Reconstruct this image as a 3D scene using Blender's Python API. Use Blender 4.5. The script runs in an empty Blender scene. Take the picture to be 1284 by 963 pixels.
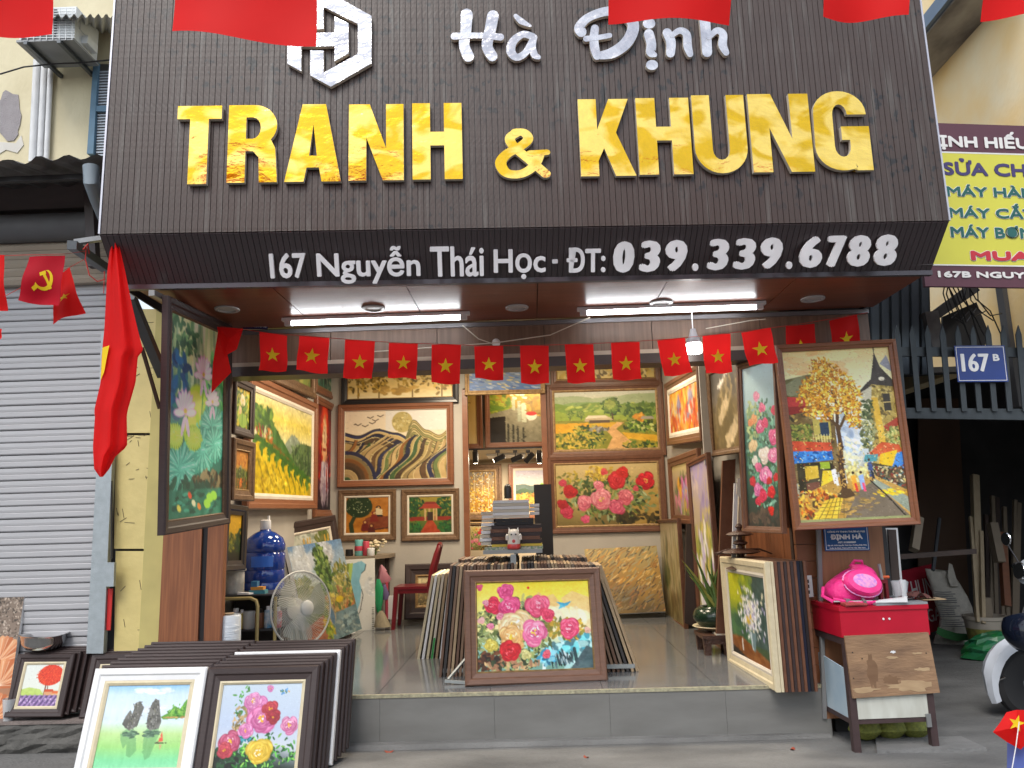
import bpy, bmesh, math, random
import numpy as np
from mathutils import Vector, Matrix
C = bpy.context.scene.collection
R = math.radians
# ------------------------------------------------ camera, sky, sun, exposure
CH, CF, PIT, YAW, ROL = 1.55, 963., R(9.9), R(1.3), .029
fw = Vector((-math.sin(YAW)*math.cos(PIT), math.cos(YAW)*math.cos(PIT), math.sin(PIT))); rt = Vector((math.cos(YAW), math.sin(YAW), 0)); up = rt.cross(fw)
rt2 = rt*math.cos(ROL)-up*math.sin(ROL); up2 = up*math.cos(ROL)+rt*math.sin(ROL)
cam = bpy.data.objects.new('camera', bpy.data.cameras.new('camera')); C.objects.link(cam)
cam.matrix_world = Matrix(((rt2.x, up2.x, -fw.x, 0), (rt2.y, up2.y, -fw.y, 0), (rt2.z, up2.z, -fw.z, CH), (0, 0, 0, 1)))
cam.data.sensor_width = 36; cam.data.lens = 36*CF/1284; cam.data.clip_start = .05; cam.data.clip_end = 600
bpy.context.scene.camera = cam
W = bpy.data.worlds.new('World'); bpy.context.scene.world = W; W.use_nodes = True
nt = W.node_tree; bg = nt.nodes['Background']; sky = nt.nodes.new('ShaderNodeTexSky'); sky.sky_type = 'NISHITA'; sky.sun_disc = False
SE, SA = R(52), R(200)                                              # high soft sun behind the camera's left shoulder, through cloud
sky.sun_elevation = SE; sky.sun_rotation = SA; sky.air_density = 1.2; sky.dust_density = 1.5
hs = nt.nodes.new('ShaderNodeHueSaturation'); hs.inputs['Saturation'].default_value = .45
nt.links.new(sky.outputs[0], hs.inputs['Color']); nt.links.new(hs.outputs[0], bg.inputs[0]); bg.inputs[1].default_value = .15
sd = bpy.data.lights.new('sun', 'SUN'); sd.energy = 1.25; sd.angle = R(25); sd.color = (1, .96, .9)
so = bpy.data.objects.new('sun', sd); C.objects.link(so)
so.rotation_euler = Vector((-math.sin(SA)*math.cos(SE), -math.cos(SA)*math.cos(SE), -math.sin(SE))).to_track_quat('-Z', 'Y').to_euler()
vs = bpy.context.scene.view_settings; vs.view_transform = 'Standard'; vs.look = 'None'; vs.exposure = .8; vs.gamma = 1
# ------------------------------------------------ where a sight line meets a real plane
def ray(x, y): return fw+rt2*((x-642)/CF)+up2*((481.5-y)/CF)
O = Vector((0, 0, CH))
def PY(x, y, Y): d = ray(x, y); return O+d*(Y/d.y)
def PX(x, y, X): d = ray(x, y); return O+d*(X/d.x)
def PZ(x, y, Z): d = ray(x, y); return O+d*((Z-CH)/d.z)
def PP(x, y, p, n): d = ray(x, y); return O+d*((p-O).dot(n)/d.dot(n))
FL = .343                                                           # shop floor height
YF = 5.71                                                           # front of the shop step
# ------------------------------------------------ materials
MATS = {}
def mat(name, col, rough=.6, metal=0., col2=None, sc=(6, 6, 6), nscale=1., amt=.5, bump=0., bscale=60., detail=4., emit=0., spec=None, trans=0., alpha=1., coat=0., dist=0.):
    if name in MATS: return MATS[name]
    m = bpy.data.materials.new(name); m.use_nodes = True; t = m.node_tree; b = t.nodes['Principled BSDF']
    b.inputs['Base Color'].default_value = (*col, 1); b.inputs['Roughness'].default_value = rough; b.inputs['Metallic'].default_value = metal
    if spec is not None: b.inputs['Specular IOR Level'].default_value = spec
    if trans: b.inputs['Transmission Weight'].default_value = trans
    if alpha < 1: b.inputs['Alpha'].default_value = alpha
    tc = t.nodes.new('ShaderNodeTexCoord')
    c2 = col2 if col2 else tuple(c*.82 for c in col)
    mp = t.nodes.new('ShaderNodeMapping'); mp.inputs['Scale'].default_value = sc; t.links.new(tc.outputs['Object'], mp.inputs[0])
    n = t.nodes.new('ShaderNodeTexNoise'); n.inputs['Scale'].default_value = nscale; n.inputs['Detail'].default_value = detail; t.links.new(mp.outputs[0], n.inputs['Vector'])
    rp = t.nodes.new('ShaderNodeValToRGB'); rp.color_ramp.elements[0].position = .5-amt*.5; rp.color_ramp.elements[1].position = .5+amt*.5
    rp.color_ramp.elements[0].color = (*c2, 1); rp.color_ramp.elements[1].color = (*col, 1); t.links.new(n.outputs[0], rp.inputs[0]); t.links.new(rp.outputs[0], b.inputs['Base Color'])
    if bump:
        n2 = t.nodes.new('ShaderNodeTexNoise'); n2.inputs['Scale'].default_value = bscale; n2.inputs['Detail'].default_value = 5; t.links.new(mp.outputs[0], n2.inputs['Vector'])
        bp = t.nodes.new('ShaderNodeBump'); bp.inputs['Strength'].default_value = bump; bp.inputs['Distance'].default_value = .02; t.links.new(n2.outputs[0], bp.inputs['Height']); t.links.new(bp.outputs[0], b.inputs['Normal'])
    if emit: b.inputs['Emission Color'].default_value = (*col, 1); b.inputs['Emission Strength'].default_value = emit
    if coat: b.inputs['Coat Weight'].default_value = coat; b.inputs['Coat Roughness'].default_value = .04
    if dist: n.inputs['Distortion'].default_value = dist
    MATS[name] = m; return m
def S(h, k=1.): return tuple((((int(h[i:i+2], 16)/255)+.055)/1.055)**2.4*k if int(h[i:i+2], 16) > 10 else .003 for i in (0, 2, 4))
WALN = mat('walnut', (.17, .075, .042), .38, 0, (.10, .042, .024), (2, 2, 2), 8, .7, .1, 30)
BROWN = mat('dark_brown_wood', (.040, .023, .022), .5, 0, (.026, .015, .014), (3, 40, 3), 2, .7, .1, 10)
BLKF = mat('black_lacquer', (.02, .018, .02), .3)
GILT = mat('gilded_wood', (.40, .26, .11), .42, .3, (.18, .10, .04), (9, 9, 9), 3, .6, .2)
BRONZE = mat('bronze_wood', (.22, .13, .07), .42, .25, (.10, .055, .03), (9, 9, 9), 3, .6, .2)
CREAM = mat('cream_paint', (.66, .58, .40), .5, 0, (.5, .43, .28), (5, 5, 5), 4, .8)
WHITE = mat('white_paint', (.8, .8, .8), .45, 0, (.7, .71, .72), (5, 5, 5), 3, .8)
LINEN = mat('linen_liner', (.66, .60, .50), .8)
COPPER = mat('red_brown_wood', (.26, .10, .045), .36, 0, (.16, .06, .03), (2, 30, 2), 3, .7, .1, 10)
def grain(name, a, b, sc, rough=.45):                               # laminate with long grain
    return mat(name, a, rough, 0, b, sc, 1.6, .55, .06, 6, 8)
PILA = grain('pillar_laminate', (.30, .112, .045), (.14, .048, .022), (40, 40, 1.6))
HEADM = grain('header_laminate', (.22, .13, .085), (.10, .058, .038), (30, 30, 1.2))
SOFF = grain('soffit_laminate', (.24, .072, .036), (.14, .045, .024), (1.5, 18, 10), .32)
def vcol():
    m = bpy.data.materials.new('painted_canvas'); m.use_nodes = True; t = m.node_tree; b = t.nodes['Principled BSDF']
    a = t.nodes.new('ShaderNodeAttribute'); a.attribute_name = 'paint'; t.links.new(a.outputs['Color'], b.inputs['Base Color']); b.inputs['Roughness'].default_value = .48
    tc = t.nodes.new('ShaderNodeTexCoord'); n = t.nodes.new('ShaderNodeTexNoise'); n.inputs['Scale'].default_value = 130; n.inputs['Detail'].default_value = 3; t.links.new(tc.outputs['Object'], n.inputs['Vector'])
    bp = t.nodes.new('ShaderNodeBump'); bp.inputs['Strength'].default_value = .25; bp.inputs['Distance'].default_value = .004; t.links.new(n.outputs[0], bp.inputs['Height']); t.links.new(bp.outputs[0], b.inputs['Normal']); return m
CANV = vcol()
# ------------------------------------------------ things, parts, mesh builder
def thing(name, label, cat, mw=None, group=None, kind=None):
    o = bpy.data.objects.new(name, None); C.objects.link(o); o.empty_display_size = .1
    mw = Matrix.Translation(mw) if isinstance(mw, (Vector, tuple)) else (mw if mw is not None else Matrix())
    o.matrix_world = mw
    if label: o['label'] = label; o['category'] = cat
    if group: o['group'] = group
    if kind: o['kind'] = kind
    return o
def tag(o, label, cat, group=None): o['label'] = label; o['category'] = cat; o.update_tag(); return o if not group else (o.__setitem__('group', group), o)[1]
class MB:
    def __init__(s): s.v = []; s.f = []; s.sm = []; s.mi = []
    def add(s, vs, fs, sm=False, mi=0):
        b = len(s.v); s.v += [tuple(v) for v in vs]
        for f in fs: s.f.append([b+i for i in f]); s.sm.append(sm); s.mi.append(mi)
        return s
    def box(s, a, b, m=None, mi=0):
        vs = [Vector((x, y, z)) for x in (a[0], b[0]) for y in (a[1], b[1]) for z in (a[2], b[2])]
        if m is not None: vs = [m @ v for v in vs]
        return s.add(vs, [(0, 1, 3, 2), (4, 6, 7, 5), (0, 4, 5, 1), (2, 3, 7, 6), (0, 2, 6, 4), (1, 5, 7, 3)], False, mi)
    def hexa(s, q0, q1, mi=0):                                       # two matching quads joined into a solid
        n = len(q0); fs = [tuple(range(n))[::-1], tuple(range(n, 2*n))]+[(i, (i+1) % n, n+(i+1) % n, n+i) for i in range(n)]
        return s.add(list(q0)+list(q1), fs, False, mi)
    def tube(s, pts, r, n=8, r2=None, mi=0, cap=True):
        pts = [Vector(p) for p in pts]; r2 = r if r2 is None else r2; L = len(pts); vs = []; prev = None
        for i, p in enumerate(pts):
            d = (pts[min(i+1, L-1)]-pts[max(i-1, 0)]).normalized()
            a = prev-d*prev.dot(d) if prev is not None and abs(prev.normalized().dot(d)) < .98 else d.orthogonal()
            a.normalize(); prev = a; b = d.cross(a); q = r+(r2-r)*i/max(1, L-1)
            for k in range(n): t = 6.28319*k/n; vs.append(p+(a*math.cos(t)+b*math.sin(t))*q)
        fs = [(i*n+k, i*n+(k+1) % n, (i+1)*n+(k+1) % n, (i+1)*n+k) for i in range(L-1) for k in range(n)]
        if cap: fs += [tuple(range(n))[::-1], tuple((L-1)*n+k for k in range(n))]
        return s.add(vs, fs, n > 5, mi)
    def lathe(s, prof, n=20, m=None, mi=0, sy=1.):
        vs = [Vector((r*math.cos(6.28319*k/n), r*sy*math.sin(6.28319*k/n), z)) for r, z in prof for k in range(n)]
        if m is not None: vs = [m @ v for v in vs]
        L = len(prof); fs = [(i*n+k, i*n+(k+1) % n, (i+1)*n+(k+1) % n, (i+1)*n+k) for i in range(L-1) for k in range(n)]
        return s.add(vs, fs+[tuple(range(n))[::-1], tuple((L-1)*n+k for k in range(n))], True, mi)
    def build(s, name, ms, parent=None, world=False):
        me = bpy.data.meshes.new(name); vs = s.v
        if world and parent is not None: inv = parent.matrix_world.inverted(); vs = [tuple(inv @ Vector(v)) for v in vs]
        me.from_pydata(vs, [], s.f); me.polygons.foreach_set('use_smooth', s.sm); me.polygons.foreach_set('material_index', s.mi)
        for m in (ms if isinstance(ms, (list, tuple)) else [ms]): me.materials.append(m)
        if any(s.sm): me.set_sharp_from_angle(angle=R(40))
        o = bpy.data.objects.new(name, me); C.objects.link(o)
        if parent is not None: o.parent = parent
        return o
def one(name, label, cat, mb, ms, loc=None, group=None):             # a thing that is one mesh, built in world space, origin at loc
    loc = Vector(loc) if loc is not None else Vector((0, 0, 0)); mb.v = [tuple(Vector(v)-loc) for v in mb.v]
    o = mb.build(name, ms); o.location = loc; o['label'] = label; o['category'] = cat
    if group: o['group'] = group
    return o
def struct(name, mb, ms): o = mb.build(name, ms); o['kind'] = 'structure'; return o
def basis(o, u, v, n): return Matrix(((u.x, v.x, n.x, o.x), (u.y, v.y, n.y, o.y), (u.z, v.z, n.z, o.z), (0, 0, 0, 1)))
def ordn(k): return ['first', 'second', 'third', 'fourth', 'fifth', 'sixth', 'seventh', 'eighth', 'ninth', 'tenth', 'eleventh', 'twelfth', 'thirteenth', 'fourteenth', 'fifteenth', 'sixteenth', 'seventeenth', 'eighteenth', 'nineteenth', 'twentieth', 'twenty-first', 'twenty-second', 'twenty-third', 'twenty-fourth', 'twenty-fifth'][k]
# ------------------------------------------------ lettering
def text_mesh(body, extr, fat=0., shear=0.):
    c = bpy.data.curves.new('lettering', 'FONT'); c.body = body; c.extrude = extr; c.resolution_u = 3; c.shear = shear
    o = bpy.data.objects.new('lettering', c); C.objects.link(o); bpy.context.view_layer.update()
    m = bpy.data.meshes.new_from_object(o.evaluated_get(bpy.context.evaluated_depsgraph_get()))
    v = [tuple(q.co) for q in m.vertices]; f = [tuple(q.vertices) for q in m.polygons]
    bpy.data.objects.remove(o); bpy.data.curves.remove(c); bpy.data.meshes.remove(m)
    return v, f
def text(name, body, mw, w, h, ms, parent=None, depth=.002, fat=0., shear=0., vh=None):
    # fits the lettering into w x h of the plane mw (origin lower left); vh: share of the height that is cap height is left to the glyphs
    v, f = text_mesh(body, .5, 0, shear)
    x0 = min(q[0] for q in v); x1 = max(q[0] for q in v); y0 = min(q[1] for q in v); y1 = max(q[1] for q in v)
    fx, fy = fat if isinstance(fat, tuple) else (fat, fat); fat = max(fx, fy)
    mb = MB(); sx = (w-2*fx)/(x1-x0); sy = (h-2*fy)/(y1-y0)
    offs = [(0, 0)]+([(math.cos(a*.785)*fx, math.sin(a*.785)*fy) for a in range(8)] if fat else [])
    for k, (dx, dy) in enumerate(offs):
        mb.add([mw @ Vector(((q[0]-x0)*sx+fx+dx, (q[1]-y0)*sy+fy+dy, (q[2]+.5)*depth+k*.00025)) for q in v], f)
    return mb.build(name, ms, parent, True) if parent is not None else mb.build(name, ms)
def extrude2d(splines, depth, bev=0.):                               # filled outline with holes -> mesh data
    c = bpy.data.curves.new('outline', 'CURVE'); c.dimensions = '2D'; c.fill_mode = 'BOTH'; c.extrude = depth/2; c.bevel_depth = bev
    for sp in splines:
        q = c.splines.new('POLY'); q.points.add(len(sp)-1); q.use_cyclic_u = True
        for p, (x, y) in zip(q.points, sp): p.co = (x, y, 0, 1)
    o = bpy.data.objects.new('outline', c); C.objects.link(o); bpy.context.view_layer.update()
    m = bpy.data.meshes.new_from_object(o.evaluated_get(bpy.context.evaluated_depsgraph_get()))
    v = [Vector((q.co.x, q.co.y, q.co.z+depth/2)) for q in m.vertices]; f = [tuple(q.vertices) for q in m.polygons]; nz = [abs(q.normal.z) > .9 for q in m.polygons]
    bpy.data.objects.remove(o); bpy.data.curves.remove(c); bpy.data.meshes.remove(m); return v, f, nz
# ------------------------------------------------ framed pictures
def rings(mb, w, h, prof, m=None, mi=0):                             # mitred moulding: prof = (inset, z) outside to inside
    vs = []
    for i, z in prof:
        for x, y in ((-w/2+i, -h/2+i), (w/2-i, -h/2+i), (w/2-i, h/2-i), (-w/2+i, h/2-i)): vs.append(Vector((x, y, z)) if m is None else m @ Vector((x, y, z)))
    fs = [(a*4+k, a*4+(k+1) % 4, (a+1)*4+(k+1) % 4, (a+1)*4+k) for a in range(len(prof)-1) for k in range(4)]
    mb.add(vs, fs, False, mi)
def paint_mesh(fn, w, h, px, seed):                                  # px: grid columns
    nx = max(8, int(px)); ny = max(8, int(px*h/w)); p = Pic(nx*2+2, ny*2+2, seed); fn(p); a = p.out()
    a = (a[::2, ::2]+a[1::2, ::2]+a[::2, 1::2]+a[1::2, 1::2])/4      # one colour per vertex
    a = a**2.2*.86; xs = np.linspace(-w/2, w/2, nx+1); ys = np.linspace(h/2, -h/2, ny+1)
    X, Y = np.meshgrid(xs, ys); co = np.zeros(((nx+1)*(ny+1), 3)); co[:, 0] = X.ravel(); co[:, 1] = Y.ravel()
    i = np.arange(nx*ny); r = i//nx; c = i % nx; b = r*(nx+1)+c; f = np.stack([b, b+nx+1, b+nx+2, b+1], 1)
    me = bpy.data.meshes.new('canvas'); me.vertices.add(len(co)); me.vertices.foreach_set('co', co.ravel()); n = len(f)
    me.loops.add(n*4); me.loops.foreach_set('vertex_index', f.ravel().astype(np.int32)); me.polygons.add(n); me.polygons.foreach_set('loop_start', (np.arange(n)*4).astype(np.int32)); me.polygons.foreach_set('loop_total', np.full(n, 4, np.int32)); me.update()
    at = me.color_attributes.new('paint', 'FLOAT_COLOR', 'POINT'); col = np.ones((len(co), 4)); col[:, :3] = a.reshape(-1, 3); at.data.foreach_set('color', col.ravel().astype(np.float32))
    me.materials.append(CANV); return me
PIC_N = [0]
def picture(mw, w, h, label, fn=None, rail=.06, depth=.035, fm=None, liner=.02, lm=None, px=60, seed=None, name='framed_painting', group=None, pale=None):
    """mw: centre of the back, x right, y up, z towards the viewer"""
    PIC_N[0] += 1; t = thing(name, label, 'painting' if fn else 'picture frame', mw @ Matrix.Translation((0, -h/2, 0)), group); off = Matrix.Translation((0, h/2, 0))
    if rail:
        mb = MB(); rings(mb, w, h, [(rail*.98, .002), (0, .002), (0, depth*.8), (rail*.12, depth), (rail*.5, depth*.93), (rail*.62, depth*.72), (rail, depth*.6), (rail, .002)], off); mb.build('frame', fm or WALN, t)
        if liner: mb = MB(); rings(mb, w-2*rail, h-2*rail, [(-.001, depth*.35), (0, depth*.58), (liner*.5, depth*.62), (liner, depth*.42), (liner, depth*.2)], off); mb.build('liner', lm or GILT, t)
    else: liner = 0; mb = MB(); rings(mb, w, h, [(0, .0), (0, depth*.985)], off); mb.add([off @ Vector(q) for q in ((-w/2, -h/2, 0), (w/2, -h/2, 0), (w/2, h/2, 0), (-w/2, h/2, 0))], [(3, 2, 1, 0)]); mb.build('stretcher_edge', WHITE, t)
    cw, ch = w-2*rail-2*liner, h-2*rail-2*liner
    if fn:
        me = paint_mesh(fn, cw, ch, px, seed or PIC_N[0]*7+3); o = bpy.data.objects.new('canvas', me); C.objects.link(o); o.parent = t; o.location = (0, h/2, depth*(.3 if rail else 1.))
    mb = MB(); mb.add([off @ Vector(q) for q in ((-w/2+.004, -h/2+.004, .004), (w/2-.004, -h/2+.004, .004), (w/2-.004, h/2-.004, .004), (-w/2+.004, h/2-.004, .004))], [(0, 1, 2, 3)])
    if rail: mb.build('backing_board', BROWN, t)
    return t
def fit(tl, tr, br, bl):                                             # best rectangle through four points of a plane
    c = (tl+tr+br+bl)/4; u = ((tr-tl)+(br-bl))/2; v = ((tl-bl)+(tr-br))/2; w, h = u.length, v.length
    u = u/w; v = (v-u*v.dot(u)).normalized(); n = u.cross(v); return basis(c, u, v, n), w, h
def qd(pts, dl, dr, lean=0.):                                        # corner sight lines (tl tr br bl) met at depth dl / dr
    (a, b, c, d) = pts; return fit(PY(*a, dl+lean), PY(*b, dr+lean), PY(*c, dr), PY(*d, dl))
def qx(pts, X, lean=0.): (a, b, c, d) = pts; return fit(PX(*a, X+lean), PX(*b, X+lean), PX(*c, X), PX(*d, X))
def front(mwh, d): m, w, h = mwh; return m @ Matrix.Translation((0, 0, d)), w, h
def bare(parent, w, h, m, rail, depth, fm):                          # an empty moulding in a stack
    mb = MB(); rings(mb, w, h, [(rail, .0), (0, .0), (0, depth*.85), (rail*.15, depth), (rail, depth*.6), (rail, .0)], m); return mb.build('frame', fm, parent)
# ---------------------------------------------------------------- painter: pictures worked out stroke by stroke into colour per vertex
def hx(c):
    if isinstance(c, str): return np.array([int(c[i:i+2], 16)/255. for i in (0, 2, 4)])
    return np.array(c, float)
class Pic:
    def __init__(s, w, h, seed=1, base='808080'):
        s.w, s.h = w, h; s.a = np.zeros((h, w, 3)) + hx(base)
        s.r = random.Random(seed); s.n = np.random.RandomState(seed)
        s.asp = w/h
        s.X, s.Y = np.meshgrid((np.arange(w)+.5)/w, (np.arange(h)+.5)/h)
    def fld(s, nx, ny, sd=None):                                    # smooth noise field 0..1
        g = (s.n if sd is None else np.random.RandomState(sd)).rand(ny+3, nx+3)
        fx = s.X*nx; fy = s.Y*ny; ix = fx.astype(int); iy = fy.astype(int); tx = fx-ix; ty = fy-iy
        tx = tx*tx*(3-2*tx); ty = ty*ty*(3-2*ty)
        return (g[iy, ix]*(1-tx)+g[iy, ix+1]*tx)*(1-ty)+(g[iy+1, ix]*(1-tx)+g[iy+1, ix+1]*tx)*ty
    def mix(s, m, c):
        c = hx(c); m = np.clip(m, 0, 1)[..., None]; s.a = s.a*(1-m)+c*m
    def grad(s, *st, wob=0.):
        y = s.Y+(s.fld(4, 4)-.5)*wob
        p = [q[0] for q in st]; c = [hx(q[1]) for q in st]
        for k in range(3): s.a[..., k] = np.interp(y, p, [q[k] for q in c])
    def tex(s, amt=.05, nx=30, ny=30):
        s.a += ((s.fld(nx, ny)-.5)*2*amt)[..., None]
    def box(s, x0, y0, x1, y1):
        return max(0, int(x0*s.w)), max(0, int(y0*s.h)), min(s.w, int(x1*s.w)+2), min(s.h, int(y1*s.h)+2)
    def ell(s, cx, cy, rx, ry, c, ang=0., al=1., soft=.25):          # rx, ry in units of the width
        A = s.asp; R = max(rx, ry)*1.15
        x0, y0, x1, y1 = s.box(cx-R, cy-R*A, cx+R, cy+R*A)
        if x1 <= x0 or y1 <= y0: return
        X = s.X[y0:y1, x0:x1]-cx; Y = (s.Y[y0:y1, x0:x1]-cy)/A
        ca, sa = math.cos(ang), math.sin(ang)
        d = ((X*ca+Y*sa)/rx)**2+((Y*ca-X*sa)/ry)**2
        m = (np.clip((1-d)/soft, 0, 1)*al)[..., None]
        s.a[y0:y1, x0:x1] = s.a[y0:y1, x0:x1]*(1-m)+hx(c)*m
    def poly(s, pts, c, al=1., var=0.):
        xs = [p[0] for p in pts]; ys = [p[1] for p in pts]
        x0, y0, x1, y1 = s.box(min(xs), min(ys), max(xs), max(ys))
        if x1 <= x0 or y1 <= y0: return
        X = s.X[y0:y1, x0:x1]; Y = s.Y[y0:y1, x0:x1]; ins = np.zeros(X.shape, bool); n = len(pts)
        for i in range(n):
            ax, ay = pts[i]; bx, by = pts[(i+1) % n]
            if ay == by: continue
            ins ^= ((ay > Y) != (by > Y)) & (X < (bx-ax)*(Y-ay)/(by-ay)+ax)
        col = hx(c)+np.zeros(X.shape+(3,))
        if var: col = col+((s.fld(18, 18)[y0:y1, x0:x1]-.5)*2*var)[..., None]
        m = (ins*al)[..., None]; s.a[y0:y1, x0:x1] = s.a[y0:y1, x0:x1]*(1-m)+col*m
    def line(s, pts, w, c, al=1., w2=None):
        A = s.asp; w2 = w if w2 is None else w2; n = len(pts)-1
        for i in range(n):
            (ax, ay), (bx, by) = pts[i], pts[i+1]; ww = (w+(w2-w)*(i+.5)/n)/2
            x0, y0, x1, y1 = s.box(min(ax, bx)-ww, min(ay, by)-ww*A, max(ax, bx)+ww, max(ay, by)+ww*A)
            if x1 <= x0 or y1 <= y0: continue
            X = s.X[y0:y1, x0:x1]-ax; Y = (s.Y[y0:y1, x0:x1]-ay)/A; dx, dy = bx-ax, (by-ay)/A
            t = np.clip((X*dx+Y*dy)/(dx*dx+dy*dy+1e-12), 0, 1); d = np.hypot(X-t*dx, Y-t*dy)
            m = (np.clip((ww-d)*s.w+.5, 0, 1)*al)[..., None]
            s.a[y0:y1, x0:x1] = s.a[y0:y1, x0:x1]*(1-m)+hx(c)*m
    def dabs(s, cx, cy, rx, ry, n, cols, sz=.012, ang=None, asp=.5, al=.9, edge=1.):   # paint dabs spread over an ellipse; ry in units of the height
        r = s.r
        for _ in range(n):
            t = r.uniform(0, 6.283); q = math.sqrt(r.random())*edge*r.uniform(.78, 1.16)
            c = hx(r.choice(cols))*r.uniform(.85, 1.12)
            z = sz*r.uniform(.6, 1.4)
            s.ell(cx+math.cos(t)*q*rx, cy+math.sin(t)*q*ry, z, z*asp, c, r.uniform(0, 3.14) if ang is None else ang+r.uniform(-.25, .25), al)
    def rdabs(s, x0, y0, x1, y1, n, cols, sz=.012, ang=None, asp=.5, al=.9):
        r = s.r
        for _ in range(n):
            c = hx(r.choice(cols))*r.uniform(.85, 1.12); z = sz*r.uniform(.6, 1.4)
            s.ell(r.uniform(x0, x1), r.uniform(y0, y1), z, z*asp, c, r.uniform(0, 3.14) if ang is None else ang+r.uniform(-.25, .25), al)
    def ridge(s, y, amp, c, seed=1, n=5, to=1., var=.03, base=None):
        f = np.random.RandomState(seed); k = f.rand(n+2); xs = np.linspace(0, 1, 60); p = []
        for x in xs:
            i = int(x*n); t = x*n-i; t = t*t*(3-2*t)
            p.append((x, y-amp*(k[i]*(1-t)+k[i+1]*t)+.006*f.rand()))
        s.poly([(0, to)]+p+[(1, to)], c, var=var); return p
    def bloom(s, cx, cy, r, c1, c2, c3=None, ctr=None, k=4):         # a full flower: rings of petals, dark rim to pale lip
        q = s.r; c1, c2 = hx(c1), hx(c2)
        s.ell(cx, cy, r*.72, r*.62, c1*.7, 0, 1, .3); N = 7+k*6; a = q.uniform(0, 6)
        for i in range(N):
            f = 1-(i/N)**.8; a += 2.4+q.uniform(-.35, .35); t = q.uniform(.1, 1); z = q.uniform(.8, 1.2)*(.22+.2*f)
            px = cx+math.cos(a)*r*.66*f; py = cy+(math.sin(a)*r*.6*f)*s.asp
            s.ell(px, py, r*z*1.15, r*z*.85, c1*(1-t*.35)*q.uniform(.8, 1)+c2*t*.35, a+1.57+q.uniform(-.3, .3), 1, .3)
            s.ell(px+math.cos(a)*r*.07, py+(math.sin(a)*r*.07-r*.03)*s.asp, r*z*.95, r*z*.5, c2*q.uniform(.86, 1.08), a+1.57+q.uniform(-.3, .3), .9, .8)
        if c3 is not None:
            for _ in range(7): s.ell(cx+q.uniform(-.3, .3)*r, cy+q.uniform(-.3, .3)*r*s.asp, r*.12, r*.05, c3, q.uniform(0, 3), .8, .6)
        if ctr is not None: s.dabs(cx, cy, r*.2, r*.2*s.asp, 8, [ctr], r*.06, asp=1)
    def imp(s, n, sz=.016, var=.13, asp=.38, y0=0., y1=1.):            # impasto: short strokes picking up the colour beneath them
        r = s.r
        for _ in range(n):
            x, y = r.random(), r.uniform(y0, y1); c = s.a[min(s.h-1, int(y*s.h)), min(s.w-1, int(x*s.w))]*(1+r.uniform(-var, var))+r.uniform(-var, var)*.18; z = sz*r.uniform(.5, 1.3)
            s.ell(x+r.uniform(-1, 1)*sz*.5, y, z, z*asp, c, r.uniform(-.6, .9), .8, .6)
    def leaf(s, x, y, l, a, c, v=None):
        ex = x+math.cos(a)*l; ey = y+math.sin(a)*l*s.asp
        s.ell((x+ex)/2, (y+ey)/2, l/2, l*.2, c, a, 1, .3); s.line([(x, y), (ex, ey)], l*.05, v if v is not None else hx(c)*1.5, .8)
    def leaves(s, cx, cy, rx, ry, n, cols, l):
        r = s.r
        for _ in range(n):
            t = r.uniform(0, 6.283); q = math.sqrt(r.random())
            s.leaf(cx+math.cos(t)*q*rx, cy+math.sin(t)*q*ry, l*r.uniform(.6, 1.2), r.uniform(0, 6.28), hx(r.choice(cols))*r.uniform(.8, 1.15))
    def tree(s, x, y, h, w, cols, n=60, trunk='4a3524'):
        s.line([(x, y), (x+.01*w, y-h*.5)], w*.12, trunk, 1, w*.05)
        for c, m in zip(cols, (1., .9, .7, .5)):
            s.dabs(x-(1-m)*w*.25, y-h*.62-(1-m)*h*.15, w*.5*m, h*.4*m, n, [c], w*.09)
    def out(s): return np.clip(s.a, 0, 1)

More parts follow.
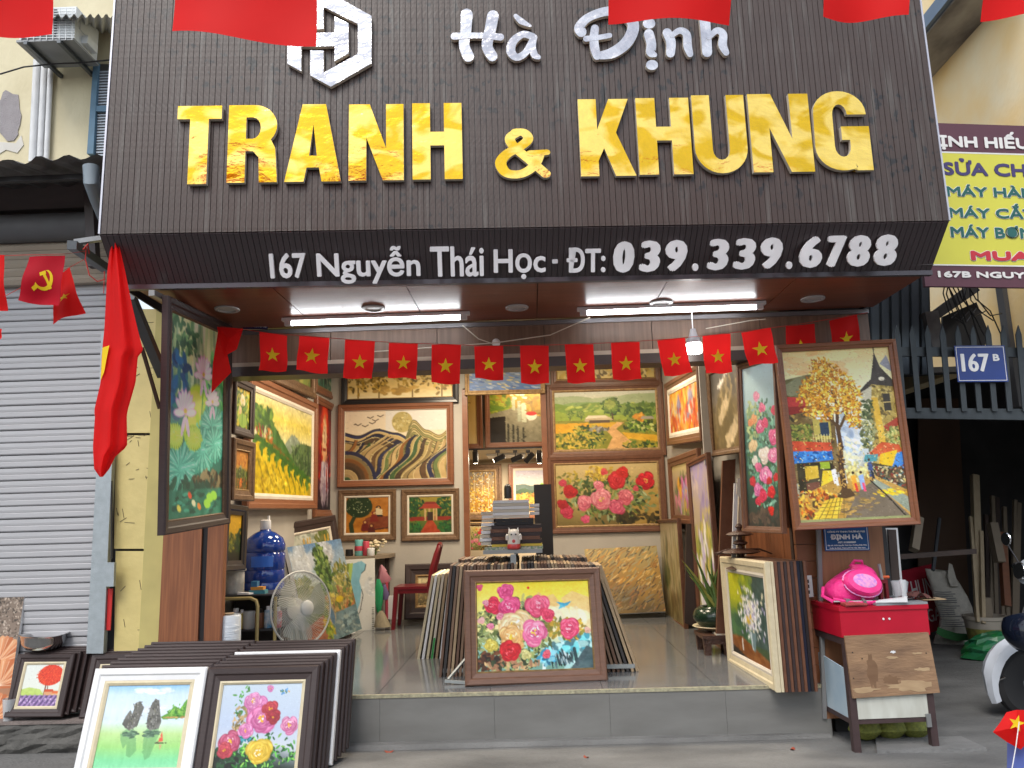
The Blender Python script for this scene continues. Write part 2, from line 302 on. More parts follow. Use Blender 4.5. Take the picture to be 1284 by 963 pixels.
def rb(x0, y0, x1, y1): return [(x0, y0), (x1, y0), (x1, y1), (x0, y1)]
def q_lotus(p):
    p.grad((0, 'c4cd9a'), (.2, 'b9c48b'), (.45, '2f7d74'), (.7, '24685a'), (1, '2c5a48'))
    for i in range(26): x = p.r.random(); p.line([(x, 0), (x+p.r.uniform(-.1, .1), .4)], .05, p.r.choice(['dfe6b8', '8faa6a', '4f7d5c', 'cdd8a0', '3a6a58']), .45)
    p.dabs(.2, .1, .35, .12, 60, ['29543f', '3f6e4a', '5b8b5c'], .05); p.dabs(.1, .35, .3, .15, 70, ['1f4e74', '225f8a', '2a6a70'], .06)
    p.dabs(.85, .35, .25, .22, 110, ['2a8a4f', '3fa35c', '1f6d58', '6fbf6a'], .05)
    for q in ((.48, .47, .22), (.4, .55, .16)): p.ell(q[0], q[1], q[2], q[2]*1.1, 'a9c83a', .3); p.ell(q[0]-.03, q[1]-.02, q[2]*.7, q[2]*.7, 'c9dc62', .3, .7)
    for x0, y0, x1, y1 in ((.62, .2, .55, .6), (.32, .42, .3, .75), (.78, .35, .75, .66), (.55, .6, .6, .85)): p.line([(x0, y0), (x1, y1)], .018, '3e8a3c')
    for cx, cy, r in ((.8, .53, .24), (.58, .66, .26), (.84, .62, .2), (.22, .755, .27), (.12, .6, .13), (.44, .6, .14)):
        c = '3f9c86' if cy > .61 or cx > .5 else '9cc43c'
        p.ell(cx, cy, r*1.02, r*.74, hx(c)*.7, .2)
        for k in range(22):
            a = k*.2856+.1; w = p.r.uniform(.85, 1.06)
            p.line([(cx, cy), (cx+math.cos(a)*r*w, cy+math.sin(a)*r*.72*w*p.asp)], r*.2, hx('67c4ac' if k % 2 else '3f9c86') if c[0] == '3' else hx('b4d44c'), .8)
            p.line([(cx, cy), (cx+math.cos(a)*r*.9, cy+math.sin(a)*r*.62*p.asp)], r*.03, 'c9efdc', .6)
    p.dabs(.75, .83, .32, .06, 80, ['4b4534', '6d6549', '2d2f26', '857a5a'], .045); p.dabs(.3, .86, .4, .05, 40, ['1f4a40', '28604e'], .06)
    p.poly(rb(0, .86, 1, 1), '2f7460', .8, .06); p.dabs(.5, .93, .5, .06, 60, ['2a6654', '3e8f78', '1d4d42'], .05, ang=0, asp=.3)
    for x, y, c in ((.2, .95, 'e8c45a'), (.38, .89, 'd8553a'), (.45, .93, 'ead9a0'), (.55, .95, 'e07b3a')): p.ell(x, y, .04, .025, c, .5)
    for x, y in ((.75, .91), (.7, .94), (.83, .9)): p.ell(x, y, .07, .04, '8fd048', .2)
    for cx, cy, r in ((.6, .27, .2), (.78, .405, .16), (.28, .48, .22)):
        for a in (-2.6, -2.2, -1.9, -1.57, -1.2, -.9, -.5, -.1, 3.1):
            for sc, c in ((1, 'd59ac4'), (.8, 'f2d3ea'), (.45, 'fbeef6')):
                p.ell(cx+math.cos(a)*r*.45, cy+math.sin(a)*r*.42*p.asp, r*.5*sc, r*.17*sc, c, a, .95, .4)
        for a in (1.2, 1.9): p.ell(cx+math.cos(a)*r*.5, cy+math.sin(a)*r*.5*p.asp, r*.4, r*.13, 'e4b6d6', a)
        p.ell(cx, cy-.01, r*.14, r*.09, 'e3b24a')
def q_terrace(p):
    p.grad((0, 'ece2a8'), (.2, 'edd75c'), (.4, 'e8df9c'), (1, 'dfbf10')); p.tex(.06, 8, 8)
    p.poly([(.5, .45), (.62, .31), (.72, .34), (.85, .45), (.85, .6), (.5, .6)], '8b9a84', 1, .04)
    p.poly([(.55, .62), (.7, .42), (.85, .38), (1, .4), (1, .85), (.6, .7)], '4c6a3c', 1, .1); p.rdabs(.62, .45, 1, .75, 140, ['3f5f33', '5f7d45', '7c9460', '2d4a2e'], .03)
    p.poly([(0, .1), (.15, .12), (.3, .25), (.75, .7), (.6, .75), (0, .5)], '3f6e2c', 1, .1); p.rdabs(0, .15, .3, .5, 130, ['3a642a', '597f33', '2b5140', '7a9f3c'], .03)
    p.poly([(0, .38), (.2, .4), (.7, .7), (1, .78), (1, 1), (0, 1)], 'e2c118', 1, .07)
    for k in range(14): p.line([(.15+.04*k, .41+.022*k), (.3+.045*k, .46+.024*k)], .012, '7a5a16', .8)
    p.rdabs(0, .35, .3, .45, 40, ['b0402c', 'c8742c', 'd8d8b0', '8a3c50'], .02)
    for k in range(9):
        x = .02+.11*k; y = .46+.045*k
        p.line([(x, y+.03), (x+.06, y-.01), (x+.14, y+.005), (x+.17, y-.01)], .045, '3a6b22', 1, .012); p.line([(x+.02, y+.03), (x+.02, y+.09)], .03, '4d7d24')
    for k in range(9): p.line([(.1+.1*k, .66+.02*k), (.16+.1*k, .8+.01*k), (.25+.09*k, .97)], .014, '7d7a12', .8)
    p.dabs(.25, .88, .3, .1, 130, ['c9a712', 'e8ce3a', 'b8960e', 'f0da50'], .015); p.tex(.05, 40, 40)
def q_portrait(p):
    p.grad((0, '5a1410'), (.3, '8a1a12'), (.6, '5a1020'), (1, '1a1226')); p.tex(.05)
    p.ell(.5, .22, .3, .55, 'e03416', 0, 1, .8); p.ell(.5, .12, .2, .5, 'f0502a', 0, .8, 1); p.dabs(.5, .5, .42, .28, 90, ['a81a14', 'c02a1a', '6a0f1c'], .09, ang=1.57, asp=.25)
    p.ell(.5, .36, .17, .55, 'e9b07a', 0, 1, .5); p.ell(.5, .3, .12, .3, 'f7dcae', 0, .8, .8); p.line([(.5, .2), (.5, .38)], .03, 'a86a44'); p.line([(.42, .42), (.56, .42)], .05, '9a3020')
    for k in range(26): x = p.r.gauss(.5, .1); p.line([(x, .55), (x+p.r.uniform(-.08, .08), p.r.uniform(.7, .97))], .05, p.r.choice(['d8cfd8', 'b0a0b8', '7a6484', 'efe8ea']), .6)
def p_smalllotus(p):
    p.grad((0, 'c9a41e'), (.5, '8a9a2a'), (1, '3a4a1a')); p.dabs(.5, .5, .5, .5, 160, ['3d6a22', '5c8a2c', 'c2b034', '2c4a1c', 'b7c450'], .08)
    p.ell(.55, .8, .3, .2, '8fb04a'); p.bloom(.5, .3, .2, 'd6c48a', 'f4ecd2', ctr='e0b030'); p.bloom(.35, .55, .12, 'd0b070', 'efe2b8'); p.line([(.5, .4), (.5, .9)], .04, '4a7a2a')
def p_temple(p):
    p.grad((0, 'c07a30'), (.4, 'c98f3a'), (.6, '6a7034'), (1, '6a5a2a')); p.dabs(.5, .2, .5, .2, 60, ['d8953c', 'a9602a', 'c8803a'], .06)
    p.poly([(.3, .5), (.45, .36), (.6, .5)], '8a9a78'); p.poly(rb(.38, .48, .52, .68), 'a9ae8a'); p.dabs(.5, .6, .5, .12, 120, ['4f5e2c', '3c4a24', '71803c'], .06); p.dabs(.5, .85, .5, .15, 90, ['6f6a36', '4f4a28', 'b06a2c'], .06); p.dabs(.5, .85, .12, .1, 20, ['d05a22', 'e08a3a'], .05)
def q_darkyellow(p):
    p.grad((0, 'd8a51c'), (.4, 'c99a1e'), (.6, '3a4a1c'), (1, '14140c')); p.dabs(.2, .62, .3, .2, 90, ['2c3a14', '56602a', '8a8428'], .07); p.dabs(.85, .55, .25, .25, 60, ['2a4a22', '1c3018'], .08)
def p_goldtrees(p):
    p.grad((0, 'ead9a0'), (.7, 'e8c77a'), (1, 'f0dfae'), wob=.2); p.tex(.03)
    for x, w in ((.1, .16), (.62, .2), (.9, .12), (.3, .08)):
        p.line([(x, 1), (x, .2)], .012, '6d5322'); p.dabs(x, .35, w, .5, 130, ['a5822c', '7d6423', 'cfa848', '5c4a1c'], .02)
    p.dabs(.45, .8, .2, .12, 30, ['c29a4a'], .03, ang=0)
def q_waves(p):
    p.grad((0, 'e8d6bc'), (.4, 'e3d4b4'), (1, 'c9a86a'))
    p.poly([(.4, 0), (1, 0), (1, .3), (.4, .3)], 'd9dadb', .6)
    cols = ['8b5a2b', '2c2f4e', 'a88f5c', '3e5a34', 'c2a671', '5f452c', '8f7c52', '20233c', '6b7a48', 'b49767', '4c3a28']
    def mound(pts, n, seed, pal, dx=.0, dy=.045):
        r = random.Random(seed)
        for k in range(n):
            q = [(x+dx*k, y+dy*k*(1+.25*math.sin(x*9+k))) for x, y in pts]
            c = pal[(k*3+seed) % len(pal)]; p.poly(q+[(1.3, 1.4), (-.3, 1.4)], c, 1, .03); p.line(q, .006, 'dcc98c' if k % 2 else '2a2420')
    def curve(ys, x0=-.05, x1=1.05):
        n = len(ys)-1; o = []
        for i in range(n*8+1):
            t = i/8; a = min(int(t), n-1); f = t-a; f = f*f*(3-2*f); o.append((x0+(x1-x0)*i/(n*8), ys[a]*(1-f)+ys[a+1]*f))
        return o
    mound(curve([.3, .36, .27, .33, .44, .5, .5]), 5, 1, cols)
    h = curve([1.1, .8, .55, .15, .3, .38, .28], .3, 1.05)
    for k in range(9): q = [(x, y+.03*k) for x, y in h]; p.poly(q+[(1.2, 1.3), (.3, 1.3)], ['b09a62', 'c8b67e', '8f8a52'][k % 3]); p.line(q, .006, '5b5a34')
    p.ell(.565, .175, .105, .105, 'b3a162', 0, 1, .1); p.dabs(.565, .17, .08, .13, 40, ['c9bb82', '9c8d52'], .015)
    h = curve([1.1, .8, .55, .15, .3, .38, .28], .3, 1.05)
    for k in range(7): q = [(x, y+.035*k) for x, y in h if x > .55]; p.poly(q+[(1.2, 1.3), (.55, 1.3)], ['b09a62', 'c8b67e', '8f8a52'][k % 3]); p.line(q, .006, '5b5a34')
    for k in range(27):                                            # flowing bands sweeping down to the right
        x = -.2+.052*k; c = cols[k*7 % len(cols)]; y0 = .42+.05*math.sin(k*.9); q = []; q2 = []
        for j in range(15):
            t = j/14; xx = x+.3*(1-t)**1.5+.045*math.sin(7*t+.35*k); w = .03+.035*t*(1+.4*math.sin(5*t+k)); q.append((xx, y0+.62*t)); q2.append((xx+w, y0+.62*t))
        p.poly(q+q2[::-1], c, 1, .04); p.line(q, .006, 'd9c690' if k % 2 else '2a2118')
    for k in range(8): c = cols[(k*5+1) % 11]; p.ell(.02, 1.02, .3-.036*k, .3-.036*k, c, 0, 1, .04); p.ell(.02, 1.02, .292-.036*k, .292-.036*k, hx(c)*.85, 0, 1, .04)
    for x, y in ((.13, .2), (.2, .22), (.27, .18), (.25, .1), (.3, .14), (.35, .08)): p.line([(x-.03, y-.01), (x, y+.01), (x+.03, y-.015)], .008, '4a3c30')
def q_lacquertree(p):
    p.grad((0, 'a86a26'), (1, 'b8741f')); p.tex(.05, 10, 10)
    p.line([(.15, .98), (.12, .75), (.2, .55), (.22, .4)], .11, '2f3a20', 1, .06); p.ell(.3, .25, .33, .27, '1f3418', .1, 1, .12)
    for _ in range(55): p.ell(p.r.gauss(.3, .14), p.r.gauss(.25, .12), .009, .009, 'c8c89a')
    p.poly([(.45, .6), (.7, .5), (1, .55), (1, .9), (.5, .95)], '7a3a1c', 1, .04); p.line([(.4, .95), (1, .86)], .02, '3a2414')
    for x, y, c in ((.76, .3, '1e1510'), (.66, .45, '7a2418'), (.45, .7, '6a1f16'), (.6, .8, '54180f')):
        p.ell(x, y, .06, .05, c); p.poly([(x-.07, y+.05), (x+.07, y+.05), (x+.1, y+.25), (x-.1, y+.25)], c); p.ell(x, y, .03, .03, 'c99a5c')
    p.poly([(.7, .3), (.85, .35), (.86, .5), (.7, .5)], 'd8c49a')
def q_lacquergate(p):
    p.grad((0, '9a8434'), (.4, '7d7a2c'), (1, '3c5a26'))
    p.dabs(.12, .3, .25, .35, 90, ['1f4a24', '2c5c2c', '163a1e'], .05); p.dabs(.88, .3, .25, .35, 90, ['1f4a24', '2c5c2c', '163a1e'], .05)
    p.poly(rb(0, .55, 1, .66), '8a2c1c'); p.poly([(.22, .33), (.3, .27), (.35, .2), (.65, .2), (.7, .27), (.78, .33)], 'a03a2a'); p.poly([(.34, .2), (.4, .14), (.6, .14), (.66, .2)], '7d2a20')
    for x in (.36, .46, .56, .62): p.poly(rb(x, .33, x+.04, .66), 'c2a06c')
    p.poly(rb(.43, .42, .56, .66), '3a2a1e'); p.poly([(.44, .66), (.56, .66), (.75, 1), (.25, 1)], 'a8401f', 1, .05)
    p.dabs(.12, .82, .2, .15, 60, ['1f4a24', '2f6a30'], .04); p.dabs(.88, .82, .2, .15, 60, ['1f4a24', '2f6a30'], .04)
def p_sea(p):
    p.grad((0, 'c8b878'), (.4, '9aa8b8'), (1, '5a7ab0'), wob=.3); p.rdabs(0, 0, 1, 1, 260, ['6a88c0', 'a8b8d0', 'd8c890', '4a68a0', '8898a8'], .04, ang=.2, asp=.25)
def q_still(p):
    p.grad((0, 'c99a2a'), (.5, '8a7a4a'), (1, '4a463a')); p.dabs(.15, .25, .2, .2, 50, ['8a9a2c', 'a8b03c', '5a7a2a'], .07); p.poly([(0, .25), (.35, .33), (0, .4)], '6a8a2c')
    p.dabs(.85, .25, .25, .3, 50, ['b08a3a', '8a7038', 'c8a04a'], .08)
    p.poly([(0, .45), (.45, .33), (1, .55), (1, 1), (.3, 1), (0, 1)], '8f8a74', 1, .05); p.poly([(0, .52), (.28, .49), (.28, 1), (0, 1)], '221a14')
    for x in (.33, .42, .5, .6): p.line([(x, .55+x*.3), (x, 1)], .035, '2a2a22', .8)
    p.poly(rb(.5, .2, .56, .6), 'a9b09a'); p.poly(rb(.57, .24, .66, .62), 'c2c8b0'); p.poly(rb(.4, .15, .46, .38), 'b8bc9a')
    for _ in range(26): p.ell(p.r.uniform(.35, .68), p.r.uniform(.0, .15), .025, .02, 'fbf0c8')
    p.ell(.75, .5, .1, .08, 'e8e4d8'); p.ell(.75, .45, .1, .04, 'b82a2c')
def p_goldabs(p):
    p.grad((0, 'dcae5c'), (1, 'd9b878'), wob=.4); p.dabs(.2, .2, .3, .3, 60, ['c9b03c', 'e8c860', 'b88a3a'], .1)
def p_birch(p):
    p.grad((0, '8a7f70'), (.5, 'b08a4a'), (1, 'a8782c')); p.rdabs(0, 0, 1, 1, 420, ['e8c860', 'd09a30', '5a4a40', 'f0e0b0', '7a6a64', 'c07a20', 'efe6d0'], .035, asp=.4)
    for x in (.15, .35, .6, .8): p.line([(x, 1), (x+.03, .1)], .02, 'e0d4b8', .8)
    p.rdabs(0, .4, 1, 1, 200, ['e8b83c', 'f0d070', 'b87a20'], .03)
def q_meadow(p):
    p.grad((0, 'b0a8b8'), (.3, 'c8c0b8'), (1, 'a8a060')); p.ridge(.4, .1, '5f7068', 3); p.ridge(.5, .08, '4a6048', 5); p.poly(rb(0, .58, 1, 1), 'c9a04a', 1, .08)
    p.dabs(.85, .4, .22, .12, 70, ['8aba2c', 'a8d03c', '6a9a24'], .04); p.rdabs(0, .55, 1, 1, 260, ['d8b040', 'e8c858', 'b08a30', '8a8a3c', 'c86a30'], .03)
def q_village(p):
    p.grad((0, 'd5d9c8'), (.12, 'd8d8b8'), (.4, 'a8b860'), (1, '7a7a2a'))
    p.ridge(.14, .1, 'a9b88a', 3); p.ridge(.24, .12, '8aa860', 9); p.ridge(.33, .14, '7d9a3c', 4); p.ridge(.42, .1, '94a83a', 6)
    p.dabs(.5, .3, .4, .08, 70, ['b8c45a', '9ab04a', '6f9038'], .04, ang=-.3, asp=.3); p.dabs(.85, .33, .2, .12, 100, ['5f7a34', '4a6a2a', '89a048'], .03)
    for x in (.15, .26): p.tree(x, .52, .2, .08, ['3c5a24', '5a7a30', '8a9a48'], 30)
    p.poly(rb(0, .5, 1, 1), '8a8a2c', 1, .08); p.poly([(0, .55), (.33, .54), (.3, .7), (0, .72)], 'e0a41c', 1, .05); p.poly([(.33, .56), (.62, .54), (.55, .68), (.3, .7)], 'd8a824', 1, .04)
    p.poly([(.62, .54), (.68, .55), (.6, .66), (.72, .85), (.8, 1), (.5, 1), (.56, .8), (.5, .68)], 'd9a86a', 1, .04)
    p.poly([(.65, .72), (1, .78), (1, .92), (.7, .82)], 'dcaa2a', 1, .05)
    p.tree(.57, .5, .38, .2, ['2f4a1c', '486a24', '6d8a34', '98a84c'], 60); p.dabs(.76, .38, .1, .14, 70, ['4a6a2c', '3a5a22', '7a9440'], .025); p.dabs(.83, .47, .06, .06, 40, ['d88a24', 'e8a83c'], .02)
    p.poly([(.28, .52), (.33, .42), (.5, .42), (.58, .5), (.44, .52)], 'c9b48a', 1, .05); p.poly([(.33, .42), (.5, .42), (.52, .46), (.3, .47)], 'e8dab8'); p.poly(rb(.34, .5, .54, .55), '5a4a34')
    p.poly([(.86, .45), (.95, .45), (.98, .5), (.84, .5)], 'a8a090')
    p.dabs(.32, .78, .17, .2, 190, ['3c5a1c', '6a7a24', 'b0a83c', '2c4418', 'd0b84c'], .02); p.dabs(.88, .62, .2, .1, 150, ['3c5a1c', '7a9a34', 'c8d07a', '2c4418'], .02)
    p.dabs(.15, .85, .2, .14, 110, ['5f6a1c', 'c8a830', '3c5018', 'd8b84c'], .02); p.dabs(.85, .95, .2, .07, 70, ['2c4418', '506a24', 'a89a34'], .02); p.dabs(.43, .66, .1, .04, 30, ['8a8a80', 'b8b0a0', '5a5a50'], .02)
def q_roses(p):
    p.grad((0, 'c9b27c'), (.5, 'b09a5c'), (1, '6f5f34'), wob=.3); p.poly([(.6, .5), (1, .4), (1, 1), (.6, 1)], 'c09a4c', .7, .05)
    p.dabs(.55, .55, .45, .4, 320, ['3f4a22', '5a6a30', '2c3820', '7a8a4a', '8a9a6a'], .025); p.leaves(.5, .55, .42, .4, 90, ['46592e', '34482a', '74885a', '9aa67c'], .06)
    p.dabs(.8, .9, .25, .1, 60, ['2c2a18', '4a4022'], .03); p.dabs(.42, .15, .15, .12, 60, ['c8a834', 'a88a34', 'd8bc4c'], .02); p.dabs(.12, .25, .12, .15, 40, ['b09a34', '7a7a3c'], .02)
    for x, y, r, a, b in ((.6, .27, .1, 'b81f28', 'ee4a50'), (.66, .15, .07, 'b0201f', 'e83a34'), (.88, .3, .105, 'b0182a', 'f0343c'), (.48, .13, .04, 'c0303a', 'f06a6a'), (.14, .45, .085, 'a01c24', 'd83838'), (.07, .3, .045, 'b83044', 'e05a70'),
                         (.1, .78, .075, 'a8243a', 'e0506a'), (.06, .65, .06, '8f1820', 'c8343a'), (.27, .63, .09, 'cc5068', 'f7a9b4'), (.44, .58, .125, 'd0566c', 'fbb8bc'), (.68, .55, .09, 'c8485c', 'f79aa4'), (.59, .72, .09, 'c03a5c', 'f58aa0'), (.42, .35, .055, 'd0566c', 'f9b0b8'), (.28, .9, .05, 'c83a60', 'f27a98'), (.78, .42, .035, 'c83a4c', 'f0707a')):
        p.bloom(x, y, r, a, b, ctr='e8c860' if r > .1 else None)
def p_autumn(p):
    p.grad((0, 'a08f5c'), (.5, 'a07a34'), (1, '5c4c2c'), wob=.4)
    for _ in range(520):
        x, y = p.r.random(), p.r.random(); l = p.r.uniform(.03, .12); a = -.7+p.r.uniform(-.4, .4)
        c = p.r.choice(['c98a2c', 'd8a84c', '8a5a20', '6f6a4c', 'b07a34', 'e0c080', '3c3428', '9a9a7a']) if y < .6 else p.r.choice(['5c4c3c', '8a7a5a', '2c2824', 'c09a5a', 'a06a3c', '7a7a6c'])
        p.line([(x, y), (x+math.cos(a)*l, y+math.sin(a)*l*p.asp)], .012, c, .85)
def q_orange(p):
    p.grad((0, 'd8a03c'), (.5, 'd8862c'), (1, 'b0542a'), wob=.3)
    for _ in range(170): x, y = p.r.random(), p.r.random(); p.line([(x, y), (x+p.r.uniform(-.03, .03), y+p.r.uniform(.05, .2))], .05, p.r.choice(['e8a83c', 'd86a24', 'c8402c', 'e8c46a', 'c8b8a0', 'e89a20', 'b0482c']), .7)
    for x, y in ((.35, .42), (.7, .55), (.75, .3)): p.bloom(x, y, .09, '6a5a7a', 'b0a8b8')
    p.rdabs(0, .4, 1, 1, 60, ['e04a28', 'c8d0c0', 'b03428'], .03, ang=1.57)
def p_wallflowers(p):
    p.grad((0, 'c8b87c'), (.4, 'b0a084'), (1, '8a6a5c'), wob=.3); p.dabs(.5, .6, .42, .36, 200, ['4a5a3c', '6a7a54', '8a8a6c', '34402c'], .04)
    for _ in range(46): x, y = p.r.gauss(.52, .16), p.r.uniform(.3, .85); p.bloom(x, y, .06, *p.r.choice([('a070b0', 'd8a8d8'), ('c8708a', 'f0a8b8'), ('8088b8', 'b8c0e0'), ('d8902c', 'f8c850'), ('b04a8a', 'e090c0')]), k=2)
    p.rdabs(.3, .7, .8, 1, 70, ['5a6a3c', '8a9a5c', 'c8c880'], .03, ang=1.4, asp=.2)
def q_drum(p):
    p.grad((0, '4c4a48'), (.35, '6d655a'), (.7, '7d6a44'), (1, '6a5632'), wob=.3)
    p.ell(.45, .68, .36, .32, '8a7a58', .3, .7, .1); p.ell(.45, .68, .32, .28, '655838', .3, .8, .1)
    for pts in ([(.55, .1), (.35, .25), (.42, .5), (.55, .3), (.5, .12)], [(.6, .02), (.7, .3), (.5, .55), (.3, .62)], [(.85, .2), (.9, .6), (.65, .8), (.45, .92)]): p.line(pts, .05, 'b09a70', .8)
    p.line([(.5, .42), (.28, .62)], .11, 'cdb994'); p.line([(.78, .72), (.5, .92)], .13, 'cdb994'); p.line([(.62, .05), (.3, .22)], .05, 'e8e4dc')
def p_reeds(p):
    p.grad((0, 'b5a583'), (.6, 'a89a74'), (1, '8a7a54'), wob=.3)
    for _ in range(140): x = p.r.random(); y = p.r.uniform(.2, 1); p.line([(x, y), (x+p.r.uniform(-.06, .06), y-p.r.uniform(.05, .25))], .03, p.r.choice(['6d6a3c', '8a8454', 'c8bc94', '54502c', '9a7a44']), .6)
    p.dabs(.3, .55, .12, .12, 50, ['4f5a34', '6d6a3c'], .05, ang=1.5, asp=.3); p.dabs(.6, .85, .25, .12, 60, ['5f4a2c', '7a6a3c'], .05, ang=1.5, asp=.3)
def p_lilac(p):
    p.grad((0, 'a99cc4'), (.25, 'b8a890'), (.6, 'a8986c'), (1, '5c5c34'), wob=.3)
    for _ in range(150): x = p.r.random(); y = p.r.uniform(.4, 1); p.line([(x, y), (x+p.r.uniform(-.15, .15), y-p.r.uniform(.03, .15))], .05, p.r.choice(['8a9a3c', 'b8b040', '5a6a2c', 'd8c860']), .7)
    for _ in range(60): x, y = p.r.gauss(.45, .2), p.r.uniform(.35, .98); p.ell(x, y, .1, .05, p.r.choice(['f4f0ec', 'e0dcf0', 'c0b0e0', 'ffffff']), 1.3, .9, .5)
    p.rdabs(0, 0, 1, .35, 50, ['9a8cc8', 'c8b8a8', '8a7cb8'], .08, al=.5)
def q_vase(p):
    p.grad((0, 'cfd010'), (.3, 'b8bc14'), (.6, '4a6a3c'), (1, '3a4a34')); p.poly([(.45, 0), (1, 0), (1, .8), (.6, .8)], '3c5550', 1, .06)
    p.dabs(.5, .15, .15, .2, 40, ['8aa028', 'a8b01c', '5a7a44'], .07, al=.6); p.dabs(.3, .65, .3, .2, 60, ['3f6a40', '4a7848', '2f5a44'], .09, al=.6); p.poly([(0, .78), (.3, .76), (1, .92), (1, 1), (0, 1)], '8a5220', 1, .08); p.poly([(0, .9), (1, 1.1), (0, 1.1)], '1c1814')
    p.dabs(.57, .45, .22, .24, 60, ['6f7f84', '8a98a0'], .03, al=.7)
    for _ in range(230): x, y = p.r.gauss(.57, .15), p.r.gauss(.45, .13); p.ell(x, y, .022, .014, p.r.choice(['f6f4ee', 'dcdce8', 'ffffff', 'b0a8d0', 'e8e0c0']), p.r.uniform(0, 3))
    p.dabs(.55, .5, .1, .1, 10, ['e8c030'], .015, asp=1); p.poly([(.5, .66), (.68, .66), (.64, .87), (.56, .87)], '6f8a90'); p.poly([(.52, .66), (.57, .66), (.58, .86), (.56, .86)], 'c8d8dc'); p.line([(.3, .8), (.3, .9)], .03, 'e8e8e8')
def q_climb(p):
    p.grad((0, 'a9c4cc'), (.2, '9dbcc0'), (.35, '5f8a7c'), (.8, '2f4a40'), (1, '3a3630'), wob=.15)
    p.dabs(.55, .55, .5, .32, 420, ['3c6a54', '5a9a80', '2c4a3a', '7ab09a', '4a7a4c', '8ac0a8'], .05); p.dabs(.3, .35, .25, .12, 80, ['7a9a6c', 'a8b880'], .05)
    for x, y, r, a, b in ((.42, .2, .1, 'd06a90', 'f0b0c8'), (.58, .29, .1, 'c84878', 'f090b0'), (.5, .42, .14, 'c03a70', 'f088b0'), (.33, .36, .1, 'd88a5a', 'f4c08a'), (.2, .38, .08, 'd87a4a', 'f0a878'), (.65, .4, .1, 'c83060', 'f06a90'), (.95, .32, .1, 'c02848', 'e8587a'), (.9, .5, .15, 'c83a70', 'f48ab4'), (.25, .55, .13, 'd0b080', 'f6e2b4'), (.58, .62, .17, 'd8c8b8', 'fdf6ec'), (.3, .66, .1, 'c8c8b8', 'f4f4ea'), (.85, .63, .15, 'd06090', 'f8a8c8'), (.6, .76, .18, 'd05a92', 'f8a8cc'), (.4, .7, .1, 'c84878', 'f090b0'), (.2, .8, .1, 'b02030', 'e04a50'), (.35, .86, .13, 'c04888', 'f0a0c8'), (.75, .88, .12, 'b81c28', 'e84040'), (.5, .9, .13, 'b82040', 'e85070'), (.35, .94, .09, 'b81c38', 'e84860'), (.9, .78, .08, 'b01c28', 'd84040'), (.7, .8, .08, 'a81c28', 'd84040')):
        p.bloom(x, y*.88+.02, r*1.15, a, b, 'ffffff' if r > .13 else None, k=4)
    p.dabs(.5, .95, .5, .05, 60, ['4a4038', '343a34', '5a4c40'], .07); p.bloom(.72, .9, .1, 'b01818', 'f04030', k=3)
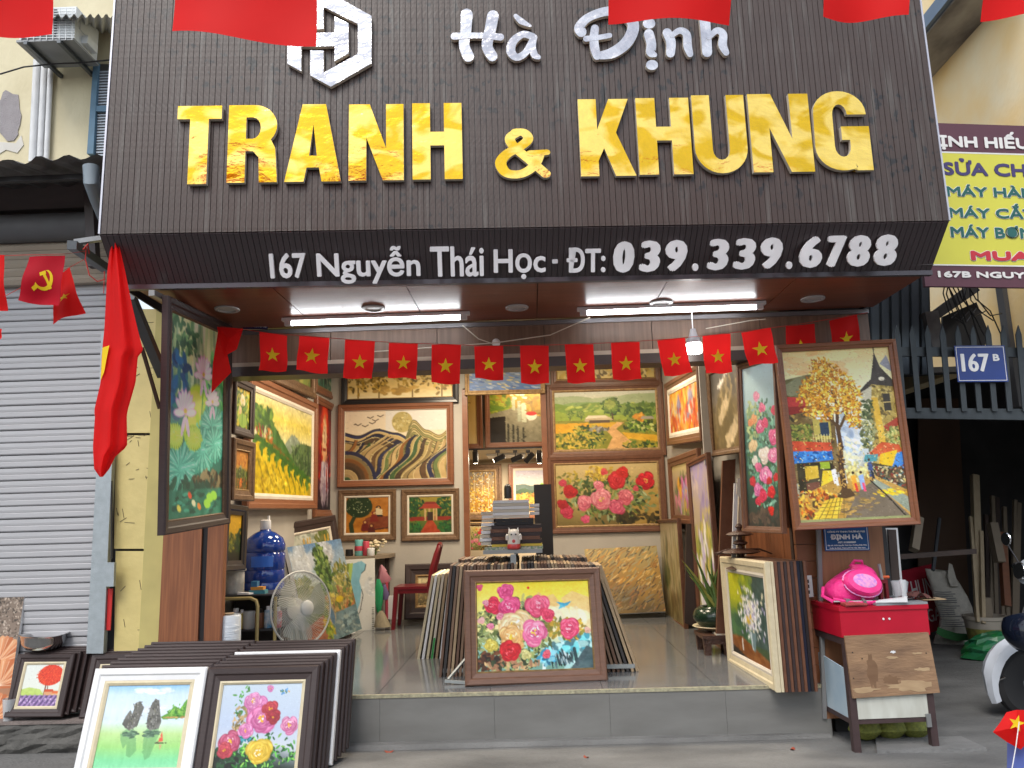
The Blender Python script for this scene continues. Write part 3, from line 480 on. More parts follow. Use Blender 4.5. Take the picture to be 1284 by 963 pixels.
def q_street(p):
    p.grad((0, 'e3c184'), (.12, 'ead2a0'), (.3, 'e9dfb4'), (.55, 'b9c4cc'), (1, '8a7a4a'), wob=.08); p.dabs(.3, .08, .4, .07, 30, ['dca864', 'e8c890'], .12, ang=0, asp=.3, al=.4)
    p.poly([(0, .17), (.25, .14), (.3, .55), (0, .6)], '6c6a44', 1, .08); p.poly([(0, .2), (.12, .16), (.22, .2), (.1, .26), (0, .28)], '7a7c5c')
    p.dabs(.55, .5, .14, .12, 50, ['a8b8cc', '8fa4c0', 'd0d4d4'], .05, al=.6)
    # left houses with awnings
    p.poly([(0, .26), (.25, .3), (.42, .34), (.42, .72), (0, .78)], '6d5a34', 1, .1); p.rdabs(0, .3, .4, .6, 120, ['4c3f24', '8a7438', 'a8924c', '34301c'], .025)
    p.poly([(0, .27), (.18, .28), (.2, .33), (0, .35)], 'a83430'); p.poly([(0, .33), (.18, .33), (.2, .36), (0, .38)], '7a241c')
    p.poly([(.22, .4), (.38, .41), (.38, .53), (.22, .53)], 'a89a4c'); p.poly([(.24, .38), (.4, .385), (.41, .415), (.26, .41)], 'c9d0d4'); p.poly([(.28, .43), (.36, .43), (.36, .51), (.28, .51)], '28384a')
    for k in range(7): p.line([(.21+.025*k, .5), (.21+.025*k, .56)], .006, 'd8d090')
    p.rdabs(.02, .44, .2, .54, 70, ['4a5a24', '6a7a34', '8a8a3c'], .02); p.poly([(0, .53), (.36, .55), (.38, .6), (0, .6)], 'b84a2c', 1, .06); p.poly([(0, .59), (.36, .6), (.37, .65), (0, .665)], '2f6fb8', 1, .06); p.rdabs(0, .6, .36, .65, 30, ['5a98d8', '1c4a8a'], .018)
    p.poly([(.03, .66), (.36, .66), (.36, .85), (.03, .88)], '3a3420', 1, .08); p.poly([(.1, .68), (.22, .68), (.22, .75), (.1, .76)], 'c8a83c', 1, .06); p.poly([(.1, .78), (.22, .77), (.22, .84), (.1, .85)], '6a4434'); p.poly(rb(.24, .66, .33, .7), '8aa02c'); p.poly([(.26, .71), (.34, .71), (.36, .82), (.2, .88)], 'd8b82c', 1, .05)
    # right tower and houses
    p.poly([(.78, .2), (1, .2), (1, .75), (.8, .72), (.72, .72), (.76, .4)], 'a08c4c', 1, .12); p.rdabs(.78, .22, 1, .55, 130, ['8a7438', 'c8b46c', '5f5230', 'b09c54'], .022)
    p.poly([(.66, .27), (.76, .21), (.8, .19), (.86, .03), (.9, .12), (1, .2), (1, .24), (.8, .22), (.72, .27)], '3f3a34', 1, .05); p.line([(.86, .05), (.86, -.0)], .008, '2a2620'); p.poly([(.9, .1), (.97, .05), (1.02, .16)], '8a8c94'); p.poly([(.68, .27), (.8, .23), (.78, .32), (.7, .33)], 'b8b49c')
    p.ell(.9, .19, .03, .02, 'd8d0b8'); p.poly(rb(.89, .28, .955, .38), '38342c'); p.line([(.89, .33), (.955, .33)], .008, 'c8b070'); p.poly([(.78, .3), (.84, .3), (.88, .7), (.82, .7)], 'c9a23c', 1, .05)
    p.poly([(.86, .47), (1, .42), (1, .47), (.9, .51)], '9a4030'); p.dabs(.95, .53, .1, .05, 70, ['5a6a34', '8a9a54', 'b8b06c'], .02); p.dabs(.7, .48, .08, .13, 150, ['5a6240', '3c4a2c', '8a8c60', 'a8a878'], .02); p.dabs(.74, .36, .06, .05, 40, ['5a6240', '3c4a2c'], .02)
    p.dabs(.54, .62, .09, .08, 60, ['cfd8d8', 'e4e0c0', 'a8bccc', 'dcd8a8'], .03, al=.7)
    p.poly([(.7, .62), (.82, .56), (.98, .58), (1, .62), (.72, .65)], 'b8502c', 1, .05)
    p.poly([(.8, .63), (.96, .61), (.9, .7), (.77, .7)], 'e0b024', 1, .05); p.poly([(.95, .63), (1, .62), (1, .72), (.88, .72)], '3c78c0', 1, .05); p.poly([(.66, .63), (.78, .63), (.76, .67), (.64, .67)], '4a8a94')
    p.poly([(.66, .67), (1, .72), (1, .86), (.72, .78)], '4c4430', 1, .1); p.rdabs(.68, .7, 1, .82, 130, ['2c2c24', 'b8a878', '7a4a34', '4a6a6c', 'd8d0b0', '8a3428'], .016)
    # ground
    p.poly([(0, .86), (.3, .78), (.5, .72), (.66, .72), (.75, .76), (1, .84), (1, 1), (0, 1)], 'b08a44', 1, .06); p.dabs(.55, .72, .14, .05, 60, ['d8cc84', 'c8c07a', 'b8b884'], .025)
    p.poly([(.4, 1), (.55, .84), (.7, .78), (1, .99), (1, 1)], '6f6454', 1, .04); p.dabs(.5, .9, .2, .06, 60, ['8a7444', 'b8924c', '6a5a48'], .03, ang=0, asp=.3)
    p.dabs(.15, .9, .2, .09, 170, ['c8641c', 'd8922c', '8a3c18', 'e8b840', '4a3c20'], .022); p.poly([(.25, .88), (.42, .86), (.34, 1), (.1, 1)], 'd8b83c', 1, .06)
    for k in range(5): p.line([(.3+.03*k, .87), (.16+.06*k, 1)], .006, '6a5420'); p.line([(.2, .9+.02*k), (.4, .89+.025*k)], .005, '7a6428')
    p.poly([(.72, .77), (1, .88), (1, .97), (.7, .79)], '8a9484', 1, .05); p.dabs(.85, .85, .14, .02, 50, ['e8c82c', 'd8b030'], .02, ang=.3, asp=.3); p.line([(.68, .78), (.8, .86), (.96, .99)], .012, '2c2820'); p.poly(rb(0, .985, 1, 1), '8a9060')
    # figures
    for x, y, a, b in ((.53, .75, 'e09a34', 'c83a2c'), (.6, .75, '8aa4d0', 'd84a6a'), (.44, .7, '9aa4a8', 'c8c8c0'), (.36, .71, 'e8e4dc', 'd8d8d0'), (.69, .68, '3a4a7a', '2a2c3a')):
        p.poly([(x-.025, y), (x+.02, y-.01), (x+.03, y+.07), (x-.01, y+.08)], a); p.poly([(x, y+.04), (x+.02, y+.04), (x+.035, y+.09), (x+.01, y+.09)], b); p.ell(x, y-.02, .014, .014, '3a2a20')
    # tree
    p.line([(.44, .85), (.43, .7), (.45, .55), (.44, .45), (.46, .35), (.43, .25)], .055, '4a3420', 1, .02); p.line([(.44, .46), (.33, .36), (.25, .3)], .03, '4f3a20', 1, .012); p.line([(.45, .48), (.56, .36), (.6, .28)], .03, '4f3a20', 1, .012); p.dabs(.44, .68, .035, .16, 60, ['8a6a34', '3c2c18', 'c8a054'], .014); p.poly([(.36, .865), (.41, .82), (.49, .82), (.53, .86), (.44, .875)], '4f3a22')
    for cx, cy, rx, ry, n in ((.43, .2, .18, .1, 150), (.28, .24, .14, .1, 130), (.2, .3, .1, .1, 80), (.6, .28, .1, .1, 110), (.36, .12, .12, .07, 80), (.6, .4, .08, .09, 80), (.33, .35, .15, .08, 80), (.5, .32, .14, .08, 60)):
        p.dabs(cx, cy, rx, ry, int(n*1.1), ['b87818', 'd8982a', 'a8661c', '8a5c20'], .015, edge=.92); p.dabs(cx, cy-.01, rx*.95, ry*.95, int(n*1.3), ['f4cc50', 'c9861c', 'e0a52c', 'f0c84c', 'a8661c', 'd8952a', 'f4dc80', '8a5c20'], .014)
def q_peony(p):
    p.grad((0, 'ecd028'), (.35, 'f0dc78'), (.6, 'ecd8a0'), (.8, '8acac8'), (1, '6f9a8c'), wob=.2)
    p.poly([(.45, .3), (.55, .12), (.6, .18), (.68, .15), (.78, .32), (.7, .45), (.4, .45)], 'd8b07c', .7, .03); p.poly([(.75, .2), (.85, .12), (1, .2), (1, .4), (.8, .4)], 'ddba84', .7, .03)
    p.dabs(.75, .45, .25, .12, 30, ['f8f0d0', 'f4e8b8'], .08, al=.5)
    p.dabs(.9, .8, .25, .2, 90, ['6cc8d0', '3c98b0', 'b8e8e8', '4a7a84'], .05); p.dabs(.7, .88, .12, .1, 80, ['2a3c40', '54707a', 'c8dce0', '182828'], .025, ang=1.3, asp=.3)
    p.line([(.58, .75), (.57, 1)], .03, 'e8f4f4', .8); p.line([(.84, .78), (.86, .95)], .03, '2c4448'); p.poly([(.83, .95), (.95, .75), (1, .78), (1, 1), (.8, 1)], '3c4c50', .9, .06)
    p.dabs(.3, .6, .34, .42, 480, ['3c4a24', '5a6a34', '7a8a4a', '2c3420', '8a9a5a', 'a8a868'], .025); p.leaves(.28, .6, .34, .4, 130, ['54643c', '3a4a2c', '8a9a64', 'a0a87a', '6a7a4c'], .06)
    p.dabs(.78, .55, .18, .14, 90, ['b8902c', 'd8b03c', '6a6a2c', '8a7a2c'], .025); p.leaves(.78, .58, .16, .13, 26, ['b0902c', '7a7a34', '54603a'], .05); p.dabs(.12, .9, .14, .1, 60, ['4a2c1c', '2a2018', '6a3c24'], .03); p.dabs(.3, .93, .25, .06, 60, ['c8a878', '34402a', 'a87a5a'], .025)
    p.dabs(.6, .85, .06, .1, 40, ['3c9cc8', '8ad0e0', '2c6c8a'], .03)
    for x, y, r, a, b, c in ((.26, .1, .07, 'c8306a', 'f46aa0', None), (.14, .27, .075, 'b81438', 'f03a5c', 'f8a0a8'), (.28, .28, .09, 'cc2c68', 'f770a2', 'fcd0dc'), (.54, .28, .095, 'd03c64', 'fa7e9c', 'fcc8d4'), (.62, .38, .06, 'c82c50', 'f05878', None), (.32, .52, .15, 'd8b070', 'fdf0cc', 'ffffff'), (.3, .63, .11, 'd89850', 'fbd89a', 'fff0d0'), (.5, .58, .11, 'd04880', 'fcaec8', 'ffffff'), (.8, .55, .085, 'd0305c', 'f87898', 'fcd0d8'), (.28, .78, .085, 'a81420', 'ec3038', 'f87078'), (.12, .72, .055, 'b8a034', 'e8dc6c', 'f4f0a0'), (.42, .83, .045, 'b8b060', 'e0dca0', None), (.03, .05, .03, 'c8305a', 'f06a90', None), (.6, .83, .035, 'c83a50', 'f07a8a', None), (.97, .58, .03, 'd8a088', 'f0c0b0', None), (.12, .5, .03, 'd05a80', 'f0a0b8', None), (.2, .39, .03, 'd05a80', 'f4a8b8', None), (.08, .23, .028, 'd0708a', 'f0b0c0', None), (.04, .43, .03, 'e09a9a', 'f8c8c0', None)):
        p.bloom(x, y, r*1.2, a, b, c, 'f0c838' if r > .1 else None, k=5 if r > .08 else 3)
    p.poly([(.7, .24), (.78, .26), (.84, .24), (.8, .29), (.76, .3)], '3c9cc0'); p.poly([(.74, .27), (.72, .33), (.78, .3)], '5cb8d0'); p.ell(.46, .07, .012, .012, 'e0401c'); p.tex(.03, 60, 60)
def q_bay(p):
    p.grad((0, '8cc0ea'), (.12, 'c8e0f2'), (.3, 'd6e8f4'), (.43, 'cfe0ea'), (.45, 'd6ecec'), (.6, 'b8dc90'), (.75, '9cd67c'), (.9, '7ed69a'), (1, '8adaa8'), wob=.03)
    p.dabs(.55, .08, .25, .03, 24, ['f0f6fc'], .06, ang=0, asp=.25, al=.5); p.dabs(.6, .3, .3, .05, 20, ['e8f0f8'], .08, ang=0, asp=.2, al=.5)
    p.poly([(.7, .4), (.8, .34), (.84, .26), (.88, .28), (.92, .32), (.96, .22), (1, .18), (1, .41), (.74, .43)], '5a9a34', 1, .05); p.dabs(.9, .33, .12, .08, 60, ['6aae3c', '3c7a2c', '8ac04c'], .02); p.rdabs(.72, .4, 1, .415, 26, ['d0a060', 'b8884c'], .02, ang=0, asp=.3)
    for pts in ([(.25, .48), (.27, .4), (.32, .3), (.35, .36), (.37, .22), (.42, .2), (.48, .28), (.46, .38), (.44, .5), (.35, .56)], [(.55, .52), (.54, .4), (.56, .25), (.6, .17), (.65, .2), (.68, .32), (.72, .46), (.7, .54), (.6, .56)]):
        cx = sum(q[0] for q in pts)/len(pts)
        p.poly([(x, 1.08-y*1.02) for x, y in pts if y > .0], '5f9a64', .55)
        p.poly(pts, '6a6a64', 1, .1)
        for _ in range(110):
            x = p.r.gauss(cx, .06); y = p.r.uniform(.2, .54); p.ell(x, y, .012, .006, p.r.choice(['8a8a84', '50504c', 'b0b0a8', '3a3a38', '74745c']), 1.4, .8) if abs(x-cx) < (.06 if y > .35 else .035) else None
    p.dabs(.38, .6, .1, .04, 30, ['4a6a54', '6a8a70'], .03, ang=0, asp=.3); p.dabs(.62, .6, .1, .04, 30, ['4a6a54', '6a8a70'], .03, ang=0, asp=.3)
    p.poly([(.72, .7), (.75, .57), (.78, .69)], 'e0604a'); p.line([(.69, .71), (.82, .71)], .012, '3c3a2a'); p.poly([(.74, .73), (.77, .73), (.76, .8)], 'e0907a', .7); p.tex(.02, 50, 12)
def q_pinkpeony(p):
    p.grad((0, 'c3d3e2'), (.5, 'b9c8e0'), (.75, 'c8d0dc'), (1, '1c2a24'), wob=.1)
    p.dabs(.3, .9, .4, .14, 150, ['1c3a24', '142018', '2c5a34'], .05); p.leaves(.55, .8, .46, .2, 170, ['3c8a34', '5aaa44', '2a6a2c', '8ac858', '1c4a24'], .06); p.leaves(.3, .25, .2, .2, 40, ['3c7a34', '5a9a4c'], .06); p.dabs(.28, .42, .12, .16, 60, ['a88a5c', 'c8a878', '7a6a3c'], .025); p.dabs(.35, .62, .1, .08, 50, ['2a7a8a', '48a0b0', '1c5a6a'], .025)
    for x, y, r, a, b in ((.47, .28, .13, 'c85a9c', 'f6a8d8'), (.4, .2, .1, 'cc68a4', 'fab8e0'), (.53, .42, .15, 'c0508c', 'f29aca'), (.63, .3, .09, 'a82c3c', 'd85058'), (.68, .4, .08, '8a1c2c', 'c03a48'), (.17, .68, .12, 'b03a5c', 'e880a4'), (.12, .78, .09, 'a82c3c', 'e0606c'), (.35, .55, .09, 'c85a9c', 'f6b0d8'), (.88, .5, .1, 'c05088', 'f8c0dc'), (.55, .8, .14, 'd8a820', 'fbe060'), (.6, .06, .04, 'c060a0', 'eaa0d0')):
        p.bloom(x, y, r*1.25, a, b, 'ffffff' if r > .09 else None, 'e8b020', k=5)
    p.dabs(.78, .1, .06, .03, 14, ['5a9ad8', 'e0a030', '4a7a3c'], .02)
def q_redtree(p):
    p.grad((0, 'dde2dc'), (.6, 'dfe4d8'), (.75, 'b8c880'), (1, '8a70a0')); p.poly([(0, .6), (.2, .55), (.5, .6), (.6, .72), (0, .75)], 'b5cf62', .9, .04)
    p.line([(.62, .72), (.63, .5)], .03, '6a2c1c'); p.line([(.7, .72), (.68, .5)], .02, '6a2c1c')
    p.ell(.7, .26, .34, .26, 'dc3a18', 0, 1, .1)
    for _ in range(230): a = p.r.uniform(0, 6.283); q = p.r.uniform(.2, 1.08); p.line([(.7+math.cos(a)*.31*q, .26+math.sin(a)*.21*q), (.7+math.cos(a)*.36*q, .26+math.sin(a)*.25*q)], .012, p.r.choice(['e84a20', 'c82c14', 'f06a34', 'b02410']))
    p.poly([(.6, .66), (.64, .6), (.84, .6), (.88, .66)], 'c8502c'); p.poly(rb(.62, .66, .86, .76), 'd8a070'); p.poly([(.82, .7), (.86, .64), (1, .64), (1, .7)], 'e0703c'); p.poly(rb(.84, .7, 1, .78), 'e0b484'); p.poly(rb(0, .74, 1, 1), '5f4a78', 1, .04)
    for k in range(12): x = -.3+.13*k; p.line([(x, 1), (x+.18, .75)], .05, 'a080b8'); p.dabs(x+.09, .87, .05, .08, 12, ['c8a8d8', '7a5a98', 'e0c8e8'], .02)
def p_poppy(p):
    p.grad((0, '7a6a5c'), (.5, '8a786a'), (1, 'c87a4c')); p.rdabs(0, 0, 1, .42, 520, ['a89888', '5a4c40', 'c0b0a0', '6f6054', '3c342c'], .03)
    for cx, cy, r in ((.65, .48, .5), (.3, .62, .45), (.75, .66, .5), (.2, .85, .5), (.7, .92, .5)):
        for k in range(17):
            a = math.pi+k*math.pi/16; p.line([(cx, cy+.08), (cx+math.cos(a)*r, cy+.08+math.sin(a)*r*p.asp)], r*.2, hx(['d88a5c', 'c06a3c', 'e8a878'][k % 3]), .9, r*.24)
        for k in range(13):
            a = math.pi+k*math.pi/12; p.line([(cx, cy+.08), (cx+math.cos(a)*r, cy+.08+math.sin(a)*r*p.asp)], .012, 'f4dcc0', .7)
def q_river(p):
    p.grad((0, '6f96c0'), (.15, '9ab4cc'), (.4, 'b8c4c0'), (.5, '7a8a54'), (1, '4c5c3c'), wob=.1); p.dabs(.2, .15, .2, .1, 40, ['d8dcdc', 'c8d0d8'], .07, al=.6); p.dabs(.65, .12, .12, .15, 40, ['e0e0dc', 'c8d0d8'], .06, al=.6)
    p.dabs(.85, .4, .2, .15, 130, ['7a8a44', 'a09a54', '5a6a34', 'c8b86c'], .03); p.dabs(.1, .42, .15, .1, 80, ['6a7a3c', '8a8a4c'], .03); p.line([(.53, .75), (.54, .3)], .04, '5a4a3c')
    p.dabs(.53, .28, .14, .24, 260, ['3a5a2c', '55783a', '7a9a4c', '2a4424', '94ac5c'], .03); p.line([(.7, .8), (.72, .5)], .05, 'a87a54'); p.line([(.78, .8), (.78, .52)], .035, 'b08a64')
    p.rdabs(.45, .55, 1, .8, 240, ['a88a4c', '6a7a3c', 'c0a86c', '4c5c34', 'b8784c', 'd0c060'], .03); p.poly([(.45, .75), (1, .72), (1, 1), (.4, 1)], '6f8a90', 1, .07); p.dabs(.8, .88, .25, .1, 60, ['8aa4a8', '54707a', 'a8b8b0'], .05, ang=0, asp=.3)
    p.poly([(0, .8), (.35, .72), (.38, 1), (0, 1)], 'a86a50', 1, .06); p.dabs(.4, .85, .08, .13, 60, ['6a8034', '9aa83c', 'c8a83c'], .03); p.ell(.5, .74, .07, .1, 'a89a7c'); p.ell(.5, .76, .045, .08, '5a7a94'); p.ell(.7, .62, .08, .03, 'd8b82c')
def q_wheat(p):
    p.grad((0, 'c8c8b8'), (.4, '9aa094'), (1, '8a8a7a')); p.rdabs(0, 0, 1, 1, 260, ['a8a89a', '7a8474', 'c0c0b0', '8a9080'], .05, al=.6); p.dabs(.85, .15, .15, .2, 60, ['5a6a34', '7a7a44'], .05)
    for x in (.42, .5, .55, .88, .95): p.line([(x, .45), (x+.01, .08)], .025, 'c89a3c'); p.line([(x+.02, .5), (x, .2)], .02, 'c8582c', .7)
def q_mural(p):
    p.grad((0, 'd9d8d0'), (1, 'd0d0ca')); p.dabs(.85, .4, .25, .12, 40, ['e4e4de', 'c4c8c8'], .1, al=.7)
    p.poly([(0, .06), (.18, .05), (.22, .2), (.15, .55), (0, .6)], '7a8434', 1, .06); p.poly([(.15, .06), (.28, .05), (.2, .5), (.1, .55)], 'a8c060')
    p.poly([(.28, .06), (.55, .03), (.7, .08), (.66, .16), (.55, .2), (.48, .3), (.55, .42), (.5, .6), (.4, .72), (.3, .82), (.1, .95), (.08, .7), (.14, .55)], '7fb4c4', 1, .03); p.line([(.7, .08), (.66, .16), (.55, .2)], .02, '2a2a2a'); p.line([(.55, .42), (.6, .5), (.5, .72), (.1, .97)], .02, '3a3a3a')
    for k in range(11): p.poly(rb(.88, .68+.028*k, .95, .69+.028*k), '33322e')
def p_pale(p):
    p.grad((0, 'd8c89c'), (.5, '8a7a5a'), (1, '6a5c40'), wob=.2); p.rdabs(0, .2, 1, 1, 90, ['a08a5c', '5a4c34', 'b8a070'], .06); p.dabs(.5, .1, .5, .08, 20, ['ecd8a0'], .08)
def p_hill(p):
    p.grad((0, 'e8dca0'), (.5, 'd8c870'), (1, '8a8a4c')); p.dabs(.5, .7, .5, .3, 90, ['7a8a44', 'a8a054', '5a6a3c'], .07)
def p_teal(p):
    p.grad((0, '7a8a74'), (1, '3c5a50'), wob=.3); p.dabs(.5, .6, .5, .4, 120, ['3c6a5c', '5a8a70', 'a0a888', '2a443c'], .07)
def p_housetop(p):
    p.grad((0, 'c8b070'), (1, 'e8d080')); p.rdabs(0, 0, 1, 1, 160, ['b89a4c', 'e8c860', '6a5a34', 'f0e0a0'], .03)
    p.poly(rb(.1, .1, .3, .9), '6a4a34'); p.poly(rb(.14, .3, .2, .7), 'e8d890')
def p_lotus(p): q_lotus(p); p.imp(700, .018, .1); p.a *= 1.28
def p_terrace(p): q_terrace(p); p.imp(1500, .018); p.a *= .92
def p_village(p): q_village(p); p.imp(900, .014)
def p_roses(p): q_roses(p); p.imp(500, .014)
def p_street(p): q_street(p); p.imp(4200, .009, .27); p.rdabs(0, .5, .42, .86, 160, ['2c2418', 'c8b45c', '5a4a28', '8a3c24', 'd8cc90'], .008); p.rdabs(.62, .45, 1, .8, 170, ['2c2418', 'c8b45c', '5a4a28', '6a7a48', 'd8cc90'], .008); p.a *= 1.2
def p_peony(p): q_peony(p); p.imp(700, .01, .08); p.a *= 1.13
def p_bay(p): q_bay(p); p.imp(500, .02, .05)
def p_pinkpeony(p): q_pinkpeony(p); p.imp(400, .014, .08)
def p_river(p): q_river(p); p.imp(1500, .018, .2); p.a *= .84
def p_climb(p): q_climb(p); p.imp(600, .02); p.a *= 1.1
def p_waves(p): q_waves(p); p.imp(500, .014, .08)
def p_still(p): q_still(p); p.imp(500, .03)
def p_meadow(p): q_meadow(p); p.imp(300, .03)
def p_lacquertree(p): q_lacquertree(p); p.imp(200, .03)
def p_lacquergate(p): q_lacquergate(p); p.imp(200, .03)
def p_vase(p): q_vase(p); p.imp(500, .025)
def p_drum(p): q_drum(p); p.imp(400, .05)
def p_redtree(p): q_redtree(p); p.imp(250, .02)
def p_wheat(p): q_wheat(p); p.imp(200, .03)
def p_mural(p): q_mural(p); p.imp(150, .04, .05)
def p_orange(p): q_orange(p); p.imp(300, .04)
def p_darkyellow(p): q_darkyellow(p); p.imp(150, .05)
def p_portrait(p): q_portrait(p); p.imp(200, .08)
# ================================================= ground and walls
CONC = mat('concrete_pavement', (.20, .20, .193), .82, 0, (.09, .09, .088), (1, 2.2, 1), 1.7, .5, .7, 26, 9)
CONCD = mat('dark_concrete', (.13, .125, .115), .9, 0, (.06, .06, .056), (1, 1, 1), 4, .6, .9, 18, 9)
ASPH = mat('asphalt', (.17, .17, .17), .9, 0, (.12, .12, .12), (1, 1, 1), 3, .5, .6, 90)
mb = MB(); mb.add([(-80, -90, -.13), (80, -90, -.13), (80, 120, -.13), (-80, 120, -.13)], [(0, 1, 2, 3)]); struct('ground', mb, ASPH)
mb = MB(); mb.box((-14, 2.6, -.128), (14, 11.2, 0)); struct('pavement', mb, CONC)
mb = MB(); mb.box((-14, 2.45, -.127), (14, 2.6, .004)); struct('kerb', mb, CONCD)
mb = MB()                                                           # thin concrete lip along the foot of the step, and the joint lines of the paving
mb.hexa([(-1.45, 5.60, .001), (2.0, 5.66, .001), (2.0, 5.75, .001), (-1.45, 5.70, .001)], [(-1.45, 5.63, .03), (2.0, 5.69, .022), (2.0, 5.75, .03), (-1.45, 5.70, .03)]); struct('mortar_lip', mb, CONC)
PSL = mat('paving_slab', (.22, .22, .215), .78, 0, (.13, .13, .127), (1, 2, 1), 3, .5, .5, 40, 9)
p = [PZ(x, y, 0) for x, y in ((1098, 929), (1206, 927), (1238, 942), (1100, 945))]
mb = MB(); mb.hexa([q+Vector((0, 0, .0)) for q in p][::-1], [q+Vector((0, 0, .02)) for q in p][::-1]); one('drain_cover', 'pale square concrete drain cover let into the pavement below the red tool box table', 'drain cover', mb, PSL)

# shop floor platform with glossy tiles
TILEF = mat('floor_tile_grey', (.15, .158, .168), .12, 0, (.115, .122, .13), (2, 2, 2), 2, .8, .015, 3)
RISER = mat('step_tile_grey', (.21, .21, .20), .33, 0, (.145, .143, .135), (1.2, 1.2, 4), 2.4, .7, .05, 9, 9)
GROUT = mat('grout', (.2, .2, .19), .9)
xs0, xs1 = -2.75, 2.02
mb = MB(); mb.box((xs0, YF+.012, 0), (xs1, 14.5, FL-.012)); sf = struct('shop_floor', mb, GROUT)
def piece(name, a, b, ms, par): mb = MB(); mb.box(a, b); return mb.build(name, ms, par, True)
k = 0
for i in range(6):
    for j in range(11):
        x0 = xs0+i*.8; x1 = min(x0+.8, xs1)
        piece('floor_tile', (x0+.002, YF+.012+j*.8+.002, FL-.012), (x1-.002, YF+.012+(j+1)*.8-.002, FL+.0004*((i+j) % 2)), TILEF, sf)
for i in range(6):
    x0 = xs0+.0+i*.81; x1 = min(x0+.81, xs1); piece('step_tile', (x0+.0008, YF, .0), (x1-.0008, YF+.011, FL-.024), RISER, sf)
YEL = mat('worn_edge_strip', (.50, .47, .30), .6, 0, (.22, .2, .15), (14, 14, 14), 3, .5, .4)
piece('edge_strip', (xs0, YF-.006, FL-.022), (xs1, YF+.012, FL+.002), YEL, sf)
# left platform
mb = MB(); mb.box((-9, 5.74, 0), (-2.76, 6.3, .2)); pl = struct('left_platform', mb, CONCD)
rr = random.Random(5); mb = MB(); n = 60; vs = []; fs = []
for j in range(7):
    for i in range(n+1): vs.append((-9+6.24*i/n, 5.735-rr.uniform(0, .035)*(1 if 0 < j < 6 else .2), .2*j/6+.001))
fs = [(j*(n+1)+i, j*(n+1)+i+1, (j+1)*(n+1)+i+1, (j+1)*(n+1)+i) for j in range(6) for i in range(n)]; mb.add(vs, fs); mb.build('rough_edge', CONCD, pl)
mb = MB(); mb.box((-9, 5.72, .196), (-2.77, 6.3, .215)); mb.build('platform_top', mat('pink_concrete', (.22, .18, .165), .85, 0, (.13, .11, .1), (1, 1, 1), 5, .6, .4), pl)

# houses across the street, behind the camera: they are what the gilded letters mirror
oh = [(-16, -7.5, 4.8, (.45, .38, .25)), (-7.4, -2.2, 6.2, (.38, .36, .33)), (-2.1, 3.1, 4.2, (.5, .46, .38)), (3.2, 8.9, 6.8, (.33, .25, .17)), (9, 17, 5, (.42, .42, .38))]
for k, (x0, x1, h, c) in enumerate(oh):
    t = thing('street_house', ['cream house across the street, leftmost of five behind the camera', 'tall grey house across the street, second of five behind the camera', 'lowest cream house across the street behind the camera', 'tallest brown house across the street behind the camera', 'pale green-grey house across the street, last of five behind the camera'][k], 'house', ((x0+x1)/2, -13, 0), 'houses across the street')
    mb = MB(); mb.box((x0, -20, -.12), (x1, -13, h)); mb.build('wall', mat('street_wall_%s' % ['cream', 'grey', 'pale', 'brown', 'green'][k], c, .85), t, True)
    for fl_ in range(max(1, int(h//3.1))):
        for j in range(int((x1-x0)//1.7)): mb = MB(); xx = x0+.5+j*1.7; mb.box((xx, -13.0, .9+fl_*3.1), (xx+1., -12.96, 2.5+fl_*3.1)); mb.build('window', BLKF, t, True)

# ================================================= the shop
WALLP = mat('grey_plaster', (.46, .43, .38), .75, 0, (.38, .35, .31), (1, 1, 1), 3, .7, .08, 40)
BACKW = mat('cream_plaster', (.62, .52, .38), .75, 0, (.52, .43, .3), (1, 1, 1), 3, .7)
DARK = mat('dark_grey', (.075, .073, .072), .8, 0, (.035, .034, .035), (1, 1, 1), 3, .7)  # dark grey, mottled at random, for walls, recesses and backings
shop = thing('shop_building', 'open shop room with grey walls hung with paintings behind the wooden header', 'shop', (0, YF, 0))
XL, YB, ZC = -2.62, 9.9, 3.62
dxl, dxr = PY(582, 600, YB).x, PY(687, 600, YB).x
piece('wall', (XL-.1, 5.9, 0), (XL, YB+.12, ZC), WALLP, shop)
piece('wall', (XL, YB, 0), (dxl, YB+.12, ZC), WALLP, shop)
piece('wall', (dxr, YB, 0), (2.1, YB+.12, ZC), WALLP, shop)
zd = PY(640, 487, YB).z
piece('wall', (dxl, YB, zd+.02), (dxr, YB+.12, ZC), WALLP, shop)
xr0 = PY(838, 600, YB).x
mb = MB(); mb.hexa([Vector((xr0, YB, 0)), Vector((1.98, 5.85, 0)), Vector((2.12, 5.85, 0)), Vector((2.12, YB, 0))], [Vector((xr0, YB, ZC)), Vector((1.98, 5.85, ZC)), Vector((2.12, 5.85, ZC)), Vector((2.12, YB, ZC))]); mb.build('wall', WALLP, shop, True)
piece('ceiling', (XL-.1, 5.86, ZC), (2.12, 14.5, ZC+.1), WALLP, shop)
# back room
piece('wall', (-2.2, 13.2, 0), (2.1, 13.3, ZC), BACKW, shop); piece('wall', (-2.3, YB+.12, 0), (-2.2, 13.3, ZC), BACKW, shop); piece('wall', (2.0, YB+.12, 0), (2.1, 13.3, ZC), BACKW, shop)
zb = PY(640, 563, 11.2).z
piece('wall', (-2.2, 11.2, zb), (2.0, 11.3, ZC), BACKW, shop)        # face of the low loft in the back room
piece('loft_ceiling', (-2.2, 11.3, zb), (2.0, 13.2, zb+.06), BACKW, shop)
piece('door_frame', (dxl-.01, YB-.02, FL), (dxl+.06, YB+.1, zd), COPPER, shop); piece('door_frame', (dxr-.06, YB-.02, FL), (dxr+.01, YB+.1, zd), COPPER, shop); 
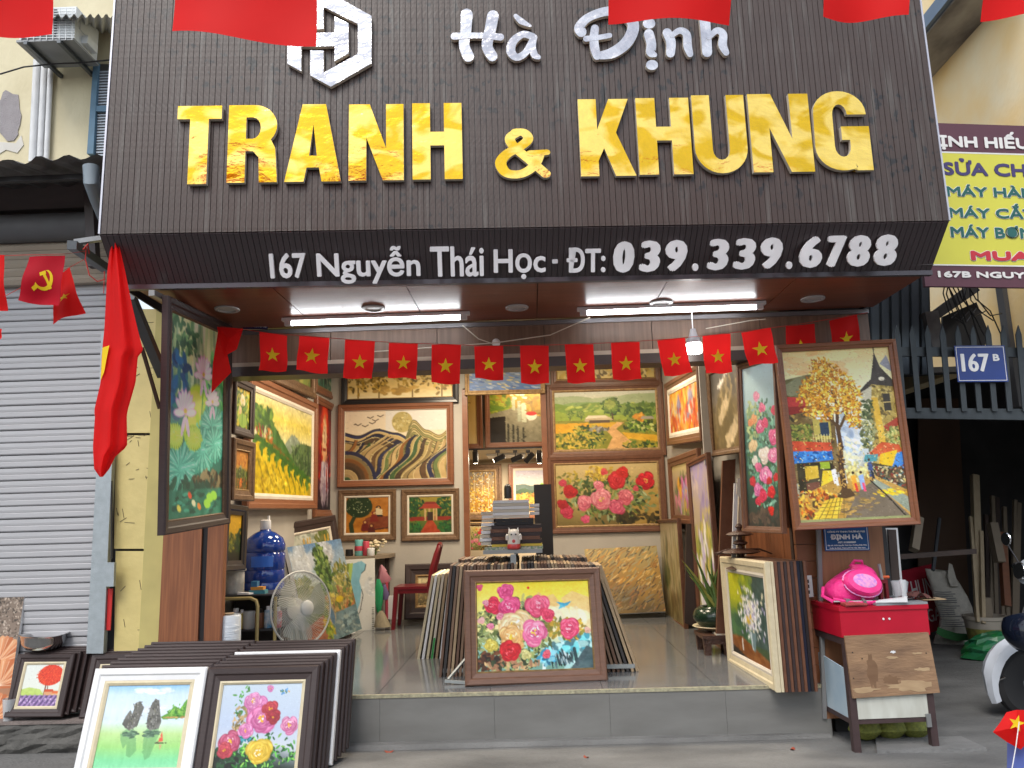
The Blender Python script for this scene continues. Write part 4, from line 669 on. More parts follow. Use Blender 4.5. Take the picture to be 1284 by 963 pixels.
# wood front: pilasters, header, soffit
TRIM = mat('pale_trim', (.42, .33, .25), .45); DKB = mat('header_dark_bar', (.045, .03, .026), .4)
pA, pB, pC = PY(250, 740, YF).x, PY(257.5, 740, YF).x, PY(278, 740, YF).x
piece('pilaster', (-2.74, YF+.002, 0), (pA, 5.92, 3.04), PILA, shop)
piece('pilaster_trim', (pA, YF+.02, FL), (pB, 5.93, 3.04), BLKF, shop)
piece('pilaster_return', (pB, YF+.004, FL), (pC, 5.78, 2.67), PILA, shop)
piece('outer_wall', (-2.99, 5.93, .0), (-2.74, 6.2, 5.2), mat('yellow_render', (.52, .45, .17), .8, 0, (.42, .36, .14), (2, 2, 2), 3, .6), shop)
XH = PY(1092, 420, YF).x
HZ = 2.672
wd = (XH+2.335)/6
for i in range(6): piece('header_panel', (-2.334+i*wd+.003, YF+.01, HZ+.11), (-2.334+(i+1)*wd-.003, YF+.03, 3.035), HEADM, shop)
piece('header_core', (-2.334, YF+.03, HZ+.0), (XH, 5.9, 3.045), DKB, shop)
piece('header_trim', (-2.334, YF, HZ+.075), (XH, YF+.03, HZ+.108), TRIM, shop)
piece('header_bar', (-2.334, YF-.01, HZ), (XH, YF+.03, HZ+.075), DKB, shop)
piece('header_top_trim', (-2.334, YF-.012, 3.0), (XH, YF+.01, 3.03), mat('grey_metal_trim', (.25, .24, .25), .35, .6), shop)
# soffit boards
SZ = 3.045
def by(x): return 4.556+(x+2.483)*(.302/5.115)                       # depth of the sign's lower edge
nb = 6; x0 = -2.47; wd = (2.62-x0)/nb
for i in range(nb):
    a = x0+i*wd+.003; b = x0+(i+1)*wd-.003
    mb = MB(); mb.hexa([Vector((a, by(a)+.02, SZ)), Vector((b, by(b)+.02, SZ)), Vector((b, YF-.01, SZ)), Vector((a, YF-.01, SZ))], [Vector((a, by(a)+.02, SZ+.012)), Vector((b, by(b)+.02, SZ+.012)), Vector((b, YF-.01, SZ+.012)), Vector((a, YF-.01, SZ+.012))]); mb.build('soffit_panel', SOFF, shop, True)
piece('canopy_deck', (-2.5, 4.8, SZ+.03), (2.62, 5.93, SZ+.1), DKB, shop)
piece('upper_wall', (-2.5, 5.94, SZ+.1), (2.62, 6.1, 5.6), DARK, shop)
# right-hand wooden front
xa, xb = PY(950, 700, 5.8).x, PY(1027, 720, 5.8).x
xi = PY(950, 700, 6.97).x; xj = PY(990, 700, 6.97).x
def wxa(Y): return 1.98+(xr0-1.98)*(Y-5.85)/(YB-5.85)-.004
for k in range(4):
    y0, y1 = 5.88+k*.3, 5.88+k*.3+.296; mb = MB(); mb.hexa([Vector((wxa(y0)-.012, y0, FL)), Vector((wxa(y1)-.012, y1, FL)), Vector((wxa(y1), y1, FL)), Vector((wxa(y0), y0, FL))][::-1], [Vector((wxa(y0)-.012, y0, 3.)), Vector((wxa(y1)-.012, y1, 3.)), Vector((wxa(y1), y1, 3.)), Vector((wxa(y0), y0, 3.))][::-1]); mb.build('side_panel', PILA, shop, True)
xk = PY(1000, 720, 5.8).x
piece('side_post', (PY(990, 720, 5.9).x, 5.86, 1.42), (xk-.002, 5.90, 3.0), COPPER, shop)
for k in range(22): piece('side_board', (xk, 5.775, FL+k*.12), (xb, 5.82, FL+k*.12+.116), COPPER, shop)
piece('side_backing', (xk-.0, 5.845, 0), (xb+.02, 5.9, 3.0), DKB, shop)
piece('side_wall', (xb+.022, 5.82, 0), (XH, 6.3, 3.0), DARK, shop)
piece('side_header', (XH-.42, YF+.035, 2.2), (XH+.002, YF+.06, HZ), COPPER, shop)
sk = thing('wall_socket', 'white double socket plate on the wooden panel beside the red tool box', 'socket', PY(1013, 735, 5.765))
mb = MB(); mb.box((-.03, -.012, -.075), (.03, 0, .075)); mb.build('plate', WHITE, sk); mb = MB(); [mb.box((a-.006, -.014, b-.012), (a+.006, -.011, b+.012)) for a in (-.0,) for b in (-.04, 0, .035)]; mb.build('socket_slots', BLKF, sk)

# ================================================= the big sign
sA = Vector((-2.526, 4.3, 3.289)); sB = Vector((2.63, 4.6, 3.289)); su = (sB-sA).normalized(); SL = (sB-sA).length; sv = Vector((0, 0, 1)); sn = su.cross(sv)
sm = basis(sA, su, sv, sn); smi = sm.inverted()
sign = thing('shop_sign', 'huge dark slatted sign board with raised gold and silver lettering over the shop', 'sign', sm)
def slatmat(nm, a, b, r):
    m = mat(nm, a, r, 0, b, (1.3, 1, .5), 2.6, .6, .12, 30, 8); return m
SLM = slatmat('sign_slat', (.060, .038, .029), (.036, .024, .020), .44)
for nd in [SLM]:                                                    # weather: dark mould specks and pale streaks
    t = nd.node_tree; b = t.nodes['Principled BSDF']; src = b.inputs['Base Color'].links[0].from_socket
    g = t.nodes.new('ShaderNodeNewGeometry'); mp = t.nodes.new('ShaderNodeMapping'); mp.inputs['Scale'].default_value = (5.5, 5.5, 4.5); t.links.new(g.outputs['Position'], mp.inputs[0])
    n = t.nodes.new('ShaderNodeTexNoise'); n.inputs['Scale'].default_value = 4; n.inputs['Detail'].default_value = 3; t.links.new(mp.outputs[0], n.inputs['Vector'])
    mp3 = t.nodes.new('ShaderNodeMapping'); mp3.inputs['Scale'].default_value = (.7, .7, .9); t.links.new(g.outputs['Position'], mp3.inputs[0])
    n3 = t.nodes.new('ShaderNodeTexNoise'); n3.inputs['Scale'].default_value = 1.2; n3.inputs['Detail'].default_value = 1; t.links.new(mp3.outputs[0], n3.inputs['Vector'])
    r1 = t.nodes.new('ShaderNodeMapRange'); r1.inputs[1].default_value = .585; r1.inputs[2].default_value = .63; t.links.new(n.outputs[0], r1.inputs[0])
    r2 = t.nodes.new('ShaderNodeMapRange'); r2.inputs[1].default_value = .45; r2.inputs[2].default_value = .53; t.links.new(n3.outputs[0], r2.inputs[0])
    mu = t.nodes.new('ShaderNodeMath'); mu.operation = 'MULTIPLY'; t.links.new(r1.outputs[0], mu.inputs[0]); t.links.new(r2.outputs[0], mu.inputs[1])
    mx = t.nodes.new('ShaderNodeMix'); mx.data_type = 'RGBA'; mx.inputs[7].default_value = (.012, .012, .013, 1); t.links.new(mu.outputs[0], mx.inputs[0]); t.links.new(src, mx.inputs[6])
    mp2 = t.nodes.new('ShaderNodeMapping'); mp2.inputs['Scale'].default_value = (14, 14, .8); t.links.new(g.outputs['Position'], mp2.inputs[0])
    n2 = t.nodes.new('ShaderNodeTexNoise'); n2.inputs['Scale'].default_value = 2; n2.inputs['Detail'].default_value = 3; t.links.new(mp2.outputs[0], n2.inputs['Vector'])
    r3 = t.nodes.new('ShaderNodeMapRange'); r3.inputs[1].default_value = .55; r3.inputs[2].default_value = .75; r3.inputs[4].default_value = .55; t.links.new(n2.outputs[0], r3.inputs[0])
    mx2 = t.nodes.new('ShaderNodeMix'); mx2.data_type = 'RGBA'; mx2.inputs[7].default_value = (.14, .135, .122, 1); t.links.new(r3.outputs[0], mx2.inputs[0]); t.links.new(mx.outputs[2], mx2.inputs[6]); t.links.new(mx2.outputs[2], b.inputs['Base Color'])
SLM2 = slatmat('sign_slat_dark', (.062, .046, .05), (.036, .027, .03), .4)
NS = 145; sw = SL/NS; TOP = 5.4-3.289
mb = MB(); mb.hexa([(0, -.0, -.05), (SL, 0, -.05), (SL, TOP, -.05), (0, TOP, -.05)], [(0, 0, -.004), (SL, 0, -.004), (SL, TOP, -.004), (0, TOP, -.004)]); mb.build('backing_board', BLKF, sign)
b0 = smi @ Vector((-2.483, 4.556, 3.05)); b1 = smi @ Vector((2.632, 4.858, 3.05))
lv = Vector((0, b0.y, b0.z)); ln = Vector((0, -lv.z, lv.y)).normalized(); ln = ln if ln.z > 0 else -ln     # outward normal of the slanted skirt
base_m = MB().box((0, 0, 0), (sw-.0032, TOP, .010)).build('slat', SLM, sign)
lo = MB(); q = [Vector((0, 0, 0)), Vector((sw-.0032, 0, 0)), Vector((sw-.0032, 0, 0))+lv, lv]; lo.hexa([Vector(a) for a in q][::-1], [Vector(a)+ln*.012 for a in q][::-1]); low_m = lo.build('lower_slat', SLM2, sign)
for i in range(NS):
    for o in (base_m, low_m):
        c = o if i == 0 else o.copy()
        if i: C.objects.link(c)
        c.parent = sign; c.location = (i*sw+.002, 0, ((i*37) % 5)*.0004)
mb = MB(); mb.hexa([Vector((0, 0, -.045))+ln*-.004, Vector((SL, 0, -.045))+ln*-.004, Vector((SL, 0, -.045))+lv, Vector((0, 0, -.045))+lv], [Vector((0, 0, 0))-ln*.004, Vector((SL, 0, 0))-ln*.004, Vector((SL, 0, 0))+lv-ln*.004, lv-ln*.004]); mb.build('skirt_backing', BLKF, sign)
GTRIM = mat('dark_metal_trim', (.10, .09, .1), .35, .4)
piece_l = MB().box((-.01, lv.y-.03, lv.z-.02), (SL+.01, lv.y, lv.z+.018)); piece_l.build('bottom_trim', GTRIM, sign)
WTR = mat('silver_edge', (.5, .5, .55), .35, .5)
MB().box((-.012, 0, -.05), (-.001, TOP, .016)).build('side_trim', WTR, sign); MB().box((SL+.001, 0, -.05), (SL+.012, TOP, .016)).build('side_trim', WTR, sign)
for xx in (-.01, SL):
    mb = MB(); mb.hexa([(xx, 0, 0), (xx, lv.y, lv.z), (xx, lv.y, -1.2), (xx, TOP, -1.2), (xx, TOP, 0)], [(xx+.01, 0, 0), (xx+.01, lv.y, lv.z), (xx+.01, lv.y, -1.2), (xx+.01, TOP, -1.2), (xx+.01, TOP, 0)]); mb.build('end_panel', DKB, sign)
def SP(x, y, off=.014): q = smi @ PP(x, y, sA+sn*off, sn); return (q.x, q.y)
GOLD = mat('gold_mirror_painted_glints', (.80, .56, .12), .14, .86, (.62, .37, .008), (1, 1.6, 1), 3.2, .14, .5, 6, 2, coat=.3, dist=1.2)  # pale patches in the colour stand in for sky highlights on the gold
GSIDE = mat('letter_side', (.62, .56, .46), .5)
SILV = mat('silver_mirror', (.52, .52, .54), .16, .8, (.36, .36, .39), (1, 1.6, 1), 3.4, .25, .8, 7, 2, coat=.3, dist=1.2)
def arc(cx, cy, rx, ry, a0, a1, n=12): return [(cx+rx*math.cos(R(a0+(a1-a0)*i/n)), cy+ry*math.sin(R(a0+(a1-a0)*i/n))) for i in range(n+1)]
GL = {'T': [[(0, .83), (0, 1), (1, 1), (1, .83), (.71, .83), (.71, 0), (.29, 0), (.29, .83)]],
 'H': [[(0, 0), (0, 1), (.36, 1), (.36, .62), (.64, .62), (.64, 1), (1, 1), (1, 0), (.64, 0), (.64, .44), (.36, .44), (.36, 0)]],
 'N': [[(0, 0), (0, 1), (.38, 1), (.68, .42), (.68, 1), (1, 1), (1, 0), (.62, 0), (.32, .56), (.32, 0)]],
 'A': [[(0, 0), (.3, 1), (.72, 1), (1, 0), (.66, 0), (.61, .18), (.39, .18), (.34, 0)], [(.43, .33), (.5, .74), (.57, .33)]],
 'K': [[(0, 0), (0, 1), (.33, 1), (.33, .6), (.56, 1), (.92, 1), (.67, .56), (1, 0), (.63, 0), (.44, .36), (.33, .2), (.33, 0)]],
 'R': [[(0, 0), (0, 1)]+arc(.5, .73, .46, .27, 90, -42)+[(.93, .44), (.95, .3), (.98, 0), (.63, 0), (.61, .32), (.5, .4), (.35, .4), (.35, 0)], [(.35, .56), (.35, .84)]+arc(.48, .7, .16, .14, 90, -90, 8)],
 'U': [[(0, 1), (.34, 1), (.34, .3)]+arc(.5, .3, .16, .13, 180, 360, 8)+[(.66, 1), (1, 1), (1, .32)]+arc(.5, .32, .5, .32, 0, -180, 16)],
 'G': [[(.62, .7), (.97, .7)]+arc(.5, .72, .47, .28, 0, 180, 14)+arc(.49, .29, .48, .29, 180, 300, 10)+[(.7, .08), (.72, 0), (1, 0), (1, .55), (.5, .55), (.5, .38), (.64, .38)]+arc(.5, .3, .14, .13, 0, -180, 8)+arc(.5, .7, .13, .13, 180, 0, 8)]}
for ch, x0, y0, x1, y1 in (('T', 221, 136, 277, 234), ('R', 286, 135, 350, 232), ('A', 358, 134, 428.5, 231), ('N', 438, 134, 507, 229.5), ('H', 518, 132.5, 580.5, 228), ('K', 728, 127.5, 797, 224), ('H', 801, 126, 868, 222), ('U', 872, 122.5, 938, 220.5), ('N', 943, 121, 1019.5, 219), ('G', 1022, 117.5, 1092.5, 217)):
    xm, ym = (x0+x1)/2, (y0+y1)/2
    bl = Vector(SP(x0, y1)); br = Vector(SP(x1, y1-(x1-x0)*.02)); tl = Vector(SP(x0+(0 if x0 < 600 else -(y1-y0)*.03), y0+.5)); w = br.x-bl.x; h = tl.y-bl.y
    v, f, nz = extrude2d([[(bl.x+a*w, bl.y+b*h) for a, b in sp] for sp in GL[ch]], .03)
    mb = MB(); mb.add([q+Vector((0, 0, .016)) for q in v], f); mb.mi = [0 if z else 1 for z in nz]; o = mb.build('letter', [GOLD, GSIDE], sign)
def stroke2(pts, ws, n=6):                                          # fat brush stroke with round ends -> outline
    L = len(pts); P = [Vector(p) for p in pts]; sm_ = []; sw_ = []
    for i in range(L-1):
        p0 = P[max(i-1, 0)]; p1 = P[i]; p2 = P[i+1]; p3 = P[min(i+2, L-1)]
        for k in range(n):
            t = k/n; sm_.append(.5*((2*p1)+(p2-p0)*t+(2*p0-5*p1+4*p2-p3)*t*t+(3*p1-p0-3*p2+p3)*t**3)); sw_.append(ws[i]+(ws[i+1]-ws[i])*t)
    sm_.append(P[-1]); sw_.append(ws[-1]); l = []; r = []
    for i, p in enumerate(sm_):
        d = (sm_[min(i+1, len(sm_)-1)]-sm_[max(i-1, 0)]).normalized(); nn = Vector((-d.y, d.x)); l.append(p+nn*sw_[i]/2); r.append(p-nn*sw_[i]/2)
    d0 = (sm_[0]-sm_[1]).normalized(); d1 = (sm_[-1]-sm_[-2]).normalized()
    def cap(c, d, w): a0 = math.atan2(d.y, d.x); return [Vector((c.x+math.cos(a0+t)*w/2, c.y+math.sin(a0+t)*w/2)) for t in (1.1, .55, 0, -.55, -1.1)]
    return l+cap(sm_[-1], d1, sw_[-1])+r[::-1]+cap(sm_[0], d0, sw_[0])
zc = [0]
def brush_letter(strokes, ox, oy, ell=()):
    mb = MB(); k = 0
    outs = [[(p.x, p.y) for p in stroke2(pts, ws)] for pts, ws in strokes]+[arc(cx, cy, rx, ry, 0, 345, 20) for cx, cy, rx, ry in ell]
    for poly in outs:
        sp = [SP(ox+x/3.852, oy+y/3.852) for x, y in poly]; v, f, nz = extrude2d([sp], .028)
        b = len(mb.mi); mb.add([q+Vector((0, 0, .016+k*.0012)) for q in v], f); mb.mi[b:] = [0 if z else 1 for z in nz]; k += 1
    mb.build('letter', [SILV, GSIDE], sign)
brush_letter([([(1022, 85), (1018, 160), (1010, 230), (1030, 285)], [58, 52, 50, 54]), ([(1148, 92), (1135, 160), (1120, 235), (1145, 285)], [56, 54, 52, 50]), ([(962, 190), (1070, 186), (1185, 194)], [34, 26, 34])], 320, 0)
brush_letter([([(105, 190), (58, 180), (12, 215), (2, 262), (30, 290), (70, 270), (100, 222), (112, 195)], [34, 32, 40, 44, 34, 32, 34, 34]), ([(110, 195), (104, 240), (115, 278), (135, 290)], [34, 36, 34, 22]), ([(24, 92), (52, 118), (95, 140)], [20, 30, 12])], 640, 0)
brush_letter([([(340, 168), (330, 145), (375, 98), (470, 68), (555, 88), (590, 140), (560, 215), (490, 268), (410, 284)], [50, 46, 40, 44, 52, 56, 56, 52, 30]), ([(405, 152), (400, 200), (405, 250), (415, 285)], [38, 42, 44, 36]), ([(362, 202), (420, 196), (476, 186)], [28, 24, 24])], 640, 0)
brush_letter([([(664, 178), (676, 225), (674, 265), (692, 278)], [48, 46, 46, 24])], 640, 0, [(665, 128, 30, 25), (679, 328, 29, 24)])
brush_letter([([(752, 172), (770, 215), (768, 270)], [44, 46, 42]), ([(775, 185), (812, 162), (845, 180), (850, 235), (862, 275)], [24, 30, 38, 42, 30])], 640, 0)
brush_letter([([(932, 105), (938, 170), (944, 265)], [52, 50, 48]), ([(952, 195), (990, 162), (1020, 180), (1018, 230), (1035, 268)], [24, 30, 38, 42, 30])], 640, 0)
AMP = [([(36+130, 222), (120, 180), (95, 130), (40, 85), (35, 45), (70, 25), (100, 45), (90, 80), (40, 120), (15, 160), (30, 205), (75, 215), (115, 185), (140, 120)], [34, 34, 32, 32, 32, 30, 32, 32, 34, 40, 38, 34, 32, 34])]
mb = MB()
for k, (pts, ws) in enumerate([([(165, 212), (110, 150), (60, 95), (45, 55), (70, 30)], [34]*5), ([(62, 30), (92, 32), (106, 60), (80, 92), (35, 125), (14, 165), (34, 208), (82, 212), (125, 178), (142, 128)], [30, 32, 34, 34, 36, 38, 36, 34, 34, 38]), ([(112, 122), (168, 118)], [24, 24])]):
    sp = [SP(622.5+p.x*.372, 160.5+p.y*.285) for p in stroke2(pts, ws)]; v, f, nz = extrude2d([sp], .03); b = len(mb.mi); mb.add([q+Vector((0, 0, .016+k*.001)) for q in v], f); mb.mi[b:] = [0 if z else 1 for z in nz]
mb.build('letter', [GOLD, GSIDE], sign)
for sp in ([(272, 155), (335, 155), (335, 48), (500, 130), (500, 275), (335, 365), (335, 258), (272, 258), (272, 378), (370, 432), (565, 320), (565, 92), (365, -18), (272, 35)], [(162, 95), (228, 60), (228, 175), (388, 172), (388, 95), (455, 128), (455, 272), (388, 310), (388, 237), (228, 240), (228, 358), (162, 322)]):
    v, f, nz = extrude2d([[SP(320+x/3.852, y/3.852) for x, y in sp]], .03); mb = MB(); mb.add([q+Vector((0, 0, .016)) for q in v], f); mb.mi = [0 if z else 1 for z in nz]; mb.build('logo', [SILV, GSIDE], sign)
# lettering on the slanted skirt
ko = sA; kn = (sm.to_3x3() @ ln).normalized(); kv = -(sm.to_3x3() @ lv).normalized()
km = basis(ko+kn*.014, su, kv, kn)
WLET = mat('white_acrylic', (.88, .88, .9), .4)
def sktext(body, x0, yb0, x1, yb1, yt, depth=.016, fat=.0, shear=0., ms=WLET, dz=0.):
    inv = km.inverted(); a = inv @ PP(x0, yb0, km.translation, kn); b = inv @ PP(x1, yb1, km.translation, kn); c = inv @ PP(x0, yt, km.translation, kn)
    u = (b-a); w = u.length; ang = math.atan2(u.y, u.x); h = c.y-a.y
    tl_ = R(-24)      # the letters stand a little more upright than the skirt they are fixed to
    return text('lettering', body, km @ Matrix.Translation((a.x, a.y, 0)) @ Matrix.Rotation(ang, 4, 'Z') @ Matrix.Translation((0, h/2, h*.2+dz)) @ Matrix.Rotation(tl_, 4, 'X') @ Matrix.Translation((0, -h/2*1.04, 0)), w, h*1.04, ms, sign, depth, fat, shear)
sktext('167', 343, 344, 388, 343, 317, fat=.0045)
sktext('Nguyễn', 402, 348, 529, 347, 308, fat=.004)
sktext('Thái', 541, 341, 607, 340, 308.5, fat=.004)
sktext('Học', 619, 344, 683, 343, 312, fat=.004)
sktext('-', 692, 329.5, 699, 329.3, 325, fat=.004)
sktext('ĐT:', 709, 337, 757, 336, 310, fat=.0045)
for ch, x0, x1 in (('0', 766, 792), ('3', 798, 824), ('9', 830, 857), ('3', 882, 908), ('3', 914, 941), ('9', 947, 974), ('6', 995, 1023), ('7', 1029, 1052), ('8', 1054, 1082), ('8', 1087, 1115)):
    yb = 335.5-(x0-766)*.026; sktext(ch, x0, yb, x1, yb-.5, yb-33.5+(x0-766)*.0, .016, (.0175, .008), .06)
for x0 in (864, 980): yb = 332.5-(x0-864)*.02; sktext('.', x0, yb+1, x0+7.5, yb+1, yb-7, .016, .004, dz=.048)
# ================================================= left neighbour
YN = 6.05
CRW = mat('peeling_cream_wall', (.66, .60, .42), .85, 0, (.52, .46, .30), (1.2, 1, .7), 3, .6, .25, 25)
nh = thing('neighbour_house', 'cream rendered old house front with peeling paint above the grey shutter', 'house', (-4.2, YN, 3.4))
zn = PY(60, 268, YN).z
piece('wall', (-9, YN, zn+.0), (-2.75, YN+.2, 6.4), CRW, nh)
piece('lintel', (-9, YN-.03, PY(60, 356, YN).z+.02), (-2.75, YN+.2, zn-.001), mat('brown_soffit_board', (.07, .055, .055), .6), nh)
piece('jamb', (-2.98, YN-.05, .2), (-2.76, YN+.1, PY(60, 356, YN).z+.02), mat('yellow_panel', (.70, .58, .24), .5, 0, (.52, .43, .17), (2, 2, 2), 2.5, .7, .15, 12), nh)
def wp(pts, Y, th, name, ms, par):                                  # a sheet with thickness from an outline seen at depth Y
    q = [PY(x, y, Y) for x, y in pts]; mb = MB(); mb.hexa(q[::-1], [v+Vector((0, -th, 0)) for v in q][::-1]); return mb.build(name, ms, par, True)
rr = random.Random(9)
pt = [(28*math.cos(a)*.55+12+rr.uniform(-2, 2), 146+32*math.sin(a)+rr.uniform(-2.5, 2.5)) for a in [k*.3 for k in range(21)]]
wp(pt, YN-.002, .006, 'bare_plaster_patch', mat('bare_plaster', (.32, .30, .31), .9, 0, (.24, .22, .23), (3, 3, 3), 4, .6, .5, 30), nh)
pt = [(-2, 178), (20, 180), (27, 170), (30, 182), (22, 192), (8, 188), (-2, 194)]
wp(pt, YN-.002, .005, 'bare_plaster_patch', mat('pale_filler', (.62, .6, .55), .9), nh)
# panels of the yellow strip, with scribbled scratches and seams
YP = MATS['yellow_panel']
yp = thing('yellow_partition', 'scratched mustard yellow metal partition beside the roller shutter', 'partition', PY(165, 815, 5.93))
for (ya, yb_) in ((388, 543), (546, 688), (691, 818)): wp([(144, yb_), (205, yb_), (208, ya), (146, ya)], 5.95, .012, 'panel', YP, yp)
MB().box((-3.34, 5.99, .2), (-2.745, 6.04, 3.04)).build('backing', DARK, yp, True)  # dark sheet added to block sky showing through the panel seams
mb = MB(); rr = random.Random(3)
for k in range(46):
    x = rr.uniform(145, 195); y = rr.choice([rr.uniform(545, 560), rr.uniform(580, 612), rr.uniform(635, 665), rr.uniform(690, 790), rr.uniform(395, 520)]); l = rr.uniform(2, 14); a = rr.choice([rr.uniform(-.8, -.3), rr.uniform(-.1, .1), 1.4])
    mb.tube([PY(x, y, 5.9365), PY(x+l*math.cos(a), y+l*math.sin(a), 5.9365)], .0022, 4)
mb.build('scratches', mat('rust_scratch', (.09, .07, .04), .8), yp, True)
wp([(134, 790), (139, 790), (142, 738), (136, 738)], 5.9, .01, 'red_strip', mat('red_paint', (.55, .02, .02), .5), yp)
# galvanised jamb and lock box
GAL = mat('galvanised_steel', (.42, .47, .50), .42, .35, (.3, .34, .36), (5, 5, 5), 4, .7, .1, 20)
jb = thing('shutter_guide_post', 'pale galvanised guide post at the right edge of the roller shutter', 'post', PY(128, 815, 5.9))
wp([(113, 818), (134, 818), (145, 575), (145, 420), (131, 420), (126, 575)], 5.92, .05, 'post', GAL, jb)
wp([(133, 735), (145, 735), (146, 705), (135, 705)], 5.86, .03, 'lock_box', GAL, jb); mb = MB(); mb.tube([PY(140, 603, 5.88), PY(140, 700, 5.86)], .007, 6); mb.build('lock_rod', BLKF, jb, True)
# roller shutter: each slat a piece
SHM = mat('shutter_grey', (.40, .40, .415), .42, .1, (.33, .33, .345), (.5, 4, 4), 3, .7, .05, 14)
SHB = mat('shutter_box_beige', (.50, .44, .35), .45, .1, (.36, .30, .24), (.6, 4, 5), 3, .7)
sh = thing('roller_shutter', 'closed grey steel roller shutter of the shop next door', 'shutter', (-4.5, 5.97, .21))
zt = PY(60, 358, 5.97).z; pitch = .0995; k = 0; first = None; z = zt
xe = PY(131, 600, 5.97).x-.02
while z-pitch > .2:
    if first is None:
        mb = MB(); pr = [(.002, 0), (-.004, -.004), (-.0065, -.03), (-.005, -.046), (-.0035, -.05), (-.006, -.054), (-.0075, -.085), (-.003, -.0935), (.008, -.095)]
        vs = [(x, y, zz) for x in (-4.4, 0) for y, zz in pr]; n = len(pr); mb.add(vs, [(i, i+1, n+i+1, n+i) for i in range(n-1)]); first = mb.build('slat', SHM, sh); o = first
    else: o = first.copy(); C.objects.link(o); o.parent = sh
    o.location = (xe+4.5, rr.uniform(-.0025, .0025), z-.21+rr.uniform(-.001, .001)); o.rotation_euler = (rr.uniform(-.012, .012), 0, rr.uniform(-.0006, .0006)); z -= pitch
MB().box((xe-4.4, 5.975, .2), (xe, 6.0, zt)).build('shadow_gap', DARK, sh, True)
mb = MB(); mb.box((xe-4.4, 5.93, .205), (xe, 5.975, .29)); mb.build('bottom_rail', GAL, sh, True)
sb = thing('shutter_box', 'beige ribbed steel housing above the roller shutter', 'shutter housing', (-4.5, 5.9, zt))
za, zb2 = PY(60, 356, 5.9).z, PY(60, 303, 5.9).z; n = 5
for k in range(n): mb = MB(); zz = za+(zb2-za)*k/n; h = (zb2-za)/n; mb.hexa([(-7.4, 5.9, zz), (xe+.1, 5.9, zz), (xe+.1, 5.96, zz), (-7.4, 5.96, zz)], [(-7.4, 5.875, zz+h*.45), (xe+.1, 5.875, zz+h*.45), (xe+.1, 5.96, zz+h*.45), (-7.4, 5.96, zz+h*.45)]); mb.hexa([(-7.4, 5.875, zz+h*.45), (xe+.1, 5.875, zz+h*.45), (xe+.1, 5.96, zz+h*.45), (-7.4, 5.96, zz+h*.45)], [(-7.4, 5.9, zz+h*.96), (xe+.1, 5.9, zz+h*.96), (xe+.1, 5.96, zz+h*.96), (-7.4, 5.96, zz+h*.96)]); mb.build('rib', SHB, sb, True)
mb = MB(); r0 = (PY(60, 268, 5.85).z-PY(60, 302, 5.85).z)/2; cz = PY(60, 285, 5.85).z
mb.tube([(-7.4, 5.86, cz), (-2.95, 5.86, cz)], r0, 18); one('awning_roll', 'dark grey rolled awning cylinder above the beige shutter housing', 'awning roll', mb, mat('dark_canvas', (.12, .122, .13), .6), (-4.5, 5.85, cz))
# corrugated tin awning
TIN = mat('weathered_tin', (.22, .21, .205), .65, .1, (.11, .105, .10), (2, 2, 2), 3, .6, .3, 20)
ta = thing('tin_awning', 'dark corrugated tin awning over the neighbouring shutter', 'awning', (-4.5, 5.2, 3.9))
zf = PY(60, 200, 5.1).z; zk = PY(60, 236, YN).z; mb = MB(); n = 130; vs = []
for j, (Y, Z) in enumerate(((5.1, zf), (YN, zk))):
    for i in range(n+1): x = -8+5.3*i/n; vs.append((x, Y, Z+.022*math.sin(i*2*math.pi/5.2)+(random.Random(i//5).uniform(-.012, .012) if j == 0 else 0)))
mb.add(vs, [(i, i+1, n+2+i, n+1+i) for i in range(n)]); mb.add([(x, y, z-.004) for x, y, z in vs], [(i+1, i, n+1+i, n+2+i) for i in range(n)]); mb.build('corrugated_sheet', TIN, ta, True)
MB().box((-8, 5.3, zf-.06), (-2.72, 5.34, zf-.02)).build('batten', BLKF, ta, True)
piece('beam', (-8, YN-.1, zn), (-2.9, YN-.031, zk-.01), mat('brown_beam', (.17, .135, .125), .6, 0, (.10, .08, .075), (1, 1, 3), 3, .7), ta)
dp = thing('gutter_spout', 'short grey bent downpipe under the tin awning by the sign edge', 'downpipe', PY(115, 215, 5.0))
mb = MB(); mb.tube([PY(114, 209, 5.05), PY(115, 228, 5.05), PY(123, 250, 5.2), PY(133, 275, 5.5)], .055, 12); mb.build('pipe', mat('grey_pvc', (.22, .27, .31), .4), dp, True)
# steel outrigger left of the sign
st = thing('steel_outrigger', 'steel box section outrigger with red string wound round it beside the sign corner', 'bracket', PY(110, 305, 5.2))
def bar(a, b, w, name, ms, par): mb = MB(); mb.tube([a, b], w*.7071, 4); return mb.build(name, ms, par, True)
STL = mat('dull_steel', (.12, .13, .14), .4, .6); STG = mat('pale_steel', (.35, .36, .36), .35, .6)
bar(PY(90, 307, 4.9), PY(133, 337, 5.6), .06, 'arm', STL, st); bar(PY(93, 304, 5.1), PY(128, 299, 5.2), .035, 'tie', STG, st); bar(PY(113, 240, 5.7), PY(118, 335, 5.7), .07, 'post', mat('brown_steel', (.06, .045, .045), .5), st)
mb = MB(); RS = mat('red_string', (.5, .03, .02), .7)
mb.tube([PY(108, 310, 4.98), PY(107, 325, 4.97), PY(112, 345, 4.97), PY(122, 353, 5.0), PY(132, 350, 5.0)], .004, 5); mb.tube([PY(131, 340, 5.0), PY(130, 368, 5.0)], .003, 5); mb.tube([PY(104, 313, 4.95), PY(110, 306, 5.0), PY(112, 318, 5.05)], .005, 5); mb.build('red_string', RS, st, True)
